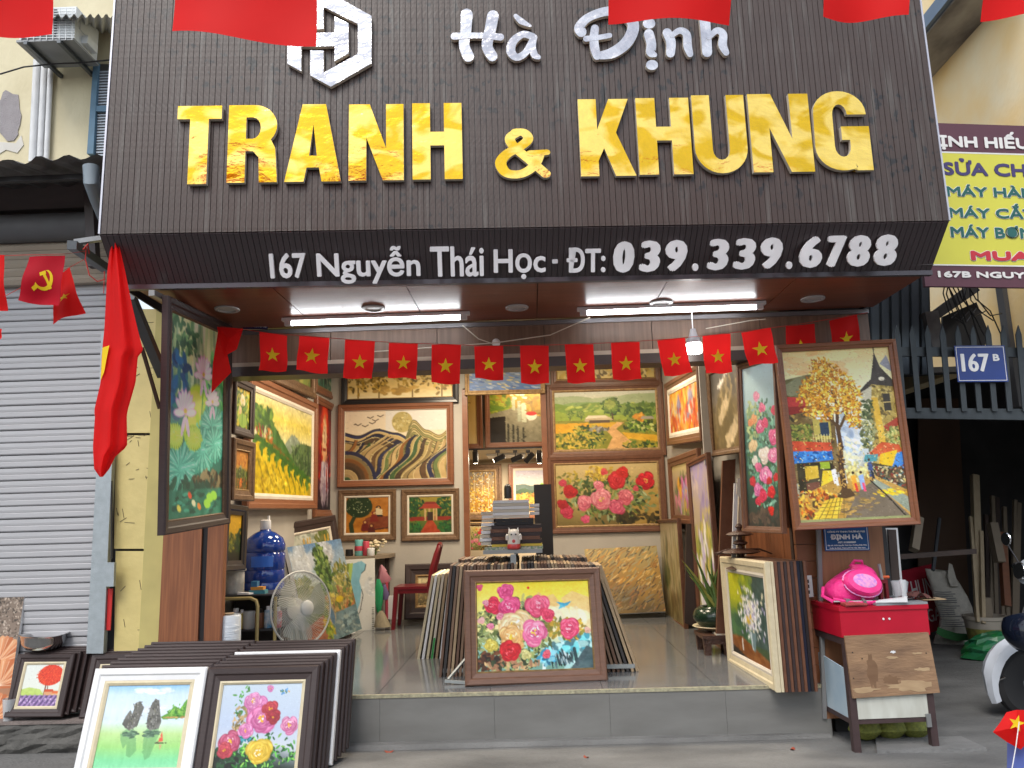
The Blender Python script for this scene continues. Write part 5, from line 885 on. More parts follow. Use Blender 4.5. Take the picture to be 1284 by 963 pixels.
# struts behind the lotus painting
su_ = thing('wall_strut', 'dark flat steel strut bracing the sign edge beside the yellow partition', 'strut', PY(168, 380, 5.2)); bar(PY(163, 372, 5.0), PY(204, 470, 5.6), .065, 'bar', STL, su_)
su2 = thing('wall_strut', 'thin rusty rod crossing the yellow partition behind the red flag', 'strut', PY(178, 440, 5.4)); bar(PY(178, 436, 5.4), PY(200, 512, 5.7), .022, 'bar', mat('rust_brown', (.09, .05, .03), .7), su2)
tb = thing('steel_tube', 'square steel tube running back above the tall lotus painting', 'tube', PY(190, 367, 4.45)); bar(PY(190, 367, 4.45), PY(270, 407, 5.68), .035, 'tube', STG, tb)
# pipes, window, air conditioner
PVC = mat('white_pvc', (.68, .70, .72), .45, 0, (.5, .5, .5), (9, 9, 3), 3, .7)
for k, (xx, lab, r) in enumerate(((43, 'leftmost of three white wall pipes under the air conditioner', .033), (52, 'middle one of three white wall pipes under the air conditioner, flaking', .026), (60, 'rightmost of three white wall pipes, most flaked, under the air conditioner', .022))):
    mb = MB(); mb.tube([PY(xx+4, 76, YN-.04), PY(xx-2, 204, YN-.04)], r, 10); one('wall_pipe', lab, 'pipe', mb, PVC, PY(xx, 200, YN-.04))
BLU = mat('blue_shutter', (.10, .20, .30), .6, 0, (.07, .14, .2), (4, 4, 4), 3, .7)
ws = thing('window_shutter', 'faded blue louvred window shutter beside the sign edge', 'window shutter', PY(130, 190, YN-.03))
wp([(113, 196), (121, 196), (127, 82), (121, 82)], YN-.01, .05, 'stile', BLU, ws); wp([(121, 196), (150, 196), (152, 82), (127, 82)], YN-.005, .02, 'recess', DARK, ws)
mb = MB()
for k in range(30): y = 90+k*3.6; q = PY(124.5-(y-90)*.04, y, YN-.03); mb.box((q.x, q.y-.0, q.z-.007), (q.x+.2, q.y+.012, q.z+.006))
mb.build('louvre_panel', mat('pale_louvre', (.42, .48, .55), .6), ws, True); wp([(120, 141), (150, 141), (150, 134), (121, 134)], YN-.035, .02, 'mid_rail', BLU, ws)
ac = thing('air_conditioner', 'white outdoor air conditioner unit on steel brackets on the cream wall', 'air conditioner', PY(65, 48, 5.5))
ACW = mat('ac_white', (.66, .69, .71), .4, 0, (.56, .59, .6), (3, 3, 3), 3, .8)
a = PY(24, 52, 5.6); b = PY(96, 8, 5.6)
MB().box((a.x, 5.6, a.z), (b.x, 5.93, b.z)).build('body', ACW, ac, True)
wp([(27, 50), (70, 50), (72, 12), (29, 12)], 5.598, .012, 'fan_grille_recess', mat('ac_dark', (.16, .17, .18), .5), ac)
mb = MB()
for k in range(12): y = 11+k*3.3; mb.tube([PY(26, y, 5.575), PY(94, y-.3, 5.575)], .004, 4)
for k in range(9): x = 27+k*8; mb.tube([PY(x, 10, 5.572), PY(x-.6, 50, 5.572)], .0035, 4)
mb.build('front_grille', ACW, ac, True)
mb = MB(); q = PY(101, 20, 5.6); mb.box((b.x, 5.66, a.z+.13), (b.x+.006, 5.85, a.z+.25)); mb.box((b.x, 5.7, a.z+.03), (b.x+.05, 5.85, a.z+.10)); mb.build('valve_cover', ACW, ac, True)
MB().box((a.x-.01, 5.58, a.z-.02), (b.x+.01, 5.95, a.z-.001)).build('base_tray', mat('ac_tray', (.26, .27, .28), .45, .2), ac, True)
for xx in (a.x+.08, b.x-.1): bar(Vector((xx, 5.56, a.z-.04)), Vector((xx, YN, a.z-.04)), .03, 'bracket', STL, ac)
cb = one('wire', 'sagging grey cable strung across the cream wall under the air conditioner', 'cable', (lambda m: (m.tube([PY(0, 93, 5.8), PY(30, 84, 5.8), PY(70, 80, 5.8), PY(100, 79, 5.8), PY(140, 75, 5.8)], .007, 5), m)[1])(MB()), BLKF, PY(60, 82, 5.8))
tr_ = MB(); n = 40; vs = []
for j, (Y, y) in enumerate(((5.5, 20), (YN, 40))):
    for i in range(n+1): q = PY(60+90*i/n, y, Y); vs.append((q.x, q.y, q.z+.02*math.sin(i*1.4)))
tr_.add(vs, [(i, i+1, n+2+i, n+1+i) for i in range(n)]+[(i+1, i, n+1+i, n+2+i) for i in range(n)]); one('upper_tin_roof', 'pale corrugated sheet edge at the top above the air conditioner', 'roof sheet', tr_, mat('pale_tin', (.5, .5, .48), .6), PY(100, 20, 5.6))

# ================================================= right side: alley, far wall, neighbour's sign
ye = thing('yellow_side_house', 'tall pale yellow house wall with patches of white and a ragged concrete eave', 'house', (3.9, 8, 0))
YW = mat('peeling_yellow', (.85, .56, .20), .85, 0, (.84, .74, .52), (.3, .8, .8), 1.3, .35, .2, 20, 6)
XW = 4.4
mb = MB(); mb.hexa([(XW, 5.9, 2.9), (XW, 16, 2.9), (XW+.2, 16, 2.9), (XW+.2, 5.9, 2.9)][::-1], [(XW, 5.9, 8.4), (XW, 16, 8.4), (XW+.2, 16, 8.4), (XW+.2, 5.9, 8.4)][::-1]); mb.build('wall', YW, ye, True)
e0, e1 = PX(1240, 20, XW), PX(1168, 97, XW)
ez = (e0.z+e1.z)/2
MB().box((XW-.44, 5.9, ez), (XW+.3, 16, ez+.12)).build('eave', mat('mouldy_concrete', (.46, .43, .38), .9, 0, (.14, .125, .115), (1, .5, 1), 3, .4, .6, 10), ye, True)
MB().box((XW-.49, 5.9, ez+.02), (XW-.44, 16, ez+.16)).build('gutter', mat('blue_gutter', (.12, .17, .24), .5), ye, True)
far = thing('far_building', 'light building glimpsed at the end of the alley past the cables', 'building', (4, 14, 0))
MB().box((1.5, 13.6, 3.0), (4.35, 13.8, 6.0)).build('wall', mat('far_cream', (.55, .48, .34), .8, 0, (.42, .33, .2), (2, 2, 2), 2, .6), far, True)
MB().box((3.3, 13.3, 4.55), (4.3, 13.6, 5.6)).build('balcony', mat('far_white', (.55, .58, .62), .7), far, True)
al = thing('alley_shed', 'dark lean-to shed behind the fence packed with timber', 'shed', (3.6, 8, 0))
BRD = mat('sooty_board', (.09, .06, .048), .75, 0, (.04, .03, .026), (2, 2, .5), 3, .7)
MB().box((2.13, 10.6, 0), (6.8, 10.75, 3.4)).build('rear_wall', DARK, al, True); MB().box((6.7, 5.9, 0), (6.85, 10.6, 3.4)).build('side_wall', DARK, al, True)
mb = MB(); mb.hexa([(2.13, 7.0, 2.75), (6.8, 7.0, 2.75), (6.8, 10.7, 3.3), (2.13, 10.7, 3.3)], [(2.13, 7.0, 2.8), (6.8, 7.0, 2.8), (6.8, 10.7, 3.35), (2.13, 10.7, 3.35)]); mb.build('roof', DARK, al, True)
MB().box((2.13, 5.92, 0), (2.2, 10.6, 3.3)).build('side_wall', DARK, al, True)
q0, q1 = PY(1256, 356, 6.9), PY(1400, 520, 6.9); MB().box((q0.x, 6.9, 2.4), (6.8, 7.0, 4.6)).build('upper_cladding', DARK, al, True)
q0, q1 = PY(1150, 700, 8.6), PY(1215, 520, 8.6); wp([(1150, 800), (1216, 790), (1200, 500), (1150, 500)], 10.3, .03, 'brown_sheet', mat('brown_hardboard', (.15, .08, .045), .7, 0, (.07, .04, .025), (1, 1, .4), 2, .8), al)
wp([(1110, 702), (1220, 694), (1220, 688), (1110, 696)], 7.4, .06, 'shelf_beam', BRD, al)
rr = random.Random(8)
ct = thing('corrugated_panel', 'dark blue-grey corrugated sheet panel hanging beyond the sign above the fence', 'metal sheet', PY(1120, 440, 6.5))
for k in range(6):
    x0 = 1092+k*12.5; wp([(x0, 470), (x0+8.6, 470), (x0+7.2, 325), (x0-1.6, 325)], 6.5+(k % 2)*.02, .03, 'rib', mat('blue_grey_sheet', (.10, .125, .15), .4, .4, (.05, .06, .075), (5, 5, 1), 3, .7), ct)
wp([(1086, 470), (1168, 470), (1164, 325), (1082, 325)], 6.54, .01, 'sheet', mat('dark_sheet', (.035, .042, .05), .5), ct)
# old tin ducts under the far sign
mb = MB(); q = [PY(x, y, 6.6) for x, y in ((1147, 398), (1163, 396), (1172, 440), (1158, 450))]; mb.hexa(q[::-1], [v+Vector((0, -.18, 0)) for v in q][::-1]); one('tin_duct', 'bent grey tin duct hanging behind the fence spikes', 'duct', mb, mat('rusty_duct', (.16, .15, .145), .5, .3, (.06, .05, .05), (3, 3, 3), 3, .6), PY(1160, 420, 6.6))
mb = MB(); q = [PY(x, y, 6.5) for x, y in ((1166, 392), (1215, 356), (1225, 366), (1176, 400))]; mb.hexa(q[::-1], [v+Vector((0, -.05, 0)) for v in q][::-1]); q = [PY(x, y, 6.55) for x, y in ((1180, 398), (1222, 380), (1238, 420), (1230, 440), (1180, 440))]; mb.hexa(q[::-1], [v+Vector((0, -.03, 0)) for v in q][::-1]); one('torn_tarpaulin', 'dark torn tarpaulin sheet hung behind the metal fence', 'tarpaulin', mb, DARK, PY(1190, 400, 6.5))
mb = MB()
for k in range(11):
    x = 1180+k*4; a = rr.uniform(-8, 12); mb.tube([PY(x+rr.uniform(-6, 6), 354, 6.3), PY(x+a*.4+4, 372+rr.uniform(-6, 6), 6.3), PY(x+16+a, 396+rr.uniform(-8, 8), 6.35), PY(x+30+a, 402+rr.uniform(-20, 36), 6.4)], .0055, 5)
o = one('cable_tangle', 'tangle of black cables hanging under the red and yellow sign', 'cables', mb, BLKF, PY(1200, 380, 6.3)); 
FNM = mat('fence_steel', (.06, .072, .08), .5, .4, (.03, .036, .04), (6, 6, 2), 3, .7)
fe = thing('metal_fence', 'dark steel fence of spear topped pickets above the alley opening', 'fence', PY(1200, 520, 6.15))
YFN = 6.15
wp([(1118, 525), (1330, 528), (1330, 514), (1116, 512)], YFN, .04, 'bottom_rail', FNM, fe); wp([(1118, 447), (1330, 449), (1330, 437), (1116, 436)], YFN, .03, 'top_rail', FNM, fe)
for k in range(11):
    x = 1122+k*19; dx = .1*75; q = [PY(a, b, YFN-.045) for a, b in ((x+dx, 516), (x+dx+6.6, 516), (x+6, 420), (x+2, 408), (x-1.2, 420))]; mb = MB(); mb.hexa(q[::-1], [v+Vector((0, -.012, 0)) for v in q][::-1]); mb.build('picket', FNM, fe, True)
# house number plate
np_ = thing('house_number_plate', 'blue enamel house number plate reading 167B fixed to the dark fence', 'number plate', PY(1230, 478, 6.07))
NB = mat('enamel_blue', (.012, .04, .22), .3); 
m, w, h = qd(((1196.5, 433.5), (1259.5, 433.5), (1263.5, 478.5), (1200, 479.5)), 6.07, 6.07); MB().box((-w/2, -h/2, 0), (w/2, h/2, .006), m).build('plate', NB, np_, True)
mb = MB(); rings(mb, w*.95, h*.93, [(0, .006), (0, .0075), (.004, .0075), (.004, .006)], m); mb.build('border', WHITE, np_, True)
text('digits', '167', m @ Matrix.Translation((-w*.4, -h*.22, .006)), w*.56, h*.5, WHITE, np_, .0015, (.007, .003)); text('digits', 'B', m @ Matrix.Translation((w*.24, h*.07, .006)), w*.13, h*.19, WHITE, np_, .0015, .003)
# neighbour's painted sign board
ns = thing('repair_shop_sign', 'yellow and maroon painted sign listing welding machine repairs', 'sign', PY(1240, 355, 5.6))
MAR = mat('maroon_paint', (.10, .028, .045), .5); YLS = mat('sign_yellow', (.62, .60, .06), .5, 0, (.55, .52, .06), (2, 2, 2), 2, .8); NVY = mat('navy_paint', (.05, .035, .14), .5); GRN = mat('teal_paint', (.01, .11, .10), .5); REDP = mat('sign_red', (.55, .02, .04), .5); OFFW = mat('sign_white', (.75, .74, .72), .5)
m, w, h = qd(((1150, 157), (1560, 165), (1560, 366), (1150, 355)), 5.6, 5.9)
wr = lambda x, y: m.inverted() @ PP(x, y, m.translation, m.col[2].to_3d())
def rect(x0, y0, x1, y1, dz, name, ms): a = wr(x0, y1); b = wr(x1, y0); MB().box((a.x, a.y, dz-.004), (b.x, b.y, dz), m).build(name, ms, ns, True)
MB().box((-w/2, -h/2, -.03), (w/2, h/2, .0), m).build('board', MAR, ns, True)
a = wr(1150, 331); b = wr(1150, 191); MB().box((-w/2+.02, a.y, 0), (w/2-.02, b.y, .003), m).build('yellow_field', YLS, ns, True)
MB().box((-w/2+.02, b.y, 0), (w/2-.02, b.y+.012, .004), m).build('white_line', OFFW, ns, True); MB().box((-w/2+.02, a.y-.01, 0), (w/2-.02, a.y, .004), m).build('white_line', OFFW, ns, True)
def nt_(body, x0, yb, x1, yt, ms, fat, outl=None):
    a = wr(x0, yb); b = wr(x1, yb); c = wr(x0, yt)
    if outl: text('lettering_outline', body, m @ Matrix.Translation((a.x-.004, a.y-.004, .003)), b.x-a.x+.008, c.y-a.y+.008, outl, ns, .0015, fat+.004)
    text('lettering', body, m @ Matrix.Translation((a.x, a.y, .0055 if outl else .003)), b.x-a.x, c.y-a.y, ms, ns, .002, fat*.85)
nt_('ỊNH HIẾU - DV SỬA', 1178, 188, 1400, 163, OFFW, .007)
nt_('SỬA CHỮA', 1183, 220, 1330, 198, NVY, .008)
nt_('MÁY HÀN, KHOAN', 1187, 248, 1400, 231, GRN, .005, OFFW); nt_('MÁY CẮT SẮT', 1190, 273, 1348, 254, GRN, .005, OFFW); nt_('MÁY BƠM NƯỚC', 1192, 298, 1372, 280, GRN, .005, OFFW)
nt_('MUA BÁN', 1217, 327, 1370, 312, REDP, .010, OFFW); nt_('167B NGUYỄN THÁI HỌC', 1176, 350, 1420, 336, OFFW, .005)

# ================================================= alley contents
def stick(x0, y0, x1, y1, Y0, Y1, r, lab, ms, nm='timber_batten'):
    mb = MB(); mb.tube([PY(x0, y0, Y0), PY(x1, y1, Y1)], r, 4); return one(nm, lab, 'timber', mb, ms, PY(x0, y0, Y0))
BAT = mat('raw_batten', (.42, .34, .22), .7, 0, (.3, .23, .14), (20, 20, 1), 2, .7)
BATD = mat('dull_batten', (.26, .21, .15), .7)
stick(1228, 782, 1222, 596, 8.6, 9.0, .05, 'tallest pale timber batten standing in the alley', BAT)
stick(1226, 780, 1217, 648, 8.5, 8.9, .022, 'thin pale batten just left of the tallest batten in the alley', BAT)
stick(1233, 782, 1230, 666, 8.5, 8.8, .026, 'shorter pale batten just right of the tallest batten in the alley', BAT)
stick(1254, 705, 1244, 656, 8.8, 8.9, .06, 'wide pale batten end leaning beyond the bucket in the alley', BATD)
stick(1262, 760, 1256, 668, 9, 9.2, .05, 'brown timber standing behind the paint bucket', COPPER)
stick(1170, 715, 1178, 650, 8.2, 8.6, .02, 'thin upright rod left of the brown sheet in the dark alley', STL)
stick(1146, 690, 1152, 650, 7.6, 7.8, .05, 'short pale upright plank end under the street painting corner', BATD)
for k in range(9): stick(1240+k*4.5+rr.uniform(-2, 2), 795, 1236+k*5+rr.uniform(-3, 3), 600+rr.uniform(0, 90), 9.4, 9.8, .03, '%s dark board from the left in the upright pile at the alley end' % ordn(k), BATD if k % 3 else BRD, 'dark_board')
# torn white board and dark boards leaning by the wood panel
wd_ = thing('plate_board', 'brown laminate board standing behind the red tool box and carrying a blue plate', 'board', PY(1070, 860, 5.7))
wp([(1034, 900), (1122, 895), (1102, 640), (1026, 640)], 5.74, .03, 'board', mat('orange_laminate', (.33, .15, .07), .45, 0, (.22, .095, .045), (30, 30, 1.4), 1.6, .6, .05, 8), wd_)
wp([(1030, 900), (1035, 900), (1027, 640), (1022, 640)], 5.72, .03, 'edge', mat('grey_edge', (.2, .2, .2), .5), wd_)
o = thing('white_board', 'white board with a torn lower edge leaning at the alley corner', 'board', PY(1125, 790, 6.0)); wp([(1113, 800), (1136, 800), (1124, 662), (1104, 662)], 6.02, .02, 'board', WHITE, o)
o = thing('dark_plank', 'dark brown plank with a broken tip leaning before the torn white board', 'plank', PY(1120, 740, 6.0)); wp([(1117, 731), (1121, 733), (1124, 738), (1127, 728), (1122, 664), (1112, 664)], 5.97, .02, 'plank', BRD, o)
o = thing('dark_plank', 'narrow cream edged strip leaning directly beside the blue plate board', 'plank', PY(1112, 770, 6.0)); wp([(1112, 770), (1116, 770), (1110, 664), (1105, 664)], 5.95, .02, 'plank', BATD, o)
# blue shop plate
bp_ = thing('business_plate', 'small blue business plate under the street painting reading DINH HA', 'plate', PY(1062, 690, 5.69))
m, w, h = qd(((1031, 657), (1088, 657), (1090, 689.5), (1035, 691.5)), 5.7, 5.7); MB().box((-w/2, -h/2, 0), (w/2, h/2, .006), m).build('plate', mat('plate_blue', (.012, .09, .28), .35), bp_, True)
mb = MB(); rings(mb, w*.95, h*.92, [(0, .006), (0, .0072), (.003, .0072), (.003, .006)], m); mb.build('border', WHITE, bp_, True)
for body, x, y, ww, hh, ft in (('CÔNG TY TNHH THƯƠNG MẠI', -.42, .16, .84, .10, .0008), ('ĐỊNH HÀ', -.36, -.12, .72, .27, .0028), ('MST: 0108888889', -.20, -.22, .4, .07, .0008), ('Địa chỉ: 167B Nguyễn Thái Học, Phường Điện Biên,', -.44, -.33, .88, .07, .0006), ('Quận Ba Đình, Thành phố Hà Nội, Việt Nam', -.4, -.43, .8, .07, .0006)): text('lettering', body, m @ Matrix.Translation((x*w, y*h, .006)), ww*w, hh*h, WHITE, bp_, .001, ft)
# red sign in the alley
rs = thing('red_khung_sign', 'dark red painted board with white letters half hidden behind the sack', 'sign', PY(1155, 800, 9.5))
m, w, h = qd(((1131, 716), (1163, 708), (1176, 790), (1136, 800)), 9.45, 9.6); MB().box((-w/2, -h/2, 0), (w/2+.12, h/2, .02), m).build('board', mat('dull_red', (.38, .012, .03), .5), rs, True)
text('lettering', 'KHUNG', m @ Matrix.Translation((-w*.42, h*.05, .02)), w*1.2, h*.27, OFFW, rs, .002, .001); text('lettering', 'NGAY', m @ Matrix.Translation((-w*.1, -h*.35, .02)), w*.9, h*.2, OFFW, rs, .002, .001)
# sack
def blob(name, label, cat, rows, ms, depth=.6, n=24, wob=.03, seed=1, group=None, Y=8.6):
    """soft body from outline rows (y px, x left, x right) seen at depth Y, round in plan"""
    r = random.Random(seed); mb = MB(); vs = []; wv = [r.uniform(0, 6) for _ in range(4)]
    for y, xl, xr in rows:
        a, b = PY(xl, y, Y), PY(xr, y, Y); c = (a+b)/2; hw = (b.x-a.x)/2
        for k in range(n):
            t = 6.28319*k/n; e = 1+wob*math.sin(3*t+wv[0]+y*.13)+wob*.6*math.sin(7*t+wv[1]+y*.31); vs.append((c.x+math.cos(t)*hw*e, c.y+math.sin(t)*hw*depth*e, c.z))
    L = len(rows); mb.add(vs, [(i*n+(k+1) % n, i*n+k, (i+1)*n+k, (i+1)*n+(k+1) % n) for i in range(L-1) for k in range(n)]+[tuple(range(n)), tuple((L-1)*n+k for k in range(n))[::-1]], True)
    c = PY((rows[-1][1]+rows[-1][2])/2, rows[-1][0], Y)
    if label is None: return mb
    return one(name, label, cat, mb, ms, c, group)
sk = thing('rice_sack', 'tall slumped white woven sack with a green printed band standing in the alley', 'sack', PZ(1200, 806, 0))
YS = PZ(1200, 806, 0).y
mb = blob('', None, '', [(713, 1160, 1162), (716, 1161, 1190), (722, 1162, 1196), (733, 1166, 1203), (748, 1171, 1213), (762, 1175, 1219), (775, 1178, 1220), (788, 1177, 1222), (798, 1173, 1226), (806, 1172, 1228)], None, .45, 28, .035, 4, Y=YS)
mb.build('bag', mat('woven_sack', (.66, .63, .55), .7, 0, (.46, .44, .38), (6, 6, 6), 2.5, .7, .5, 9), sk, True)
mb = MB()
mb.hexa([PY(x, y, YS-.14) for x, y in ((1188, 722), (1190, 706), (1194, 708), (1202, 735), (1192, 735))][::-1], [PY(x, y, YS-.10) for x, y in ((1188, 722), (1190, 706), (1194, 708), (1202, 735), (1192, 735))][::-1]); mb.build('ear', MATS['woven_sack'], sk, True)
mb = MB()
for k in range(16): y = 742+k*2.6+(k//6)*2; x0 = 1172+k*.6; x1 = x0+rr.uniform(18, 34); q = [PY(x0, y, YS-.165-.0), PY(x0+(x1-x0)*.5, y+.6, YS-.2), PY(x1, y+.2, YS-.17)]; mb.tube(q, .006, 4)
mb.build('print_lines', mat('grey_print', (.2, .2, .2), .8), sk, True)
q = [(1176, 786), (1186, 790), (1200, 794), (1216, 795), (1218, 802), (1200, 804), (1184, 800), (1174, 794)]; mb = MB(); mb.hexa([PY(x, y, YS-.24) for x, y in q][::-1], [PY(x, y, YS-.2) for x, y in q][::-1]); mb.build('green_band', mat('print_green', (.03, .16, .04), .7, 0, (.05, .2, .07), (12, 12, 12), 3, .6), sk, True)
# bucket with sticks, green bag
c = PZ(1240, 818, 0); bk = thing('paint_bucket', 'dirty white and yellow-green paint bucket holding battens in the alley', 'bucket', c)
MB().lathe([(.13, 0), (.17, .02), (.19, .26)], 24).build('label_band', mat('bucket_green', (.28, .30, .07), .5, 0, (.12, .09, .03), (5, 5, 5), 3, .4), bk); MB().lathe([(.192, .255), (.2, .34), (.212, .345), (.212, .38), (.195, .38), (.18, .2)], 24).build('rim', mat('dirty_white', (.45, .40, .33), .6), bk)
mb = MB(); mb.tube([(-.02, 0, .3), (-.04, 0, .62)], .03, 4); mb.tube([(.05, .03, .3), (.06, .03, .56)], .05, 4); mb.build('stick', BATD, bk)
c = PZ(1256, 826, 0); gb = thing('green_plastic_bag', 'crumpled bright green plastic bag lying on the ground before the paint bucket', 'plastic bag', c); rb_ = random.Random(2)
GP = mat('green_plastic', (.02, .22, .03), .3, 0, (.02, .12, .10), (4, 4, 4), 2, .6)
mb = MB(); n = 16; vs = []
for j in range(8):
    for k in range(n): t = 6.283*k/n; f = j/7; r_ = .36*math.cos(f*1.5)**.7*(1+rb_.uniform(-.16, .16)); vs.append((math.cos(t)*r_, math.sin(t)*r_*.6, .02+.24*math.sin(f*1.5)+rb_.uniform(-.015, .015)))
mb.add(vs, [(j*n+k, j*n+(k+1) % n, (j+1)*n+(k+1) % n, (j+1)*n+k) for j in range(7) for k in range(n)]+[tuple(7*n+k for k in range(n))]); mb.build('bag', GP, gb)
# scooter
c = PZ(1290, 898, 0); sc_ = thing('scooter', 'white motor scooter parked at the right edge with its front wheel in view', 'scooter', basis(c, Vector((1, .12, 0)).normalized(), Vector((-.12, 1, 0)).normalized(), Vector((0, 0, 1))))
RUB = mat('tyre_rubber', (.02, .02, .021), .8); SCW = mat('scooter_white', (.62, .66, .72), .18); CHR = mat('chrome', (.75, .75, .75), .12, 1.)
def wheel(x):
    m = Matrix.Translation((x, 0, .235)) @ Matrix.Rotation(R(90), 4, 'X'); w = MB().lathe([(.155, -.04), (.2, -.05), (.232, -.03), (.237, 0), (.232, .03), (.2, .05), (.155, .04)], 28, m).build('wheel', RUB, sc_)
    MB().lathe([(.03, -.05), (.04, -.045), (.06, -.02), (.15, -.03), (.158, -.04), (.158, .04), (.15, .03), (.06, .02), (.03, .05)], 24, m).build('rim', mat('wheel_grey', (.12, .13, .14), .35, .5), w)
wheel(0); wheel(1.22)
mb = MB(); n = 14
prof = [(-.075, -.02), (-.06, .035), (0, .06), (.06, .035), (.075, -.02)]; vs = []
for i in range(n+1):
    a = R(205-i*13.5); 
    for y, h in prof: rr_ = .262+h*(.7 if i < 3 else 1); vs.append((math.cos(a)*rr_-.0, y*(.55+.45*min(1, i/4)), .235+math.sin(a)*rr_*1.05))
mb.add(vs, [(i*5+k, i*5+k+1, (i+1)*5+k+1, (i+1)*5+k) for i in range(n) for k in range(4)], True); mb.build('front_fender', SCW, sc_)
mb = MB(); mb.tube([(-.20, .075, .30), (-.28, 0, .235), (-.20, -.075, .30)], .008, 6); mb.build('fender_trim', CHR, sc_)
for s in (-1, 1): mb = MB(); mb.tube([(.0, s*.085, .24), (.1, s*.085, .5)], .018, 8); mb.build('fork_leg', CHR, sc_)
mb = MB(); vs = []; rowz = [(.30, .10, .13), (.42, .06, .2), (.6, .1, .24), (.8, .17, .2), (.95, .22, .12)]
for z, x, hw in rowz:
    for k in range(7): t = -1+k/3; vs.append((x+.09*t*t, hw*t, z))
mb.add(vs, [(j*7+k, j*7+k+1, (j+1)*7+k+1, (j+1)*7+k) for j in range(4) for k in range(6)], True); mb.add([(x+.03, y, z) for x, y, z in vs], [(j*7+k+1, j*7+k, (j+1)*7+k, (j+1)*7+k+1) for j in range(4) for k in range(6)], True); mb.build('leg_shield', SCW, sc_)
mb = MB(); mb.tube([(.09, 0, .34), (.04, 0, .5), (.08, 0, .7), (.15, 0, .86)], .014, 6); mb.build('chrome_strip', CHR, sc_)
MB().lathe([(.02, -.12), (.09, -.1), (.115, -.02), (.1, .06), (.03, .09)], 20, Matrix.Translation((.2, 0, 1.02)) @ Matrix.Rotation(R(-75), 4, 'Y')).build('headset', SCW, sc_)
MB().lathe([(.0, -.02), (.06, -.01), (.068, .0), (.06, .012)], 18, Matrix.Translation((.09, 0, 1.04)) @ Matrix.Rotation(R(-80), 4, 'Y')).build('headlight', CHR, sc_)
for s in (-1, 1):
    mb = MB(); mb.tube([(.22, s*.08, 1.05), (.27, s*.24, 1.07), (.31, s*.34, 1.05)], .014, 8); h_ = mb.build('handlebar', CHR, sc_); mb = MB(); mb.tube([(.28, s*.26, 1.07), (.33, s*.37, 1.05)], .021, 8); mb.build('grip', RUB, h_)
    mb = MB(); mb.tube([(.25, s*.2, 1.08), (.22, s*.26, 1.22)], .006, 6); mi = mb.build('mirror', BLKF, sc_); MB().lathe([(.0, -.008), (.05, -.008), (.055, 0), (.05, .008)], 16, Matrix.Translation((.22, s*.27, 1.27)) @ Matrix.Rotation(R(90), 4, 'Y')).build('mirror_glass', CHR, mi)
mb = MB(); mb.box((.2, -.16, .26), (.75, .16, .32)); mb.build('floorboard', RUB, sc_)
mb = MB(); mb.hexa([(.7, -.14, .3), (1.55, -.1, .42), (1.55, .1, .42), (.7, .14, .3)], [(.72, -.16, .72), (1.62, -.1, .74), (1.62, .1, .74), (.72, .16, .72)]); mb.build('rear_body', SCW, sc_)
MB().lathe([(.02, 0), (.14, .01), (.16, .05), (.13, .09), (.03, .1)], 20, Matrix.Translation((1.08, 0, .73)) @ Matrix.Scale(2.6, 4, (1, 0, 0))).build('seat', RUB, sc_)
hm = thing('black_helmet', 'glossy black helmet with white and blue stickers hung on the scooter', 'helmet', PY(1285, 812, 5.75))
c = PY(1290, 790, 5.75); r_ = .165
MB().lathe([(r_*math.cos(R(a)), r_*math.sin(R(a))) for a in range(-35, 91, 9)], 28, Matrix.Translation(c) @ Matrix.Rotation(R(160), 4, 'X')).build('shell', mat('helmet_black', (.008, .012, .025), .12), hm, True)
mb = MB(); rr2 = random.Random(4)
for k in range(9): 
    u_, v_ = rr2.uniform(-.6, .3), rr2.uniform(-.2, .75); d = Vector((u_*.8, -1, v_)).normalized(); q = c+d*(r_+.002); t1 = d.cross(Vector((0, 0, 1))).normalized(); t2 = d.cross(t1); mb.add([q+t1*math.cos(a)*.014*(1 if i % 2 else .5)+t2*math.sin(a)*.014*(1 if i % 2 else .6) for i, a in enumerate([j*.628 for j in range(10)])], [tuple(range(10))])
mb.build('stickers', OFFW, hm, True)
# ================================================= pictures on the walls
Yb = YB-.002
def bw(x0, y0, x1, y1, x2=None, y2=None):                            # picture on the back wall from its outer corner sight lines (upper left, lower right)
    t = -.026*(x1-x0)
    return qd(((x0, y0), (x1, y0+t), (x1, y1), (x0, y1-t)), Yb, Yb)
def pic(mwh, *a, **k): m, w, h = mwh; return picture(m, w, h, *a, **k)
pic(bw(429, 446, 575, 505), 'golden tree landscape in a black frame above the sunset painting', p_goldtrees, rail=.075, liner=.012, depth=.05, fm=BLKF, px=130)
pic(bw(424, 508, 569, 608), 'stylised rolling terraces and round sun painting in a brown frame on the grey wall', p_waves, rail=.085, liner=.008, depth=.05, fm=COPPER, lm=LINEN, px=160)
pic(bw(424.5, 615, 497, 677), 'lacquer painting of a white dotted tree and seated women', p_lacquertree, rail=.075, liner=.025, fm=BRONZE, lm=LINEN, px=70)
pic(bw(503.5, 614, 576, 677), 'lacquer painting of a red roofed village gate', p_lacquergate, rail=.075, liner=.025, fm=BRONZE, lm=LINEN, px=70)
pic(front(bw(583, 440, 683, 494), .03), 'blue rippling sea painting over the inner doorway', p_sea, rail=.06, liner=0, fm=GILT, px=110)
pic(bw(690, 445, 828, 481), 'golden house painting in a double frame above the farmhouse landscape', p_housetop, rail=.07, liner=.02, px=120)
pic(bw(686, 483, 833, 571), 'valley landscape with a thatched farmhouse and golden fields', p_village, rail=.075, liner=.03, px=160)
pic(bw(688, 574, 835, 666), 'painting of red and pink roses in a brown frame below the farmhouse landscape', p_roses, rail=.075, liner=.025, px=160)
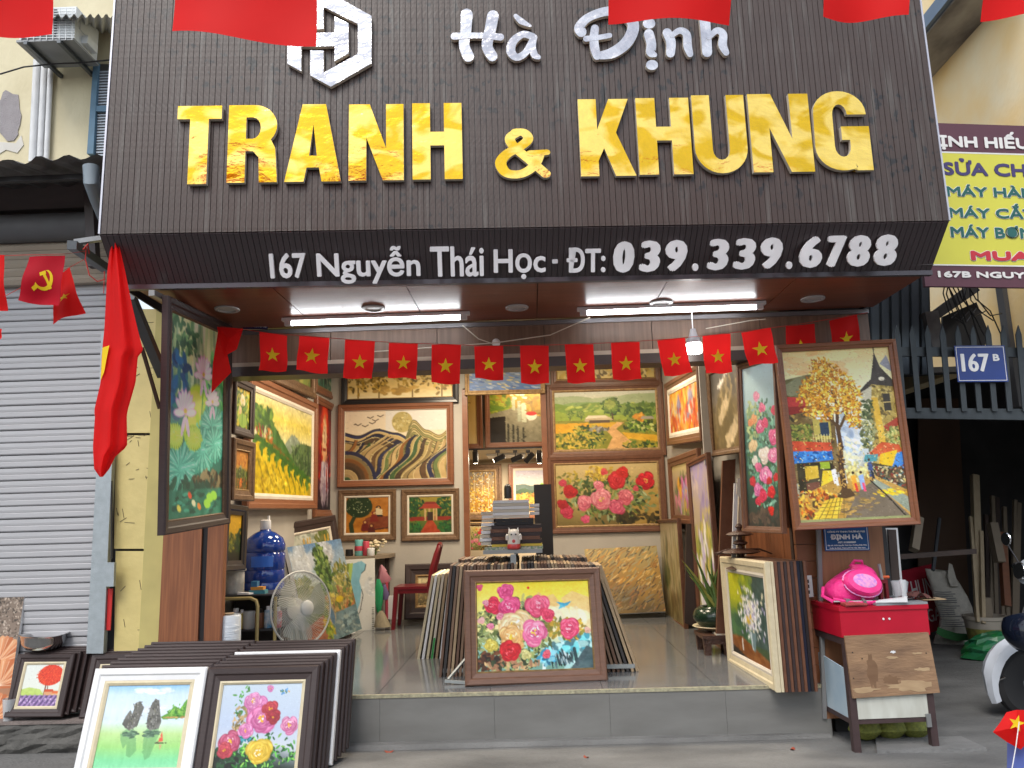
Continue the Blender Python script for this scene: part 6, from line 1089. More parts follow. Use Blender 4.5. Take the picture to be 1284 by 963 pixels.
pic(qd(((734, 690), (826, 685), (831, 768), (738, 772)), 9.45, 9.45, .3), 'unframed autumn undergrowth canvas leaning at the foot of the back wall', p_autumn, rail=0, px=115)
# back room
pic(qd(((572, 484), (605, 483), (605, 563), (572, 564)), 11.1, 11.1), 'gold abstract canvas at the upper left of the inner doorway', p_goldabs, rail=.08, liner=0, fm=COPPER, px=40)
pic(qd(((608, 485), (690, 483), (690, 560), (608, 562)), 11.1, 11.1), 'dark table still life with white flowers seen high through the doorway', p_still, rail=.075, liner=0, fm=COPPER, px=90)
pic(qd(((570, 583), (629, 582), (630, 651), (571, 653)), 13.1, 13.1), 'gold and grey birch leaf painting seen low through the doorway', p_birch, rail=.09, liner=.04, fm=BRONZE, px=80)
pic(qd(((638, 582), (705, 580), (705, 650), (638, 651)), 13.1, 13.1), 'hill meadow painting with a bright green tree seen through the doorway', p_meadow, rail=.08, liner=.04, fm=COPPER, lm=LINEN, px=80)
pic(qd(((585, 660), (612, 660), (612, 690), (585, 690)), 12.6, 12.6), 'small pink flower canvas low in the back room beside the frame rack', p_roses, rail=0, px=40)
for k, yy in enumerate((651, 658, 665)): pic(qd(((583, yy), (618, yy-.5), (618, yy+5), (583, yy+5)), 12.9-k*.06, 12.9-k*.06), '%s gold moulding strip lying below the birch leaf painting' % ['upper', 'middle', 'lower'][k], None, rail=.02, liner=0, fm=GILT if k != 1 else BRONZE, depth=.05, name='frame_moulding')
# left wall
XLw = XL+.004
pic(qx(((305, 468), (394, 505), (391.5, 641), (305, 636)), XLw+.06), 'large yellow rice terrace painting in a red-brown frame on the left wall', p_terrace, rail=.10, liner=.05, depth=.06, fm=COPPER, lm=LINEN, px=150)
pic(qx(((394, 497), (418, 507), (416, 650), (391, 647)), XLw), 'tall red figure portrait next to the rice terrace painting', p_portrait, rail=.09, liner=0, depth=.05, fm=COPPER, px=50)
pic(qx(((394, 452), (423, 472), (423, 504), (394, 492)), XLw), 'small dark green painting above the red figure portrait', p_teal, rail=.08, liner=.02, fm=COPPER, px=40)
pic(qx(((335, 418), (391, 450), (391, 501), (335, 478)), XLw+.05), 'pale hillside painting in a dark frame above the rice terraces', p_hill, rail=.12, liner=0, depth=.06, fm=BRONZE, px=50)
def qh(pts, X, y0=None): return qx(pts, X)
pic(qx(((290, 470), (315, 484), (314, 550), (288.5, 545)), -2.42), 'small yellow lotus painting in a dark frame high on the left wall', p_smalllotus, rail=.07, liner=.0, depth=.04, fm=BROWN, px=40)
pic(qx(((288, 549), (314, 555), (312.5, 629), (284, 627)), -2.40), 'small autumn temple painting in a bronze frame below the lotus', p_temple, rail=.08, liner=.015, depth=.05, fm=BRONZE, px=40)
pic(qx(((280, 632), (306, 634), (303, 716), (276, 716)), -2.40), 'dark painting with a glowing yellow sky behind the pillar and white bucket', p_darkyellow, rail=.08, liner=0, depth=.04, fm=BLKF, px=40)
# right wall
Xr = 1.72
pic(qx(((836, 478), (882, 460), (881.5, 548), (842, 563)), Xr), 'orange and yellow abstract painting on the right wall', p_orange, rail=.09, liner=.06, depth=.05, fm=WALN, lm=LINEN, px=60)
pic(qx(((841, 577), (884, 560), (881, 659), (847, 655)), Xr), 'lilac and yellow wildflower painting below the orange abstract', p_wallflowers, rail=.10, liner=0, depth=.05, fm=WALN, px=50)
pic(qx(((888, 462), (934, 440), (937, 563), (900, 576)), 1.76), 'grey-brown drum and ribbon painting high on the right wall', p_drum, rail=.06, liner=.0, depth=.05, fm=BRONZE, px=60)
o = thing('edge_on_panel', 'pale grey panel edge standing between the orange abstract and the drum painting', 'panel', PY(885, 582, 7.4)); wp([(883, 583), (894, 578), (886, 455), (875, 455)], 7.4, .03, 'panel', mat('pale_grey_panel', (.42, .40, .38), .6), o)
pic(qx(((831, 657), (860, 657), (858, 781), (829, 764)), 1.60), 'pale reed painting leaning low against the right wall', p_reeds, rail=.04, liner=0, depth=.05, fm=WALN, px=40)
o = thing('dark_frame_back', 'dark frame back leaning behind the pale reed painting', 'picture frame', PY(868, 787, 7.6)); wp([(858, 781), (872, 786), (879, 655), (860, 657)], 8.15, .03, 'board', BROWN, o)
lf = pic(qx(((880, 592), (906, 576), (897, 797), (868, 778)), 1.67, .0), 'tall narrow white and lilac flower painting leaning on the right wall', p_lilac, rail=.05, liner=0, depth=.05, fm=WALN, px=40)
wp([(897, 797), (914, 797), (921, 576), (905, 578)], 6.95, .04, 'side_board', WALN, lf)
# things stored between
for k, (x0, x1, lab, ms) in enumerate(((919, 924, 'white canvas edge leaning beside the tall lilac painting', WHITE), (925, 930, 'cream canvas edge behind the hanging cream tag', LINEN), (931, 935, 'yellow wood stretcher edge behind the cream tag', GILT))):
    o = thing('canvas_edge', lab, 'canvas', PY(x0, 720, 6.5)); wp([(x0-2, 700), (x1-2, 700), (x1+1, 606), (x0+1, 606)], 6.5+k*.04, .02, 'canvas', ms, o)
o = thing('cream_tag', 'pointed cream card tag hanging beside the rose painting', 'tag', PY(928, 600, 6.3)); wp([(923, 620), (928, 625), (933, 618), (931, 598), (924, 600)], 6.3, .008, 'card', LINEN, o)
# the two pictures hung outside
m = fit(PY(922, 459, 5.95), PY(973, 445, 5.5), PY(991, 669, 5.42), PY(942, 667, 5.88))
pic(m, 'tall narrow painting of climbing pink, white and red roses hung outside at the right', p_climb, rail=.045, liner=0, depth=.04, fm=WALN, px=60)
m = fit(PY(971.5, 433.5, 5.36), PY(1122, 427, 5.36), PY(1149, 657, 5.36), PY(991.5, 666, 5.36))
pic(m, 'big painting of an autumn tree in an old street of awninged shops', p_street, rail=.05, liner=0, depth=.05, fm=COPPER, px=190)
m = fit(PX(209, 377, -2.26), PX(286, 407, -2.26), PX(279, 660, -2.26), PX(190, 669, -2.26))
pic(m, 'very tall lotus pond painting hung edge-on to the street at the left', p_lotus, rail=.075, liner=.012, depth=.05, fm=BROWN, lm=BRONZE, px=105)
# leaning pictures on the shop floor, left
pic(qd(((345, 655), (424, 650), (428, 760), (350, 800)), 8.1, 9.2, .15), 'grey wheat painting in a wide dark frame behind the tree canvas', p_wheat, rail=.12, liner=.03, depth=.05, fm=BROWN, lm=LINEN, px=80)
pic(qd(((318, 648), (405, 642), (405, 760), (320, 790)), 8.3, 9.5, .15), 'plain brown frame just showing above the grey wheat painting', None, rail=.08, liner=0, depth=.05, fm=COPPER)
pic(qd(((308, 650), (318, 650), (316, 760), (304, 760)), 7.8, 7.9), 'narrow dark frame corner behind the blue water bottle', None, rail=.02, liner=0, depth=.05, fm=BRONZE)
pic(qd(((358, 688), (427, 676), (446, 791), (382, 818)), 7.6, 8.7, .12), 'unframed canvas of a tall tree and river houses behind the fan', p_river, rail=0, depth=.04, px=120)
pic(qd(((354, 690), (420, 680), (440, 795), (372, 822)), 7.75, 8.85, .12), 'blank white canvas edge just behind the tree and river canvas', None, rail=.02, liner=0, depth=.04, fm=WHITE, name='blank_canvas')
pic(qd(((432, 701), (470, 701), (469, 789), (431, 795)), 8.95, 9.1), 'white panel painted with a blue river shape below the side table', p_mural, rail=0, depth=.03, px=50)
pic(qd(((504, 708), (572, 706), (572, 775), (512, 777)), 9.6, 9.6, .1), 'dark wide framed pale picture on the floor behind the red chair', p_pale, rail=.13, liner=.03, depth=.05, fm=BROWN, px=50)
# front pictures
def lean(tl, tr, br, bl, Yt, Ybm, *a, **k):
    m, w, h = fit(PY(*tl, Yt), PY(*tr, Yt), PY(*br, Ybm), PY(*bl, Ybm)); return (m, w, h), picture(m, w, h, *a, **k)
def stack(mwh, n, step, lab, grp, depth=.04, rail=.06, mats=None, jit=.004, seed=1, sc=1., thick=None):
    m, w, h = mwh; r = random.Random(seed); out = []
    for k in range(1, n+1):
        mm = Matrix.Translation(Vector(step)*k+Vector((r.uniform(-jit, jit), 0, 0))) @ m
        t = thing('picture_frame', lab.replace('#', ordn(k)), 'picture frame', mm @ Matrix.Translation((0, -h/2, 0)), grp)
        fm = mats[(k-1) % len(mats)] if mats else BROWN
        mb = MB(); rings(mb, w*sc, h*sc, [(rail, 0), (0, 0), (0, depth*.85), (rail*.15, depth), (rail, depth*.5), (rail, 0)], Matrix.Translation((0, h/2, 0))); mb.build('frame', fm, t)
        if k == n or k % 3 == 0: mb = MB(); mb.box((-w/2+rail*.9, rail*.9, .006), (w/2-rail*.9, h-rail*.9, .012)); mb.build('backing_board', BRD, t)
        out.append(t)
    return out
g, _ = lean((117.5, 839), (261.5, 837.5), (242, 985), (97.5, 988), 5.22, 5.02, 'white framed painting of two rock islets in a bay leaning at the front left', p_bay, rail=.075, liner=.03, depth=.045, fm=WHITE, lm=CREAM, px=130)
st1 = stack(g, 8, (.018, .055, .012), 'dark brown frame, # one behind the white framed islet painting', 'dark frames stacked behind the islet painting', .045, .09)
g, _ = lean((263.5, 838), (403, 834), (389, 988), (243, 990), 5.22, 5.02, 'pink and yellow peony painting in a dark frame leaning at the front', p_pinkpeony, rail=.085, liner=.022, depth=.045, fm=BROWN, lm=CREAM, px=130)
st2 = stack(g, 9, (.014, .052, .010), 'dark frame, # one behind the pink and yellow peony painting', 'dark frames stacked behind the peony painting', .045, .085, [BROWN, BROWN, BROWN, BROWN, WHITE, BROWN, BROWN, BROWN, BROWN])
g, _ = lean((19.5, 821), (92, 820), (84.5, 899), (13.5, 899), 5.86, 5.76, 'small painting of a round red tree over lavender rows on the left platform', p_redtree, rail=.055, liner=.02, depth=.03, fm=BROWN, lm=CREAM, px=70)
st3 = stack(g, 6, (.03, .03, .008), 'small dark frame, # one behind the red tree painting', 'small dark frames behind the red tree painting', .03, .05)
g, _ = lean((121, 821), (213, 817), (200, 900), (98, 900), 5.92, 5.80, 'dark framed orange picture mostly hidden behind the islet painting', p_orange, rail=.075, liner=.022, depth=.035, fm=BROWN, lm=CREAM, px=80)
st4 = stack(g, 4, (.035, .03, .01), 'dark frame, # one behind the hidden orange picture on the platform', 'dark frames behind the hidden orange picture', .03, .06)
g, _ = lean((-22, 745), (33, 742), (12, 902), (-45, 905), 6.0, 5.86, 'tall relief panel of orange fan shapes cut off at the left edge', p_poppy, rail=0, depth=.03, px=90, name='relief_panel')
g, _ = lean((-20, 730), (3, 731), (1, 770), (-22, 770), 6.05, 6.0, 'dark board corner at the far left edge behind the orange fan panel', None, rail=.03, liner=0, depth=.03, fm=BROWN)
# centre
m, w, h = fit(PY(581, 716, 6.1), PY(751.5, 712, 6.2), PY(760, 853.5, 6.06), PY(583.5, 861, 5.93))
picture(m, w, h, 'large painting of bright peonies with a yellow sky leaning at the centre of the step', p_peony, rail=.085, liner=.012, depth=.05, fm=mat('mid_walnut', (.20, .10, .062), .4, 0, (.12, .06, .038), (3, 30, 3), 3, .7, .12, 12), px=190)
# right stack on the step
m, w, h = fit(PX(913, 700, 1.60), PX(972, 708.5, 1.66), PX(973, 861.5, 1.64), PX(912.5, 827, 1.60))
vs_ = (m, w, h); picture(m, w, h, 'white blossoms in a glass vase in a cream frame at the right of the step', p_vase, rail=.085, liner=.035, depth=.04, fm=CREAM, lm=LINEN, px=70)
stack(vs_, 11, (.0225, .0, .0), 'brown frame, # one behind the vase painting at the right', 'frames stacked behind the vase painting', .0215, .06, [CREAM, WALN, BROWN, WALN, BROWN, WALN, BROWN, WALN, mat('blue_black', (.01, .014, .03), .3), BLKF, WALN], .002)
# ================================================= centre rack of frames standing edge-on
EDG = [mat('edge_brown_%s' % n, c, .5, 0, tuple(q*.6 for q in c), (3, 3, 3), 3, .7) for n, c in (('dark', (.16, .09, .06)), ('mid', (.25, .155, .10)), ('grey', (.22, .17, .13)), ('pale', (.45, .33, .2)), ('black', (.05, .045, .045)))]
def rackrow(x0, x1, dx0, dx1, n, Y0, Y1, H, lab, grp, seed):
    r = random.Random(seed); protos = {}
    for k in range(n):
        f = k/(n-1); xt = x0+(x1-x0)*f; xb = xt+dx0+(dx1-dx0)*f; Yj = r.uniform(-.012, .012); Hh = H+r.uniform(-.005, .005)
        th = abs(x1-x0)/n*.9; mi = r.choice([0, 0, 1, 1, 2, 2, 3, 4] if n > 8 else [0, 1, 4])
        o = Vector((xb, (Y0+Y1)/2+Yj, FL)); vz = Vector((xt-xb, 0, Hh-FL)); h = vz.length; vz.normalize(); ux = Vector((0, 1, 0)); t = thing('picture_frame', lab % ordn(k), 'picture frame', basis(o, ux, vz, ux.cross(vz)), grp)
        key = (mi,)
        if key not in protos:
            mb = MB(); rings(mb, Y1-Y0, h, [(.05, 0), (0, 0), (0, th*.85), (.008, th), (.05, th*.8), (.05, 0)], Matrix.Translation((0, h/2, 0))); protos[key] = mb.build('frame', EDG[mi], t)
            mb = MB(); mb.box((-(Y1-Y0)/2+.03, .03, .001), ((Y1-Y0)/2-.03, h-.03, .004)); protos[key+(1,)] = mb.build('backing_board', BRD, t)
        else:
            for kk in (key, key+(1,)): c = protos[kk].copy(); C.objects.link(c); c.parent = t
zt_ = 1.19
rackrow(-.68, -.165, -.10, -.03, 20, 6.28, 6.72, zt_, '%s frame from the left, edge-on, in the left front row of the centre rack', 'left front row of the frame rack', 1)
rackrow(-.66, -.165, -.06, -.02, 19, 6.76, 7.25, zt_+.02, '%s frame from the left, edge-on, in the left rear row of the centre rack', 'left rear row of the frame rack', 2)
rackrow(-.115, .50, .04, .26, 24, 6.30, 6.74, zt_, '%s frame from the left, edge-on, in the right front row of the centre rack', 'right front row of the frame rack', 3)
rackrow(-.115, .42, .04, .16, 20, 6.78, 7.28, zt_+.02, '%s frame from the left, edge-on, in the right rear row of the centre rack', 'right rear row of the frame rack', 4)
rk = thing('frame_rack', 'grey steel rack post and shelf in the middle of the standing frames', 'rack', (-.14, 6.8, FL))
PST = mat('grey_painted_steel', (.34, .37, .37), .45, .2)
cx = PY(645, 690, 6.72).x; zs = PY(645, 690, 6.72).z
MB().box((cx-.022, 6.30, FL), (cx+.022, 6.34, zs-.015)).build('post', PST, rk, True); MB().box((cx-.02, 7.2, FL), (cx+.02, 7.24, zs-.015)).build('post', PST, rk, True)
a, b = PY(606, 690, 6.6), PY(680, 690, 6.6); MB().box((a.x, 6.56, zs-.02), (b.x, 7.25, zs+.012)).build('shelf', PST, rk, True); MB().box((-.75, 6.29, FL+.03), (.75, 6.33, FL+.06)).build('foot_rail', PST, rk, True)
o = thing('rack_brace', 'short pale diagonal brace at the lower left of the centre peony painting', 'brace', PY(565, 852, 6.05)); bar(PY(562, 852, 6.02), PY(584, 826, 6.15), .016, 'rod', PST, o); bar(PY(558, 854, 6.02), PY(584, 856, 5.99), .02, 'foot', PST, o)
# white canvases leaning beside the rack
for k in range(8):
    xb = 523+k*5.6; xt = 541+k*4.4-(k == 7)*0; yt = 716-k*.5-(6 if k == 7 else 0)
    a, b = PY(xb, 821, 7.1), PY(xt, yt, 7.1); ux = Vector((0, 1, 0)); vz = (b-a); h = vz.length; vz.normalize(); t = thing('white_canvas', '%s canvas from the left in the leaning row left of the frame rack' % ordn(k).replace('first', 'first pale').replace('fifth', 'fifth, brown edged'), 'canvas', basis(Vector((a.x, 7.1, FL+.0)), ux, vz, ux.cross(vz)))
    MB().box((0, 0, 0), (.75, h, .022)).build('canvas', [CREAM, WHITE, CREAM, LINEN, EDG[3], WHITE, CREAM, WHITE][k], t)
    if k == 3: MB().box((-.002, .0, .002), (.0, .18, .02)).build('green_paint_edge', mat('green_edge', (.03, .3, .06), .5), t)
# flat stack on the shelf
rr = random.Random(12); zz = zs+.014
def flat(xa_, xb_, z, th, Y0, Y1, lab, ms, nm='flat_canvas', grp=None):
    a, b = PY(xa_, 660, Y0).x, PY(xb_, 660, Y0).x; t = thing(nm, lab, 'canvas' if nm != 'picture_frame' else 'picture frame', ((a+b)/2, Y0, z), grp); MB().box((a, Y0, z), (b, Y1, z+th)).build('board', ms, t, True)
z = zs+.012
YEE = mat('yellow_print', (.65, .48, .06), .5); MIX = mat('colour_print', (.10, .22, .12), .5, 0, (.5, .45, .4), (14, 3, 14), 4, .3)
flat(607, 680, z, .022, 6.6, 7.1, 'multicoloured painted canvas lying lowest on the rack shelf', MIX); z += .024
flat(616, 679, z, .02, 6.62, 7.1, 'yellow edged canvas lying second lowest on the rack shelf', YEE); z += .022
for k in range(5): flat(615+rr.uniform(-1, 2), 678+rr.uniform(-2, 2), z, .03, 6.63, 7.1, 'dark brown frame lying flat, %s of five brown ones up from the shelf' % ordn(k), BROWN if k % 2 == 0 else WALN, 'picture_frame'); z += .0315
for k in range(2): flat(621, 669, z, .026, 6.62, 7.05, '%s thin black frame lying flat in the pile on the shelf' % ['lower', 'upper'][k], BLKF, 'picture_frame'); z += .028
for k in range(6): flat(619+rr.uniform(-1, 1), 664+rr.uniform(-.5, .5), z, .0235, 6.61, 7.0, 'white canvas, %s of six up in the topmost pile on the rack' % ordn(k), WHITE if k % 2 else LINEN); z += .0255
z = zs+.05
for k in range(9): flat(602+(k > 3)*2+rr.uniform(-1, 1), 617+(k > 3)*2+rr.uniform(0, 2), z, .026, 6.66, 7.0, 'white canvas end, %s up in the narrow left pile on the rack' % ordn(k), WHITE if k % 2 else LINEN); z += .032
z = zs+.05+.245
for k in range(3): flat(665, 677+rr.uniform(-1, 1), z, .026, 6.7, 7.05, 'white canvas end, %s up in the short right pile on the rack' % ordn(k), WHITE); z += .034
# lucky cat mug figurine
c = PY(644, 681, 6.5); ct_ = thing('cat_figurine', 'little white and red lucky cat figurine in front of the flat pile', 'figurine', Vector((c.x, 6.59, zs+.012)))
CW = mat('porcelain', (.75, .72, .66), .25); CR = mat('porcelain_red', (.6, .06, .06), .3)
MB().lathe([(.04, 0), (.055, .01), (.058, .03), (.052, .045)], 20).build('base', CR, ct_); MB().lathe([(.052, .044), (.056, .07), (.045, .10), (.05, .12), (.045, .15), (.025, .168), (.005, .17)], 20).build('body', CW, ct_)
for s in (-1, 1): mb = MB(); mb.add([(s*.02, -.02, .155), (s*.045, -.02, .14), (s*.04, 0, .185), (s*.02, .012, .155), (s*.045, .012, .14)], [(0, 1, 2), (1, 4, 2), (4, 3, 2), (3, 0, 2)]); mb.build('ear', CW, ct_); MB().lathe([(.003, -.025), (.014, -.02), (.014, .02), (.003, .03)], 10, Matrix.Translation((s*.055, -.01, .10))).build('paw', CW, ct_); MB().lathe([(.002, -.003), (.007, 0), (.002, .003)], 8, Matrix.Translation((s*.018, -.049, .125)) @ Matrix.Rotation(R(90), 4, 'X')).build('eye', BLKF, ct_)
MB().lathe([(.003, -.003), (.014, 0), (.003, .003)], 10, Matrix.Translation((0, -.056, .07)) @ Matrix.Rotation(R(90), 4, 'X')).build('collar_bell', CR, ct_)
# dark speaker and tall black box in the doorway
c = PY(637, 625, 7.2); mb = MB(); mb.lathe([(.035, 0), (.035, .09), (.03, .115), (.015, .13), (.003, .133)], 18, Matrix.Translation(c)); one('hat_stand', 'small black rounded knob standing above the white canvas pile', 'stand', mb, BLKF, c)
a, b = PY(672, 690, 8.0), PY(691, 607, 8.0); mb = MB(); mb.box((a.x, 8.0, FL), (b.x, 8.08, b.z)); one('black_speaker', 'tall narrow black cabinet standing right of the pile in the doorway', 'cabinet', mb, BLKF, (a.x, 8.1, FL))
# track spots in the back room
sp = thing('spot_track', 'black ceiling track in the back room carrying small spotlights', 'light track', PY(635, 566, 11.0)); a, b = PY(585, 564, 11.0), PY(683, 562, 11.0); MB().box((a.x, 10.98, a.z-.01), (b.x, 11.02, a.z+.012)).build('rail', BLKF, sp, True)
SPE = mat('lamp_glow', (1., .86, .62), .5, emit=14.)
for k, (x, dx, dy, lit, lab) in enumerate(((596, 0, -1, 1, 'first track spotlight from the left, pointing down'), (624, -1, -.4, 1, 'second track spotlight, its lit face turned left'), (646, -1, -.35, 0, 'third track spotlight, long black and turned left'), (662, -.7, -.7, 0, 'fourth track spotlight, tilted steeply down'), (676, 0, -1, 1, 'last track spotlight by the right door post'))):
    c = PY(x, 568, 11.0); t = thing('track_spotlight', lab, 'spotlight', c, 'track spotlights in the back room'); mb = MB(); mb.box((-.03, -.02, -.0), (.03, .02, .04)); mb.tube([(0, 0, 0), (0, 0, -.06)], .008, 6); mb.build('mount', BLKF, t)
    d = Vector((dx, .35, dy)).normalized(); q = d.to_track_quat('Z', 'Y').to_matrix().to_4x4(); mm = Matrix.Translation(Vector((0, 0, -.085))-d*.03) @ q; MB().lathe([(.03, -.08), (.04, -.075), (.04, .085), (.034, .086)], 16, mm).build('can', BLKF, t)
    if lit: MB().lathe([(.002, .088), (.033, .089), (.03, .092)], 16, mm).build('lamp', SPE, t)
def alamp(name, loc, size, energy, col, rot=(0, 0, 0), sy=None):
    l = bpy.data.lights.new(name, 'AREA'); l.energy = energy; l.color = col; l.size = size
    if sy: l.shape = 'RECTANGLE'; l.size_y = sy
    o = bpy.data.objects.new(name, l); C.objects.link(o); o.location = loc; o.rotation_euler = rot; return o
# ceiling panel lamps of the shop: the fitting and its light
for k, (x, y, e) in enumerate(((-1.5, 6.9, 29), (.2, 6.9, 34), (1.0, 8.4, 28), (-1.0, 8.6, 38), (-.4, 12.2, 30), (.5, 12.0, 30))):
    z = ZC-.001 if k < 4 else zb-.001
    t = thing('ceiling_lamp', 'square ceiling lamp, %s one counted from the street' % ordn(k), 'ceiling lamp', (x, y, z), 'ceiling lamps'); mb = MB(); mb.box((-.3, -.3, -.03), (.3, .3, 0)); mb.build('housing', WHITE, t)
    alamp('ceiling_lamp_light', (x, y, z-.04), .55, e, (1, .84, .63))
alamp('spot_light', (.0, 10.6, 3.4), .5, 7, (1, .78, .5), (R(30), 0, 0))
# tube lamps under the soffit
TUB = mat('tube_glow', (.93, .97, 1.), .5, emit=9.)
def tube(xa_, ya, xb_, yb_, Y, lab):
    a, b = PY(xa_, ya, Y), PY(xb_, yb_, Y); z = SZ-.045; a.z = b.z = z; t = thing('tube_lamp', lab, 'tube lamp', (a+b)/2)
    mb = MB(); mb.tube([a, b], .016, 12); mb.build('tube', TUB, t, True); d = (b-a).normalized(); mb = MB(); mb.box((a.x-.07, Y-.022, z+.017), (b.x+.07, Y+.022, SZ-.004)); mb.build('batten', WHITE, t, True)
    for e, s in ((a, -1), (b, 1)): mb = MB(); mb.box((min(e.x, e.x+s*.05), Y-.018, z-.017), (max(e.x, e.x+s*.05), Y+.018, z+.017)); mb.build('end_cap', WHITE, t, True)
tube(366, 398.5, 577, 398, 5.42, 'lit white tube lamp on the left half of the soffit')
tube(736, 394, 948, 388, 5.42, 'lit white tube lamp on the right half of the soffit')
for x, y, lab in ((285, 387, 'round unlit downlight at the far left of the soffit'), (468, 386, 'round unlit downlight above the left tube lamp'), (648, 385, 'round unlit downlight at the middle of the soffit'), (829, 379, 'round unlit downlight above the right tube lamp'), (1019, 374, 'round unlit downlight at the far right of the soffit')):
    p_ = PZ(x, y, SZ); t = thing('downlight', lab, 'downlight', p_, 'downlights in the soffit'); MB().lathe([(.055, .0), (.085, -.002), (.082, -.012), (.06, -.014), (.058, -.004)], 28).build('ring', mat('grey_ring', (.45, .42, .41), .4), t); MB().lathe([(.002, -.003), (.057, -.003), (.057, 0)], 28).build('lens', mat('dim_lens', (.30, .27, .26), .3), t)
c = PY(870, 431, 5.5); t = thing('light_bulb', 'lit cylindrical bulb lamp hanging behind the bunting on the right', 'light bulb', c); MB().lathe([(.02, -.075), (.05, -.07), (.055, -.06), (.055, .01), (.03, .03)], 20).build('bulb', mat('bulb_glow', (1, .96, .9), .5, emit=16.), t); MB().lathe([(.057, .0), (.05, .035), (.03, .06), (.02, .11)], 20).build('socket', mat('bulb_cap', (.35, .34, .36), .4), t); mb = MB(); mb.tube([(0, 0, .1), (0, 0, SZ-c.z-.005)], .004, 6); mb.build('cord', WHITE, t)
c = PY(622, 430, 5.66); t = thing('camera_dome', 'small white round lamp holder fixed on the wooden header above the bunting', 'lamp holder', c); MB().lathe([(.01, -.03), (.03, -.02), (.032, .01), (.02, .02)], 16, Matrix.Rotation(R(90), 4, 'X')).build('dome', WHITE, t); MB().lathe([(.002, .0), (.015, .001)], 12, Matrix.Translation((0, -.0, 0)) @ Matrix.Rotation(R(90), 4, 'X')).build('lens', BLKF, t)
mb = MB(); mb.tube([PY(440, 443, 5.6), PY(620, 430, 5.64), PY(690, 420, 5.6), PY(740, 398, 5.5)], .004, 5); mb.tube([PY(580, 408, 5.6), PY(600, 425, 5.6), PY(618, 431, 5.64)], .004, 5); mb.tube([PY(885, 412, 5.65), PY(940, 402, 5.6), PY(960, 400, 5.6)], .003, 5)
one('wiring', 'thin slack wiring running along the wooden header', 'wire', mb, LINEN, PY(622, 430, 5.64))
c = PY(320, 409, 5.66); m, w, h = qd(((305, 405), (336, 406), (336, 413), (305, 412.5)), 5.66, 5.66); t = thing('small_sticker', 'small dark blue sticker with white print at the left end of the header', 'sticker', c); MB().box((-w/2, -h/2, 0), (w/2, h/2, .004), m).build('plate', mat('sticker_navy', (.02, .02, .09), .4), t, True); text('lettering', '0393396788', m @ Matrix.Translation((-w*.25, -h*.2, .004)), w*.7, h*.4, WHITE, t, .001)

# ================================================= bunting and flags
def flagmat(nm, c, tr):
    m = bpy.data.materials.new(nm); m.use_nodes = True; t = m.node_tree; b = t.nodes['Principled BSDF']; out = t.nodes['Material Output']
    tc = t.nodes.new('ShaderNodeTexCoord'); n = t.nodes.new('ShaderNodeTexNoise'); n.inputs['Scale'].default_value = 7; t.links.new(tc.outputs['Object'], n.inputs['Vector'])
    rp = t.nodes.new('ShaderNodeValToRGB'); rp.color_ramp.elements[0].color = (*[q*.82 for q in c], 1); rp.color_ramp.elements[1].color = (*c, 1); t.links.new(n.outputs[0], rp.inputs[0]); t.links.new(rp.outputs[0], b.inputs['Base Color']); b.inputs['Roughness'].default_value = .55
    tl = t.nodes.new('ShaderNodeBsdfTranslucent'); tl.inputs[0].default_value = (*c, 1); mx = t.nodes.new('ShaderNodeMixShader'); mx.inputs[0].default_value = tr; b.inputs['Specular IOR Level'].default_value = .12; t.links.new(b.outputs[0], mx.inputs[1]); t.links.new(tl.outputs[0], mx.inputs[2]); t.links.new(mx.outputs[0], out.inputs[0]); return m
RED = flagmat('flag_red', (.90, .02, .02), .48); STAR = flagmat('flag_star', (.95, .72, .03), .3)
def star_pts(cx, cy, r, rot=0): return [(cx+(r if k % 2 == 0 else r*.39)*math.sin(k*math.pi/5+rot), cy+(r if k % 2 == 0 else r*.39)*math.cos(k*math.pi/5+rot)) for k in range(10)]
def flag(px4, Y, lab, star=True, seed=1, wave=.019, grp='flags on the bunting line', nm='bunting_flag', sr=.27, sy=.48, emblem=None, ms=None):
    tl, tr, br, bl = [PY(*p, Y) for p in px4]; r = random.Random(seed); p1, p2 = r.uniform(0, 6), r.uniform(0, 6); W_ = (tr-tl).length
    def P(u, v, off=0):                                             # u across, v down
        q = tl*(1-u)*(1-v)+tr*u*(1-v)+br*u*v+bl*(1-u)*v; return q+Vector((0, wave*math.sin(u*5+p1+v*2)*(.3+v)+wave*.9*math.sin(v*7+p2)*v-off, wave*.25*math.sin(u*6+p1)*v))
    t = thing(nm, lab, 'flag', (tl+tr)/2, grp); n, k = 14, 18; mb = MB(); vs = [P(i/n, j/k) for j in range(k+1) for i in range(n+1)]
    mb.add(vs, [(j*(n+1)+i, (j+1)*(n+1)+i, (j+1)*(n+1)+i+1, j*(n+1)+i+1) for j in range(k) for i in range(n)], True); mb.build('cloth', ms or RED, t, True)
    asp = W_/((bl-tl).length)
    if star:
        for off in (.0012, -.0012):
            mb = MB(); cc = P(.5, sy, off); rings_ = []
            for f in (1., .66, .33): rings_.append([P(.5+x*f, sy-y*f*asp, off) for x, y in star_pts(0, 0, sr)])
            vs = rings_[0]+rings_[1]+rings_[2]+[cc]; fs = [(a*10+i, a*10+(i+1) % 10, (a+1)*10+(i+1) % 10, (a+1)*10+i) for a in (0, 1) for i in range(10)]+[(20+i, 20+(i+1) % 10, 30) for i in range(10)]; mb.add(vs, fs, True); mb.build('star', STAR, t, True)
    if emblem:
        mb = MB()
        for poly in emblem: mb.add([P(u, v, .002) for u, v in poly], [tuple(range(len(poly)))])
        mb.build('emblem', STAR, t, True)
    return t
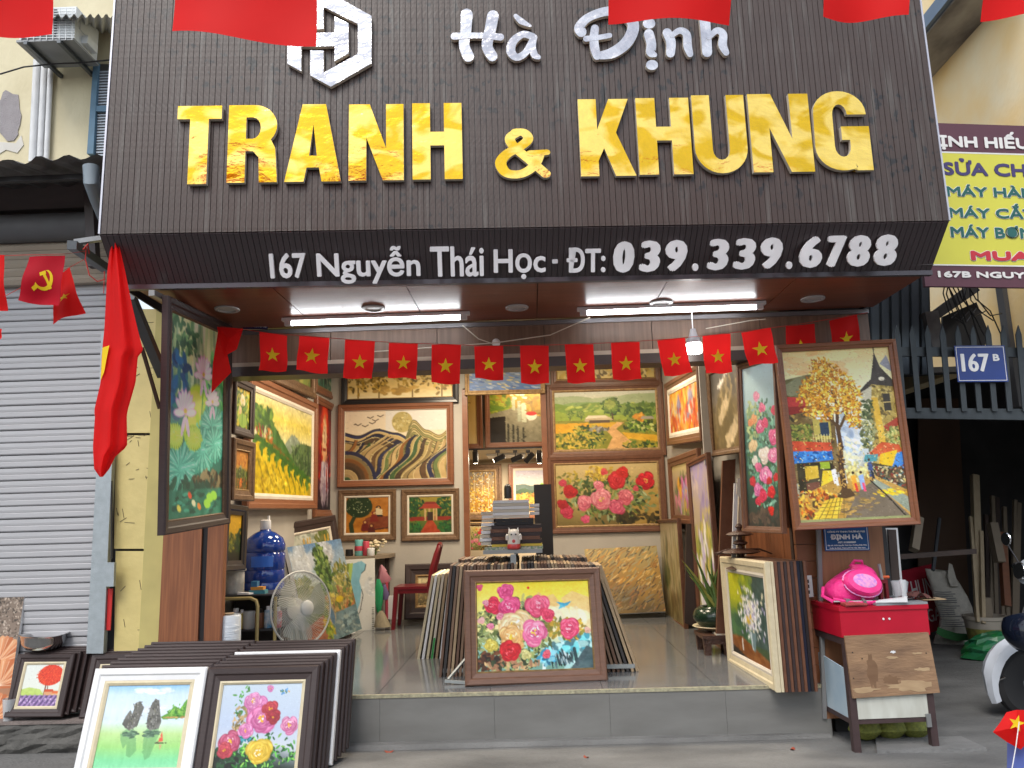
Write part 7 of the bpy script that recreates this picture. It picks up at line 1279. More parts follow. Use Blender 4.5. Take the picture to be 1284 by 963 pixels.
BF = [((325, 416), (360, 421), (358.5, 466), (325.5, 466)), ((375, 421), (413, 424), (409, 468), (371, 464)), ((433, 426), (470, 428), (467.5, 476), (431.5, 474)), ((488, 430), (524, 431), (523, 476), (486.5, 473)), ((541, 432), (578, 432), (576, 481), (541, 480)), ((594.5, 434), (631, 434), (631, 476.5), (596, 475)), ((652, 433.5), (688, 433.5), (688.5, 481), (653.5, 481)), ((708, 432), (744, 431.5), (746.5, 480), (711.5, 480)), ((766, 430), (802, 428.5), (804, 476), (768, 477)), ((824, 427), (859, 423.5), (867.5, 468), (832, 473)), ((881, 421), (916, 418.5), (918.5, 467), (884.5, 470)), ((929.5, 417), (966, 411), (976.5, 454.5), (939.5, 459.5)), ((985, 409), (1021, 406), (1023, 452), (987, 455)), ((1040, 402), (1075, 394.5), (1083, 440), (1046, 446))]
for k, q in enumerate(BF): flag(q, 5.18-(.0 if k < 12 else -.25), 'red flag with yellow star, %s from the left on the bunting over the shop opening' % ordn(k), seed=k+3, sy=.56 if k < 12 else .6, sr=.27)
mb = MB(); tops = [PY((q[0][0]+q[1][0])/2, (q[0][1]+q[1][1])/2-.3, 5.18) for q in BF[:12]]; mb.tube([PY(276, 409, 5.2)]+tops+[PY(1012, 405, 5.4), PY(1088, 392, 5.45)], .0022, 5); one('bunting_string', 'thin red string carrying the row of small flags', 'string', mb, RS, PY(276, 409, 5.2))
# folded flags at the left end
o = thing('folded_flag', 'twisted red flag folded into a triangle at the left end of the bunting', 'flag', PY(288, 410, 5.15))
mb = MB(); q = [PY(x, y, Y) for x, y, Y in ((272, 410, 5.15), (305, 412, 5.15), (297, 438, 5.12), (281, 447, 5.10), (287, 425, 5.2))]; mb.add(q, [(0, 1, 2, 4), (4, 2, 3), (0, 4, 3)]); q = [PY(x, y, Y) for x, y, Y in ((274, 412, 5.16), (286, 448, 5.12), (290, 467, 5.08), (277, 480, 5.12), (265, 493, 5.15), (267, 455, 5.2))]; mb.add(q, [(0, 1, 5), (1, 2, 3, 5), (3, 4, 5)]); mb.build('cloth', RED, o, True)
# left bunting group
HS = []
cxh, cyh = .52, .50
def arcp(cx, cy, r, a0, a1, n, sx=1.): return [(cx+r*math.cos(R(a0+(a1-a0)*i/n))*sx, cy+r*math.sin(R(a0+(a1-a0)*i/n))) for i in range(n+1)]
def ribbon(l1, l2): return [[l1[i], l1[i+1], l2[i+1], l2[i]] for i in range(len(l1)-1)]
HS += ribbon(arcp(.52, .50, .215, -70, 150, 14, 1.05), arcp(.49, .475, .175, -75, 150, 14, 1.0))
HS += [[(.34, .60), (.40, .66), (.30, .74), (.25, .68)], [(.40, .36), (.53, .31), (.56, .38), (.43, .43)], [(.475, .39), (.53, .36), (.72, .66), (.66, .69)]]
flag(((37, 322), (81, 320), (74, 384), (24, 377)), 4.6, 'dark red flag with a yellow hammer and sickle in front of the grey shutter', star=False, seed=30, emblem=HS, grp='flags before the shutter', ms=flagmat('flag_dark_red', (.42, .006, .018), .2))
flag(((73, 344), (88, 336), (104, 391), (62, 405)), 4.75, 'pinkish red star flag tilted behind the hammer and sickle flag', seed=31, grp='flags before the shutter', sr=.3, sy=.58)
flag(((-30, 320), (6, 320), (5, 388), (-32, 388)), 4.6, 'red flag cut off by the left edge level with the shutter top', seed=32, grp='flags before the shutter')
flag(((-30, 412), (1.5, 412), (1, 430), (-32, 432)), 4.5, 'red flag scrap at the far left edge below the others', seed=33, star=False, grp='flags before the shutter')
mb = MB(); mb.tube([PY(-10, 321, 4.6), PY(38, 319.5, 4.6), PY(81, 318.5, 4.6), PY(107, 315, 4.9)], .002, 4); mb.tube([PY(5, 372, 4.6), PY(24, 362, 4.6), PY(86, 336, 4.75), PY(108, 324, 4.95)], .002, 4); one('bunting_string', 'thin red strings tied to the steel outrigger at the left', 'string', mb, RS, PY(60, 320, 4.6))
# big hanging flag
o = thing('draped_flag', 'long red flag hanging in folds from the sign corner before the yellow partition', 'flag', PY(145, 298, 4.35))
rows = [(297, 141, 144), (310, 138, 150), (340, 134.5, 157), (380, 132.5, 165), (410, 131, 172), (430, 129, 177), (440, 128, 180), (446, 127.5, 173), (480, 126, 170), (515, 118, 160), (522, 119, 159), (560, 116.5, 159.5), (572, 117, 145), (588, 118, 137), (598, 125, 129)]
def rowat(y):
    for (a, b) in zip(rows, rows[1:]):
        if a[0] <= y <= b[0]: f = (y-a[0])/(b[0]-a[0]); return a[1]+(b[1]-a[1])*f, a[2]+(b[2]-a[2])*f
    return rows[-1][1:]
mb = MB(); n = 26; ys = [297+301*j/60 for j in range(61)]; vs = []
def DF(u, y, off=0): xl, xr = rowat(y); return PY(xl+(xr-xl)*u, y, 4.35+.035*math.sin(u*5.5+.004*y)*min(1, (y-290)/80)+.013*math.sin(u*14+y*.008)-off)
for y in ys:
    for i in range(n+1): vs.append(DF(i/n, y))
mb.add(vs, [(j*(n+1)+i, (j+1)*(n+1)+i, (j+1)*(n+1)+i+1, j*(n+1)+i+1) for j in range(60) for i in range(n)], True); mb.build('cloth', RED, o, True)
mb = MB(); q = [DF(u, y, .014) for u, y in ((.0, 436), (.17, 433), (.15, 446), (.09, 466), (.0, 477))]; mb.add(q, [tuple(range(5))]); mb.build('star', STAR, o, True)
# large near flags across the top
TF = [((-60, -190), (66, -180), (65, 44), (-60, 36)), ((215, -180), (392, -175), (395.5, 57.5), (218.5, 44)), ((762, -205), (925, -205), (916, 26.5), (764, 22)), ((1022, -210), (1140, -205), (1135, 24), (1030, 24)), ((1246, -205), (1400, -215), (1390, 5), (1237, 18))]
for k, q in enumerate(TF): flag(q, 2.75, ['large red flag overhead at the top left corner before the cream house', 'large red flag overhead covering part of the silver logo', 'large red flag overhead above the silver script lettering', 'large red flag overhead right of the silver script, with a curled hem', 'large red flag overhead at the top right corner'][k], seed=50+k, wave=.02, grp='large flags strung overhead', nm='large_flag', sy=.42, sr=.25)
mb = MB(); mb.tube([PY(-160, -185, 2.75), PY(300, -178, 2.75), PY(840, -206, 2.75), PY(1400, -215, 2.75)], .004, 5); one('overhead_string', 'string above the frame carrying the large overhead flags', 'string', mb, RS, PY(600, -190, 2.75))
# flag and blue post at the lower right
Yp = 4.4
o = thing('blue_post', 'short blue post at the lower right corner behind a small flag', 'post', PY(1268, 963, Yp)); wp([(1262, 1000), (1278, 1000), (1277, 925), (1263, 925)], Yp, .06, 'post', mat('post_blue', (.10, .14, .42), .5), o)
o = thing('hand_flag', 'small red star flag drooping over the blue post at the lower right', 'flag', PY(1270, 893, 4.3)); mb = MB(); out = [(1262, 893), (1275, 890), (1300, 891), (1300, 925), (1289, 930), (1280, 940), (1262, 930), (1245, 918), (1254, 906)]; q = [PY(x, y, 4.3+.02*math.sin(x*.2)) for x, y in out]; c = PY(1274, 912, 4.26); mb.add(q+[c], [(i, (i+1) % 9, 9) for i in range(9)], True); mb.build('cloth', RED, o, True)
mb = MB(); cc = (1275, 907); q = [PY(cc[0]+x*11, cc[1]-y*11, 4.238) for x, y in star_pts(0, 0, 1, .25)]; mb.add(q+[PY(*cc, 4.24)], [(i, (i+1) % 10, 10) for i in range(10)]); mb.build('star', STAR, o, True); mb = MB(); mb.tube([PY(1278, 905, 4.23), PY(1274, 935, 4.23), PY(1268, 970, 4.23)], .0025, 5); mb.build('string', WHITE, o, True)

LFD = mat('dry_leaf', (.30, .06, .03), .8)
for k, (x, y, lab) in enumerate(((488, 943, 'small red dry leaf on the pavement below the left half of the step'), (994, 940, 'small dark red dry leaf on the pavement left of the tool table'), (735, 950, 'tiny brown leaf crumb on the pavement below the middle of the step'))):
    c = PZ(x, y, 0); mb = MB(); r_ = .022-.004*k; mb.add([(r_*math.cos(a)*1.5, r_*math.sin(a), .004+.008*math.cos(2*a)) for a in [j*.628 for j in range(10)]]+[(0, 0, .004)], [(i, (i+1) % 10, 10) for i in range(10)]); o = mb.build('dry_leaf', LFD); o.location = c; o.rotation_euler = (0, 0, k*1.1); tag(o, lab, 'leaf')
# ================================================= the red tool box table
SB = mat('brown_angle_iron', (.075, .045, .045), .55, .1, (.04, .025, .025), (5, 5, 5), 3, .7)
RBX = mat('red_box_paint', (.50, .008, .03), .32, 0, (.40, .006, .022), (3, 3, 3), 2, .8)
fl, fr_, bl_, br_ = PZ(1072, 944, 0), PZ(1170, 940, 0), PZ(1037, 921, 0), PZ(1150, 912, 0)
fz = PY(1062, 800, fl.y).z; ux = (fr_-fl).normalized(); uy = Vector((-ux.y, ux.x, 0)); TW = (fr_-fl).length+.05; TD = .52
tb_ = thing('tool_table', 'brown angle iron stand with a worn plywood front carrying the red box', 'stand', basis(fl, ux, uy, Vector((0, 0, 1))))
HT = fz
for x, y in ((0, 0), (TW-.05, 0), (0, TD-.05), (TW-.05, TD-.05)): MB().box((x, y, 0), (x+.045, y+.045, HT)).build('leg', SB, tb_)
for a, b in (((-.003, .0, HT-.045), (TW-.0, .04, HT-.002)), ((-.003, .04, HT-.045), (.035, TD, HT-.003)), ((TW-.04, .04, HT-.045), (TW, TD, HT-.003)), ((.045, .006, .17), (TW-.05, .04, .195)), ((-.002, .045, .17), (.03, TD-.05, .2)), ((.045, TD-.04, .17), (TW-.05, TD-.01, .2))): MB().box(a, b).build('rail', SB, tb_)
PLY = mat('worn_plywood', (.36, .22, .12), .8, 0, (.17, .10, .06), (1.5, 1.5, 5), 3, .55, .25, 14, 8)
mb = MB(); mb.hexa([(.015, -.018, .335), (TW+.03, -.018, .35), (TW+.0, -.018, HT+.02), (.0, -.018, HT+.015)], [(.015, -.002, .335), (TW+.03, -.002, .35), (TW+.0, -.002, HT+.02), (.0, -.002, HT+.015)]); mb.build('plywood_front', PLY, tb_)
mb = MB(); mb.hexa([(.045, .004, .2), (TW-.05, .004, .2), (TW-.05, .004, .36), (.045, .004, .36)], [(.045, .014, .2), (TW-.05, .014, .2), (TW-.05, .014, .36), (.045, .014, .36)]); mb.build('white_lower_panel', mat('grimy_white', (.6, .62, .56), .6, 0, (.42, .42, .36), (4, 4, 1), 3, .5), tb_)
mb = MB(); mb.hexa([(.004, .045, .2), (.004, TD-.05, .2), (.004, TD-.05, HT-.16), (.004, .045, HT-.2)], [(.012, .045, .2), (.012, TD-.05, .2), (.012, TD-.05, HT-.16), (.012, .045, HT-.2)]); mb.build('side_banner', mat('faded_banner', (.50, .58, .62), .6, 0, (.30, .42, .52), (2, 2, 2), 2, .6), tb_)
VEN = mat('torn_veneer', (.50, .36, .21), .85, 0, (.34, .22, .12), (3, 3, 9), 3, .6); VEN2 = mat('stained_veneer', (.16, .085, .045), .85, 0, (.22, .13, .07), (3, 3, 9), 3, .6)
def chip(cx_, cz_, rx_, rz_, ms, sd_, dy=.0012, sq=1.):
    r_ = random.Random(sd_); q = []
    for k in range(22): a = 6.28319*k/22; f = r_.uniform(.65, 1.2); q.append((max(.02, min(TW-.02, cx_+math.cos(a)*rx_*f)), max(.36, min(HT, cz_+math.sin(a)*rz_*f))))
    mb = MB(); mb.add([(x, -.018-dy, z) for x, z in q], [tuple(range(22))]); mb.build('veneer_patch', ms, tb_)
chip(.42, .40, .17, .035, VEN, 1); chip(.10, .385, .09, .018, VEN, 2); chip(.50, .50, .06, .012, VEN, 3); chip(.30, .58, .05, .008, VEN, 4); chip(.47, .60, .035, .007, VEN, 5); chip(.16, .50, .035, .11, VEN2, 6, .0008); chip(.28, .44, .06, .03, VEN2, 8, .0008); chip(.31, .615, .022, .009, WHITE, 7, .002)
for x_, z_ in ((.04, .62), (.10, .58), (.53, .60), (.55, .645), (.03, .46)): chip(x_, z_, .005, .005, BLKF, 9, .003)
MB().box((TW-.075, -.012, .14), (TW-.045, .0, .22)).build('hinge_plate', STG, tb_)
mb = MB(); [mb.lathe([(.002, 0), (.05, .02), (.09, .07), (.06, .14), (.01, .17)], 12, Matrix.Translation((.2+.17*k, .25, .0)) @ Matrix.Scale(1.3, 4, (1, 0, 0))) for k in range(3)]; 
yb_ = thing('yellow_bags', 'crumpled yellow-green bags lying under the tool table', 'bags', tb_.matrix_world.copy()); mb.build('bag', mat('yellow_net', (.32, .34, .06), .7, 0, (.12, .14, .03), (16, 16, 16), 3, .6, .5, 10), yb_)
# red box on top
bw_, bh = TW+.03, .20
rx = thing('red_tool_box', 'bright red flat sided tool box lying on the iron stand', 'tool box', tb_.matrix_world @ Matrix.Translation((-.01, 0, HT+.002)))
mb = MB(); mb.hexa([(0, 0, 0), (bw_, 0, 0), (bw_, TD, 0), (0, TD, 0)], [(0, 0, bh-.03), (bw_, 0, bh-.03), (bw_, TD, bh-.03), (0, TD, bh-.03)]); bd = mb.build('body', RBX, rx)
MB().box((-.006, -.008, bh-.032), (bw_+.006, TD+.005, bh-.004)).build('lid', RBX, rx); MB().box((.25, -.006, bh-.003), (bw_+.004, TD-.1, bh+.012)).build('grey_tray', mat('grey_sheet', (.32, .34, .36), .4, .2), rx)
mb = MB(); [mb.lathe([(.002, 0), (.008, .001), (.006, .005)], 10, Matrix.Translation((.29+k*.04, -.0, .11)) @ Matrix.Rotation(R(90), 4, 'X')) for k in range(2)]; mb.build('rivet', WHITE, rx)
T_ = tb_.matrix_world; TZ = HT+bh
def onT(x, y, z=0): return T_ @ Vector((x, y, TZ+z))
# backpack
PK = mat('pink_nylon', (.85, .04, .26), .45, 0, (.70, .02, .20), (5, 5, 5), 2.5, .7, .4, 6); PKL = mat('pale_pink', (.85, .35, .55), .5, 0, (.5, .2, .6), (24, 24, 24), 2, .3)
bpk = thing('pink_backpack', 'bright pink child backpack lying on the red tool box', 'backpack', T_ @ Matrix.Translation((.17, .22, TZ+.004)))
mb = MB(); n, L = 32, 18; vs = []
for j in range(L+1):
    f = j/L; z_ = .25*(.5-.5*math.cos(math.pi*f))
    for k in range(n):
        t = 6.28319*k/n; cx_, cy_ = math.cos(t), math.sin(t); q = 1/(abs(cx_)**2.8+abs(cy_)**2.8)**(1/2.8); r_ = max(0, math.sin(math.pi*f))**.42
        slope = .62+.38*min(1, max(0, (cx_*q+1)/1.5)); vs.append((.185*q*cx_*r_*(1-.10*f)+.03*f, .15*q*cy_*r_*(1-.25*f)+.006*math.sin(9*f+t), z_*slope+.004*math.sin(t*7+f*9)))
mb.add(vs, [(j*n+k, j*n+(k+1) % n, (j+1)*n+(k+1) % n, (j+1)*n+k) for j in range(L) for k in range(n)], True); mb.build('bag', PK, bpk)
m_ = Matrix.Translation((.045, -.10, .125)) @ Matrix.Rotation(R(8), 4, 'Y') @ Matrix.Rotation(R(62), 4, 'X')
mb2 = MB(); mb2.lathe([(.115, -.03), (.132, 0), (.13, .03), (.115, .05), (.06, .06), (.003, .062)], 30, m_, sy=.72); mb2.build('front_pocket', PK, bpk)
mb2 = MB(); mb2.lathe([(.085, .05), (.08, .059), (.05, .0645), (.003, .066)], 26, m_, sy=.62); mb2.build('printed_patch', PKL, bpk)
mb2 = MB(); mb2.tube([m_ @ Vector((.134*math.cos(a), .097*math.sin(a), .012)) for a in [k*.3-2.9 for k in range(21)]], .005, 6); mb2.build('zip', PKL, bpk)
mb2 = MB(); mb2.tube([(.04, .03, .235), (.06, .0, .275), (.11, .0, .272), (.13, .03, .23)], .011, 8); mb2.build('handle', PK, bpk)
mb2 = MB(); mb2.tube([(-.16, -.1, .03), (-.05, -.18, .008), (.12, -.17, .010), (.24, -.1, .015)], .013, 6); mb2.build('strap', PK, bpk); mb2 = MB(); mb2.tube([(-.18, 0, .1), (-.215, -.06, .05), (-.17, -.12, .016)], .012, 6); mb2.build('strap', PK, bpk)
# cups, tray things
CLR = mat('clear_plastic', (.75, .78, .8), .12, 0, trans=.0, alpha=.45); 
def cup(x, y, r, h, lab, ms, nm='plastic_cup'): t = thing(nm, lab, 'cup', onT(x, y, .014)); MB().lathe([(r*.7, .0), (r*.74, .003), (r, h), (r*.97, h), (r*.7, .006)], 22).build('cup', ms, t); return t
cup(.52, .2, .055, .12, 'clear ribbed plastic cup at the right on the red box', CLR); cup(.47, .06, .022, .14, 'tall narrow glass tube standing on the red box', CLR, 'glass_tube')
tg = thing('grey_tape_gun', 'dark red hand tool standing on end beside the backpack', 'hand tool', onT(.40, .2, .014)); mb = MB(); mb.box((-.03, -.02, 0), (-.012, .02, .13)); mb.box((.012, -.02, 0), (.03, .02, .11)); mb.box((-.03, -.02, .11), (.03, .02, .135)); mb.build('body', mat('dark_red_tool', (.15, .01, .015), .4), tg); mb = MB(); mb.tube([(0, 0, .13), (-.01, 0, .24)], .012, 8); mb.build('spindle', STG, tg); mb = MB(); mb.tube([(.0, 0, .15), (.05, 0, .15)], .01, 8); mb.build('knob', mat('orange_plastic', (.7, .12, .03), .4), tg)
cl = thing('brown_rag', 'crumpled dark brown rag at the right end of the red box', 'rag', onT(.58, .12, .014)); rb2 = random.Random(7); mb = MB(); n = 12; vs = [(-.11+.22*i/n, -.05+.1*j/6, .005+.045*max(0, math.sin(i/n*3.14))*abs(math.sin(j*1.1+i*.7))+rb2.uniform(0, .012)) for j in range(7) for i in range(n+1)]; mb.add(vs, [(j*(n+1)+i, j*(n+1)+i+1, (j+1)*(n+1)+i+1, (j+1)*(n+1)+i) for j in range(6) for i in range(n)], True); mb.build('cloth', mat('brown_cloth', (.09, .03, .025), .9), cl)
cd = thing('cardboard_scrap', 'flat tan cardboard scrap at the far right end of the red box', 'cardboard', onT(.66, .12, .014)); MB().box((-.05, -.05, 0), (.1, .06, .006)).build('card', mat('cardboard', (.35, .25, .14), .8), cd)
mb = MB(); mb.hexa([(0, 0, .002), (.2, -.02, .002), (.24, .06, .002), (.06, .08, .002)], [(0, 0, .012), (.2, -.02, .03), (.24, .06, .03), (.06, .08, .012)]); pp = thing('paper_sheets', 'folded white paper sheets lying half under the pink backpack', 'paper', onT(.24, .0, .016)); mb.build('sheet', WHITE, pp)
rdg = thing('work_gloves', 'pair of faded red work gloves lying on the front edge of the box', 'gloves', onT(.0, .0, -.002)); mb = MB()
for k in range(5): mb.tube([(.03+.0*k, .0+.02*k-.01, .012), (.11, -.012+.018*k, .016), (.19-.01*abs(k-2), .0+.014*k, .010)], .011, 8, .008)
mb.build('glove', mat('faded_red_cloth', (.36, .05, .05), .85), rdg)
ch_ = thing('metal_clamp', 'steel bar clamp lying beside the pink backpack strap', 'clamp', onT(.0, .1, .01)); mb = MB(); mb.tube([(.0, .0, .012), (.25, -.03, .012)], .007, 8); mb.box((.07, -.04, 0), (.1, .01, .03)); mb.tube([(.18, -.08, .012), (.2, .02, .03)], .01, 8); mb.build('bar', STG, ch_)

# ================================================= plant on its stand (right)
DWD = mat('carved_dark_wood', (.10, .045, .028), .4, 0, (.05, .022, .015), (6, 6, 6), 3, .7, .5, 14)
c = PZ(905, 818, FL); ps = thing('plant_stand', 'low carved wooden stand under the green pot', 'plant stand', c)
mb = MB(); mb.box((-.19, -.16, .135), (.26, .2, .165)); mb.build('top', DWD, ps)
for x, y in ((-.17, -.14), (.0, -.14), (.22, -.14), (-.17, .16), (.22, .16)): mb = MB(); mb.hexa([(x, y, 0), (x+.05, y, 0), (x+.05, y+.05, 0), (x, y+.05, 0)], [(x-.01, y, .135), (x+.06, y, .135), (x+.06, y+.06, .135), (x-.01, y+.06, .135)]); mb.build('leg', DWD, ps)
mb = MB(); mb.box((-.16, -.15, .09), (.25, -.13, .135)); mb.build('apron', DWD, ps)
t = thing('white_tile', 'white printed tile lying on the carved stand', 'tile', c+Vector((.06, -.08, .166))); MB().box((-.13, -.07, 0), (.19, .08, .012)).build('tile', mat('printed_tile', (.7, .68, .6), .3, 0, (.45, .35, .22), (18, 8, 8), 2, .4), t)
c2 = PY(897, 779, c.y+.1); c2 = Vector((c2.x, c.y+.12, FL+.166)); dsh = thing('white_saucer', 'shallow off-white saucer under the dark green pot', 'saucer', c2); MB().lathe([(.06, 0), (.1, .01), (.2, .045), (.195, .05), (.09, .02)], 28).build('saucer', CREAM, dsh)
gp = thing('green_oval_pot', 'glossy dark green oval pot on a white saucer', 'pot', c2+Vector((0, 0, .03))); GPT = mat('dark_green_glaze', (.015, .045, .022), .2, 0, (.008, .022, .012), (2, 14, 14), 2, .6); MB().lathe([(.06, 0), (.14, .02), (.185, .07), (.19, .11), (.165, .16), (.12, .185), (.1, .18), (.09, .15)], 32).build('pot', GPT, gp)
LF = mat('leaf_green', (.13, .22, .05), .45, 0, (.07, .14, .03), (8, 8, 8), 3, .6); LFY = mat('leaf_yellow', (.35, .36, .08), .5)
pn = thing('spiky_plant', 'spiky yellow-green plant growing out of the dark green pot', 'plant', c2+Vector((0, 0, .19)))
rr = random.Random(6)
def blade(b, tip, w, bend): 
    b, tip = Vector(b), Vector(tip); mb = MB(); vs = []; n = 9; side = Vector((0, 1, 0)).cross(tip-b).normalized()
    for i in range(n+1): f = i/n; p = b+(tip-b)*f+Vector((bend*math.sin(f*3.14), 0, 0)); ww = w*(1-f)**.6*(.6+.8*min(1, f*4)); vs += [p-side*ww, p+Vector((0, -.006, 0)), p+side*ww]
    mb.add(vs, [(i*3+k, i*3+k+1, (i+1)*3+k+1, (i+1)*3+k) for i in range(n) for k in (0, 1)], True); return mb
for k, (tx, tz, ms) in enumerate(((-.27, .42, LFY), (-.24, .36, LF), (-.17, .5, LF), (-.2, .28, LFY), (-.1, .3, LF), (-.05, .38, LF), (.02, .45, LF), (.05, .34, LF), (.1, .4, LF), (.16, .3, LF), (.26, .36, LFY), (.3, .28, LF), (.12, .22, LF), (-.14, .2, LF), (-.02, .24, LFY), (.2, .2, LF))): blade((rr.uniform(-.06, .06), rr.uniform(-.05, .05), -.02), (tx, rr.uniform(-.12, .08), tz*1.05), .014, -.02*(1 if tx > 0 else -1)).build('leaf', ms, pn)
gc = thing('gold_tin', 'small gold tin beside the plant pot', 'tin', Vector((PY(898, 760, c.y+.16).x+.02, c.y+.2, FL+.166))); MB().lathe([(.035, 0), (.035, .2), (.03, .205)], 18).build('tin', mat('gold_tin', (.5, .33, .08), .3, .6), gc)
c = PY(930, 705, 6.4); cs = thing('carved_stand', 'ornate dark carved wooden stand poking out above the vase painting', 'carved stand', c); mb = MB()
for z, w in ((-.0, .13), (.07, .05), (.13, .16), (.2, .06), (.27, .11), (.33, .03)): mb.lathe([(w*.7, z-.012), (w, z), (w*.9, z+.01), (w*.3, z+.03)], 16, Matrix.Translation((0, 0, -.05)))
mb.tube([(0, 0, -.35), (0, 0, .3)], .02, 8); mb.tube([(-.2, 0, .07), (-.1, 0, .1), (.15, 0, .1), (.25, 0, .06)], .015, 6, .005); mb.build('carving', DWD, cs)

# ================================================= left inside: shelf trolley, bottle, fan, chair, side table
c = PZ(305, 838, FL); c = Vector((PY(303, 800, 6.35).x, 6.5, FL)); sh2 = thing('shelf_trolley', 'small shelf trolley with mustard tube ends full of glue pots', 'shelf', c)
MUS = mat('mustard_tube', (.38, .30, .12), .4); SHD = mat('shelf_dark', (.03, .03, .035), .5)
zs1, zs2 = PY(305, 746, 6.35).z-FL, PY(305, 790, 6.35).z-FL
for z in (zs1, zs2, .04): MB().box((-.22, -.15, z-.012), (.30, .3, z)).build('shelf', SHD, sh2)
def loop(xa_, xb_, y): mb = MB(); mb.tube([(xa_, y, 0), (xa_, y, zs1-.09), (xa_+.015, y, zs1-.045), (xa_+.06, y, zs1-.025), (xb_-.06, y, zs1-.025), (xb_-.015, y, zs1-.045), (xb_, y, zs1-.09), (xb_, y, 0)], .014, 8); mb.build('tube_end', MUS, sh2)
loop(-.2, .13, -.17); loop(-.2, .13, .31); mb = MB(); mb.tube([(.27, -.16, 0), (.27, -.16, zs1-.02)], .014, 8); mb.build('tube_end', MUS, sh2)
def pot(x, y, z, r, h, lab, ms, lid=None, nm='glue_pot', cat='pot', grp=None):
    t = thing(nm, lab, cat, c+Vector((x, y, z)), grp); MB().lathe([(r*.9, 0), (r, .01), (r, h*.92), (r*.92, h)], 18).build('pot', ms, t)
    if lid: MB().lathe([(r*.6, h), (r*.62, h+.03), (r*.5, h+.032)], 16).build('lid', lid, t)
    return t
PW = mat('dirty_plaster_white', (.52, .50, .45), .7, 0, (.25, .25, .24), (6, 6, 6), 3, .5, .3)
bk2 = pot(-.13, -.02, zs1, .085, .19, 'plaster streaked white bucket on the trolley left of the water bottle', PW, None, 'white_bucket', 'bucket'); mb = MB(); mb.lathe([(.09, .18), (.097, .185), (.097, .2), (.08, .2)], 18); mb.build('rim', PW, bk2)
mb = MB(); mb.tube([(-.02, -.03, .2), (.1, -.08, .23)], .012, 6); mb.tube([(-.09, -.02, .2), (.06, .02, .22)], .008, 6); bsh = thing('brushes', 'paint brushes laid across the white bucket', 'brush', bk2.matrix_world.copy()); mb.build('brush', LINEN, bsh)
pot(-.09, -.05, zs2, .035, .13, 'white topped bottle under the trolley top shelf at left', mat('pot_white', (.6, .6, .6), .4), WHITE); pot(-.03, -.08, zs2, .02, .12, 'yellow tube bottle on the middle trolley shelf', YEE, WHITE, 'glue_bottle', 'bottle'); pot(.03, -.08, zs2, .05, .14, 'clear plastic tumbler on the middle trolley shelf', mat('milky', (.42, .42, .4), .3)); pot(.1, -.05, zs2, .04, .12, 'dark brown jar on the middle trolley shelf', COPPER, BLKF); pot(.18, -.05, zs2, .035, .14, 'blue and white labelled bottle on the trolley shelf', mat('blue_label', (.05, .25, .45), .4, 0, (.6, .6, .6), (8, 8, 8), 3, .3), WHITE); pot(.25, -.04, zs2, .035, .13, 'red and white labelled bottle at the right of the trolley shelf', mat('red_label', (.5, .04, .05), .4, 0, (.6, .6, .62), (8, 8, 8), 3, .3), WHITE)
pot(.03, -.05, .04, .04, .08, 'olive tin on the lowest trolley shelf', mat('olive', (.2, .2, .07), .5)); pot(.12, -.05, .04, .05, .05, 'white rimmed dish on the lowest trolley shelf', WHITE)
bx = thing('small_boxes', 'small blue and orange cartons on the trolley before the water bottle', 'cartons', c+Vector((.06, -.1, zs1))); MB().box((-.03, 0, 0), (.1, .08, .03)).build('carton', mat('teal_box', (.08, .3, .35), .5), bx); MB().box((-.02, .01, .031), (.08, .08, .055)).build('carton', mat('orange_box', (.7, .3, .05), .5), bx); MB().box((-.02, .01, .056), (.03, .07, .1)).build('carton', mat('blue_box', (.03, .15, .3), .5), bx)
pl_ = thing('putty_knife', 'white putty knife lying at the edge of the trolley top', 'knife', c+Vector((-.05, -.14, zs1+.002))); mb = MB(); mb.hexa([(0, 0, 0), (.1, -.02, 0), (.12, .03, 0), (.0, .02, 0)], [(0, 0, .02), (.1, -.02, .012), (.12, .03, .012), (.0, .02, .02)]); mb.build('blade', WHITE, pl_)
# water bottle
wx = PY(331, 735, 6.9); wb = thing('water_bottle', 'large blue plastic water dispenser bottle with a white cap', 'water bottle', Vector((wx.x, 6.9, PY(331, 742, 6.9).z)))
hb = PY(331, 655, 6.9).z-PY(331, 742, 6.9).z; s_ = hb/.52; rb_w = .175
BW = mat('blue_bottle', (.01, .05, .30), .1, 0, (.005, .03, .2), (3, 3, 3), 2, .6, spec=.8)
pr = [(.14, 0), (.17, .015), (.172, .06), (.165, .075), (.172, .09), (.172, .15), (.165, .165), (.172, .18), (.172, .28), (.160, .295), (.172, .31), (.172, .35), (.15, .40), (.09, .44), (.05, .455), (.04, .475)]
MB().lathe([(r*1.02, z*s_) for r, z in pr], 36).build('bottle', BW, wb); MB().lathe([(.045, .465*s_), (.048, .47*s_), (.046, .535*s_), (.03, .54*s_)], 18).build('cap', WHITE, wb); mb = MB(); mb.box((.02, -.012, .535*s_), (.035, .012, .57*s_)); mb.build('pull_tab', WHITE, wb)
mb = MB(); n = 10; vs = [(.177*math.sin(-.35+1.1*i/n), -.177*math.cos(-.35+1.1*i/n), z*s_) for z in (.19, .27) for i in range(n+1)]; mb.add(vs, [(i, i+1, n+2+i, n+1+i) for i in range(n)], True); mb.build('label', mat('bottle_label', (.03, .14, .6), .3), wb)
wst = thing('bottle_crate', 'dark low cabinet standing under the blue water bottle', 'cabinet', Vector((wx.x, 6.9, FL))); MB().box((-.2, -.15, 0), (.2, .2, PY(331, 742, 6.9).z-FL-.002)).build('box', SHD, wst)
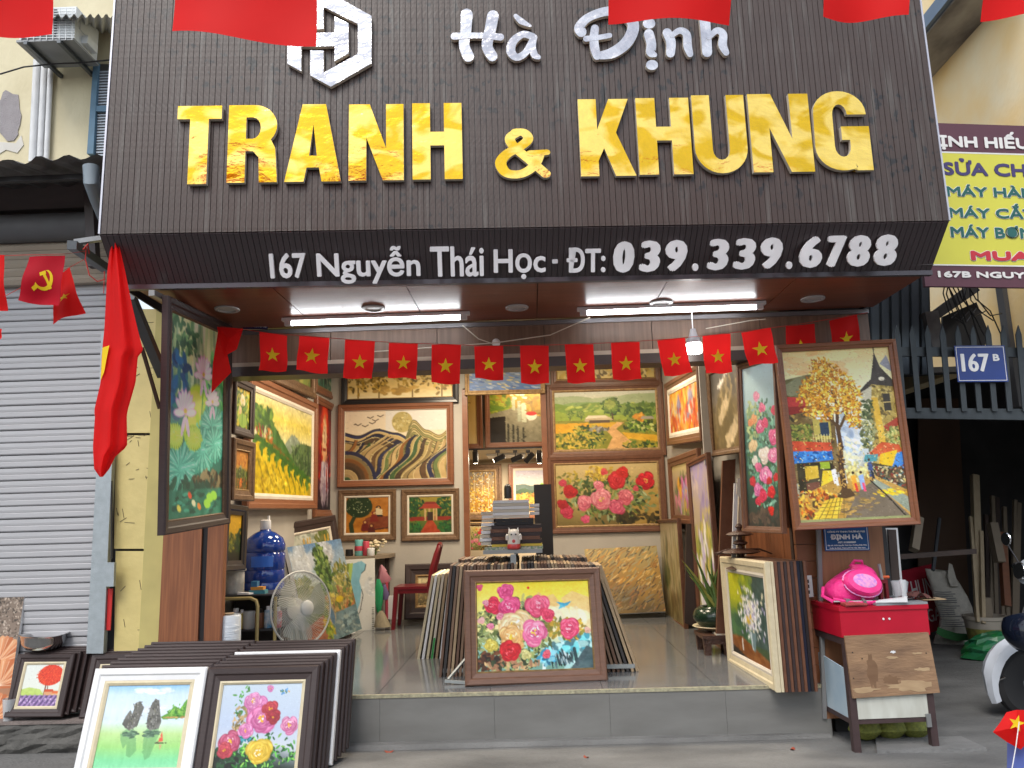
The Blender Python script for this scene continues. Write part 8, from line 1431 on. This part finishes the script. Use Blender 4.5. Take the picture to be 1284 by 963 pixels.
# wrapped roll on the step corner
c = PZ(279, 816, FL+.02); rl = thing('wrapped_roll', 'roll of clear stretch film standing by the trolley', 'roll', Vector((PY(280, 800, 5.8).x+.02, 5.84, FL))); hh = PY(279, 771, 5.84).z-FL
MB().lathe([(.03, 0), (.088, .002), (.09, .02), (.091, hh*.5), (.088, hh-.01), (.08, hh), (.03, hh)], 26).build('film', mat('stretch_film', (.58, .63, .68), .2, 0, (.45, .5, .56), (2, 2, 30), 2, .6, .4, 4), rl); MB().lathe([(.03, hh), (.04, hh+.012), (.03, hh+.013)], 16).build('core', mat('core_card', (.4, .3, .2), .7), rl)
# pedestal fan
fc = PY(378, 763, 6.55); fn = thing('pedestal_fan', 'pale grey pedestal fan with a round wire guard', 'fan', Vector((fc.x-.12, 6.75, FL)))
FG = mat('fan_grey', (.52, .53, .50), .4); ax = Vector((.80, -.58, .10)).normalized(); q_ = ax.to_track_quat('Z', 'Y').to_matrix().to_4x4(); fm_ = Matrix.Translation(fc) @ q_; RF = .30
mb = MB()
for k in range(80):
    a = 6.28319*k/80; pts = [fm_ @ Vector((math.cos(a+.25*f)*RF*r_, math.sin(a+.25*f)*RF*r_, z)) for f, (r_, z) in enumerate(((.2, .075), (.6, .065), (.9, .035), (1., .0)))]; mb.tube(pts, .0016, 3, cap=False)
for k in range(48): a = 6.28319*k/48; pts = [fm_ @ Vector((math.cos(a)*RF*r_, math.sin(a)*RF*r_, z)) for r_, z in ((.25, -.10), (.8, -.08), (1., .0))]; mb.tube(pts, .0016, 3, cap=False)
mb.build('wire_guard', FG, fn, True)
mb = MB(); mb.tube([fm_ @ Vector((math.cos(6.28319*k/40)*RF, math.sin(6.28319*k/40)*RF, 0)) for k in range(41)], .008, 6); mb.build('guard_ring', FG, fn, True)
MB().lathe([(.002, .09), (.05, .088), (.062, .08), (.064, .06)], 26, fm_).build('badge', FG, fn, True); MB().lathe([(.05, -.06), (.09, -.07), (.095, -.16), (.07, -.2), (.01, -.21)], 22, fm_).build('motor', FG, fn, True)
BL_ = mat('blade_grey', (.40, .42, .36), .3, alpha=.6)
for k in range(3):
    a0 = 2.094*k+.3; vs = []; n = 8
    for i in range(n+1):
        f = i/n; r_ = .05+.21*f; hw = .25+.38*math.sin(f*2.4)
        for s in (-1, 0, 1): vs.append(fm_ @ Vector((math.cos(a0+s*hw)*r_, math.sin(a0+s*hw)*r_, s*.025)))
    mb = MB(); mb.add(vs, [(i*3+j, i*3+j+1, (i+1)*3+j+1, (i+1)*3+j) for i in range(n) for j in (0, 1)], True); mb.build('blade', BL_, fn, True)
b0_ = fm_ @ Vector((0, 0, -.14)); mb = MB(); mb.tube([b0_, Vector((b0_.x, b0_.y, FL+.04))], .018, 10); mb.build('pole', FG, fn, True); MB().lathe([(.2, 0), (.2, .02), (.06, .045), (.03, .08)], 28, Matrix.Translation((b0_.x, b0_.y, FL))).build('base', FG, fn, True)
# red plastic chair, seen from the side
a, b = PY(494, 735, 9.0), PY(541, 733, 9.0); RC = mat('red_plastic_chair', (.15, .005, .012), .3); zse = a.z-.01; xs_, xe_ = a.x, b.x
chr_ = thing('red_chair', 'dark red plastic chair with an open slatted back facing left', 'chair', Vector(((xs_+xe_)/2, 9.2, FL)))
mb = MB(); mb.box((xs_, 8.98, zse-.03), (xe_, 9.42, zse+.0)); mb.build('seat', RC, chr_, True); mb = MB(); mb.box((xs_+.01, 8.99, zse-.075), (xe_-.01, 9.01, zse-.03)); mb.box((xs_+.01, 9.39, zse-.075), (xe_-.01, 9.41, zse-.03)); mb.build('skirt', RC, chr_, True)
for x, y, dx in ((xs_, 8.98, -.03), (xs_, 9.38, -.03), (xe_-.045, 8.98, .03), (xe_-.045, 9.38, .03)): mb = MB(); mb.hexa([(x+dx, y, FL), (x+dx+.04, y, FL), (x+dx+.04, y+.045, FL), (x+dx, y+.045, FL)], [(x, y, zse-.03), (x+.05, y, zse-.03), (x+.05, y+.05, zse-.03), (x, y+.05, zse-.03)]); mb.build('leg', RC, chr_, True)
ztp = PY(550, 683, 9.0).z; xtp = PY(549, 690, 9.0).x; mb = MB()
def arcb(f): return 1-(1-f)**2
for yy in (9.0, 9.4): mb.tube([(xe_-.03, yy, zse-.01), (xe_-.0, yy+(9.2-yy)*.05, zse+(ztp-zse)*.4), (xe_+(xtp-xe_)*.6, yy+(9.2-yy)*.2, zse+(ztp-zse)*.75), (xtp, 9.2+(yy-9.2)*.45, ztp-.02)], .026, 8)
mb.tube([(xtp, 9.1, ztp-.02), (xtp+.005, 9.2, ztp), (xtp, 9.3, ztp-.02)], .028, 8); mb.build('back_frame', RC, chr_, True)
for yy in (9.13, 9.2, 9.27): mb = MB(); mb.tube([(xe_-.03, yy, zse-.01), (xe_+.0, yy, zse+(ztp-zse)*.4), (xe_+(xtp-xe_)*.6, yy, zse+(ztp-zse)*.75), (xtp, yy, ztp-.02)], .014, 6); mb.build('back_slat', RC, chr_, True)
# side table and its clutter
a, b = PY(400, 698, 9.4), PY(487, 696, 9.4); zt2 = a.z; stb = thing('side_table', 'dark wooden side table in the back left corner crowded with cups', 'table', Vector((a.x+.3, 9.5, FL)))
mb = MB(); mb.hexa([(XL+.02, 9.2, zt2-.04), (b.x-.12, 9.2, zt2-.04), (b.x, 9.5, zt2-.04), (b.x, 9.88, zt2-.04), (XL+.02, 9.88, zt2-.04)], [(XL+.02, 9.2, zt2), (b.x-.12, 9.2, zt2), (b.x, 9.5, zt2), (b.x, 9.88, zt2), (XL+.02, 9.88, zt2)]); mb.build('top', BATD, stb, True)
for x in (XL+.1, b.x-.1): MB().box((x, 9.7, FL), (x+.05, 9.75, zt2-.04)).build('leg', BRD, stb, True)
def item(px_, r, h, lab, ms, nm='cup', cat='cup', Yq=9.3): q = PY(px_, 690, Yq); t = thing(nm, lab, cat, Vector((q.x, Yq, zt2))); MB().lathe([(r*.85, 0), (r, .01), (r, h*.95), (r*.9, h)], 16).build('body', ms, t); return t
TQ = mat('turquoise', (.15, .42, .42), .4); PKR = mat('pink_red', (.5, .06, .10), .4)
item(450, .05, .19, 'turquoise and red striped tin on the side table', TQ, 'striped_tin', 'tin'); t = bpy.context.scene.objects['striped_tin']; MB().lathe([(.051, .06), (.052, .065), (.052, .11), (.051, .115)], 16).build('red_band', PKR, t)
item(459, .04, .17, 'pink red tumbler beside the striped tin', PKR, 'pink_tumbler', 'cup'); item(465, .045, .09, 'small white bowl on the side table below the cream flowers', WHITE, 'white_bowl', 'bowl', 9.25)
item(438, .045, .08, 'black camera-like box on the left of the side table', BLKF, 'black_gadget', 'gadget')
q = PY(471, 683, 9.4); t = thing('cream_flowers', 'bunch of cream flowers in the corner above the side table', 'flowers', Vector((q.x, 9.4, zt2))); mb = MB(); rr = random.Random(1)
for k in range(26): mb.lathe([(.003, -.012), (.022, -.004), (.02, .008), (.004, .014)], 7, Matrix.Translation((rr.gauss(0, .06), rr.gauss(0, .05), .13+rr.gauss(0, .035))) @ Matrix.Rotation(rr.uniform(-1, 1), 4, 'X'))
mb.build('blossoms', CREAM, t); mb = MB(); [mb.tube([(0, 0, 0), (rr.uniform(-.08, .08), rr.uniform(-.04, .04), .14)], .004, 4) for k in range(10)]; mb.build('stems', LF, t)
blob('hanging_bag', 'pink translucent plastic bag hanging under the side table', 'plastic bag', [(708, 477, 479), (716, 475, 484), (726, 473, 488), (731, 476, 486)], mat('pink_bag', (.40, .16, .2), .4), .5, 16, .25, 3, Y=9.35)
blob('hanging_bag', 'shiny green plastic bag hanging at the right of the white river panel', 'plastic bag', [(726, 472, 476), (738, 471, 480), (755, 471, 480), (768, 473, 477)], mat('green_bag', (.03, .30, .12), .25), .5, 16, .28, 4, Y=9.1)
blob('hanging_bag', 'violet plastic bag hanging between the green bag and the red chair', 'plastic bag', [(733, 479, 484), (745, 478, 488), (752, 480, 486)], mat('violet_bag', (.16, .12, .25), .3), .5, 14, .12, 5, Y=9.3)
blob('cloth_sack', 'small tan mesh sack slumped on the floor below the green bag', 'sack', [(766, 476, 480), (772, 472, 484), (780, 470, 488), (786, 469, 491)], mat('tan_sack', (.28, .24, .16), .8, 0, (.18, .15, .1), (20, 20, 20), 2, .6), .6, 18, .06, 6, Y=9.0)
o = thing('white_binder', 'upright red and white binder spine under the side table beside the chair', 'binder', PY(490, 776, 9.3)); wp([(487, 776), (499, 776), (499, 746), (487, 747)], 9.35, .03, 'binder', WHITE, o); wp([(484, 776), (487, 776), (487, 730), (484, 730)], 9.33, .03, 'spine', PKR, o)
# bowl on the small frames, plastic cup on the platform
q = PY(50, 816, 5.86); t = thing('steel_bowl', 'shiny dented steel bowl sitting on the small frames at the left', 'bowl', Vector((q.x, 5.9, q.z))); mb = MB(); n = 30; pr = [(.07, 0), (.11, .012), (.14, .05), (.15, .1), (.163, .112), (.158, .116), (.14, .1), (.125, .05), (.02, .02)]; vs = []
for r_, z in pr:
    for k in range(n): a = 6.28319*k/n; d = 1+.05*math.sin(2*a+1); vs.append((r_*d*math.cos(a), r_*math.sin(a), z+(.008*math.sin(2*a) if z > .09 else 0)))
mb.add(vs, [(i*n+k, i*n+(k+1) % n, (i+1)*n+(k+1) % n, (i+1)*n+k) for i in range(8) for k in range(n)]+[tuple(range(n))[::-1]], True); mb.build('bowl', mat('steel_bowl_metal', (.62, .62, .62), .16, 1.), t)
q = PZ(12, 902, .215); t = thing('plastic_tumbler', 'clear plastic cup with dark dregs on the platform edge at the far left', 'cup', Vector((PY(11, 902, 5.78).x, 5.78, .216))); MB().lathe([(.035, .0), (.05, .15), (.049, .15), (.034, .005)], 20).build('cup', CLR, t); MB().lathe([(.002, .004), (.034, .005), (.036, .02), (.002, .021)], 16).build('dregs', BRD, t)
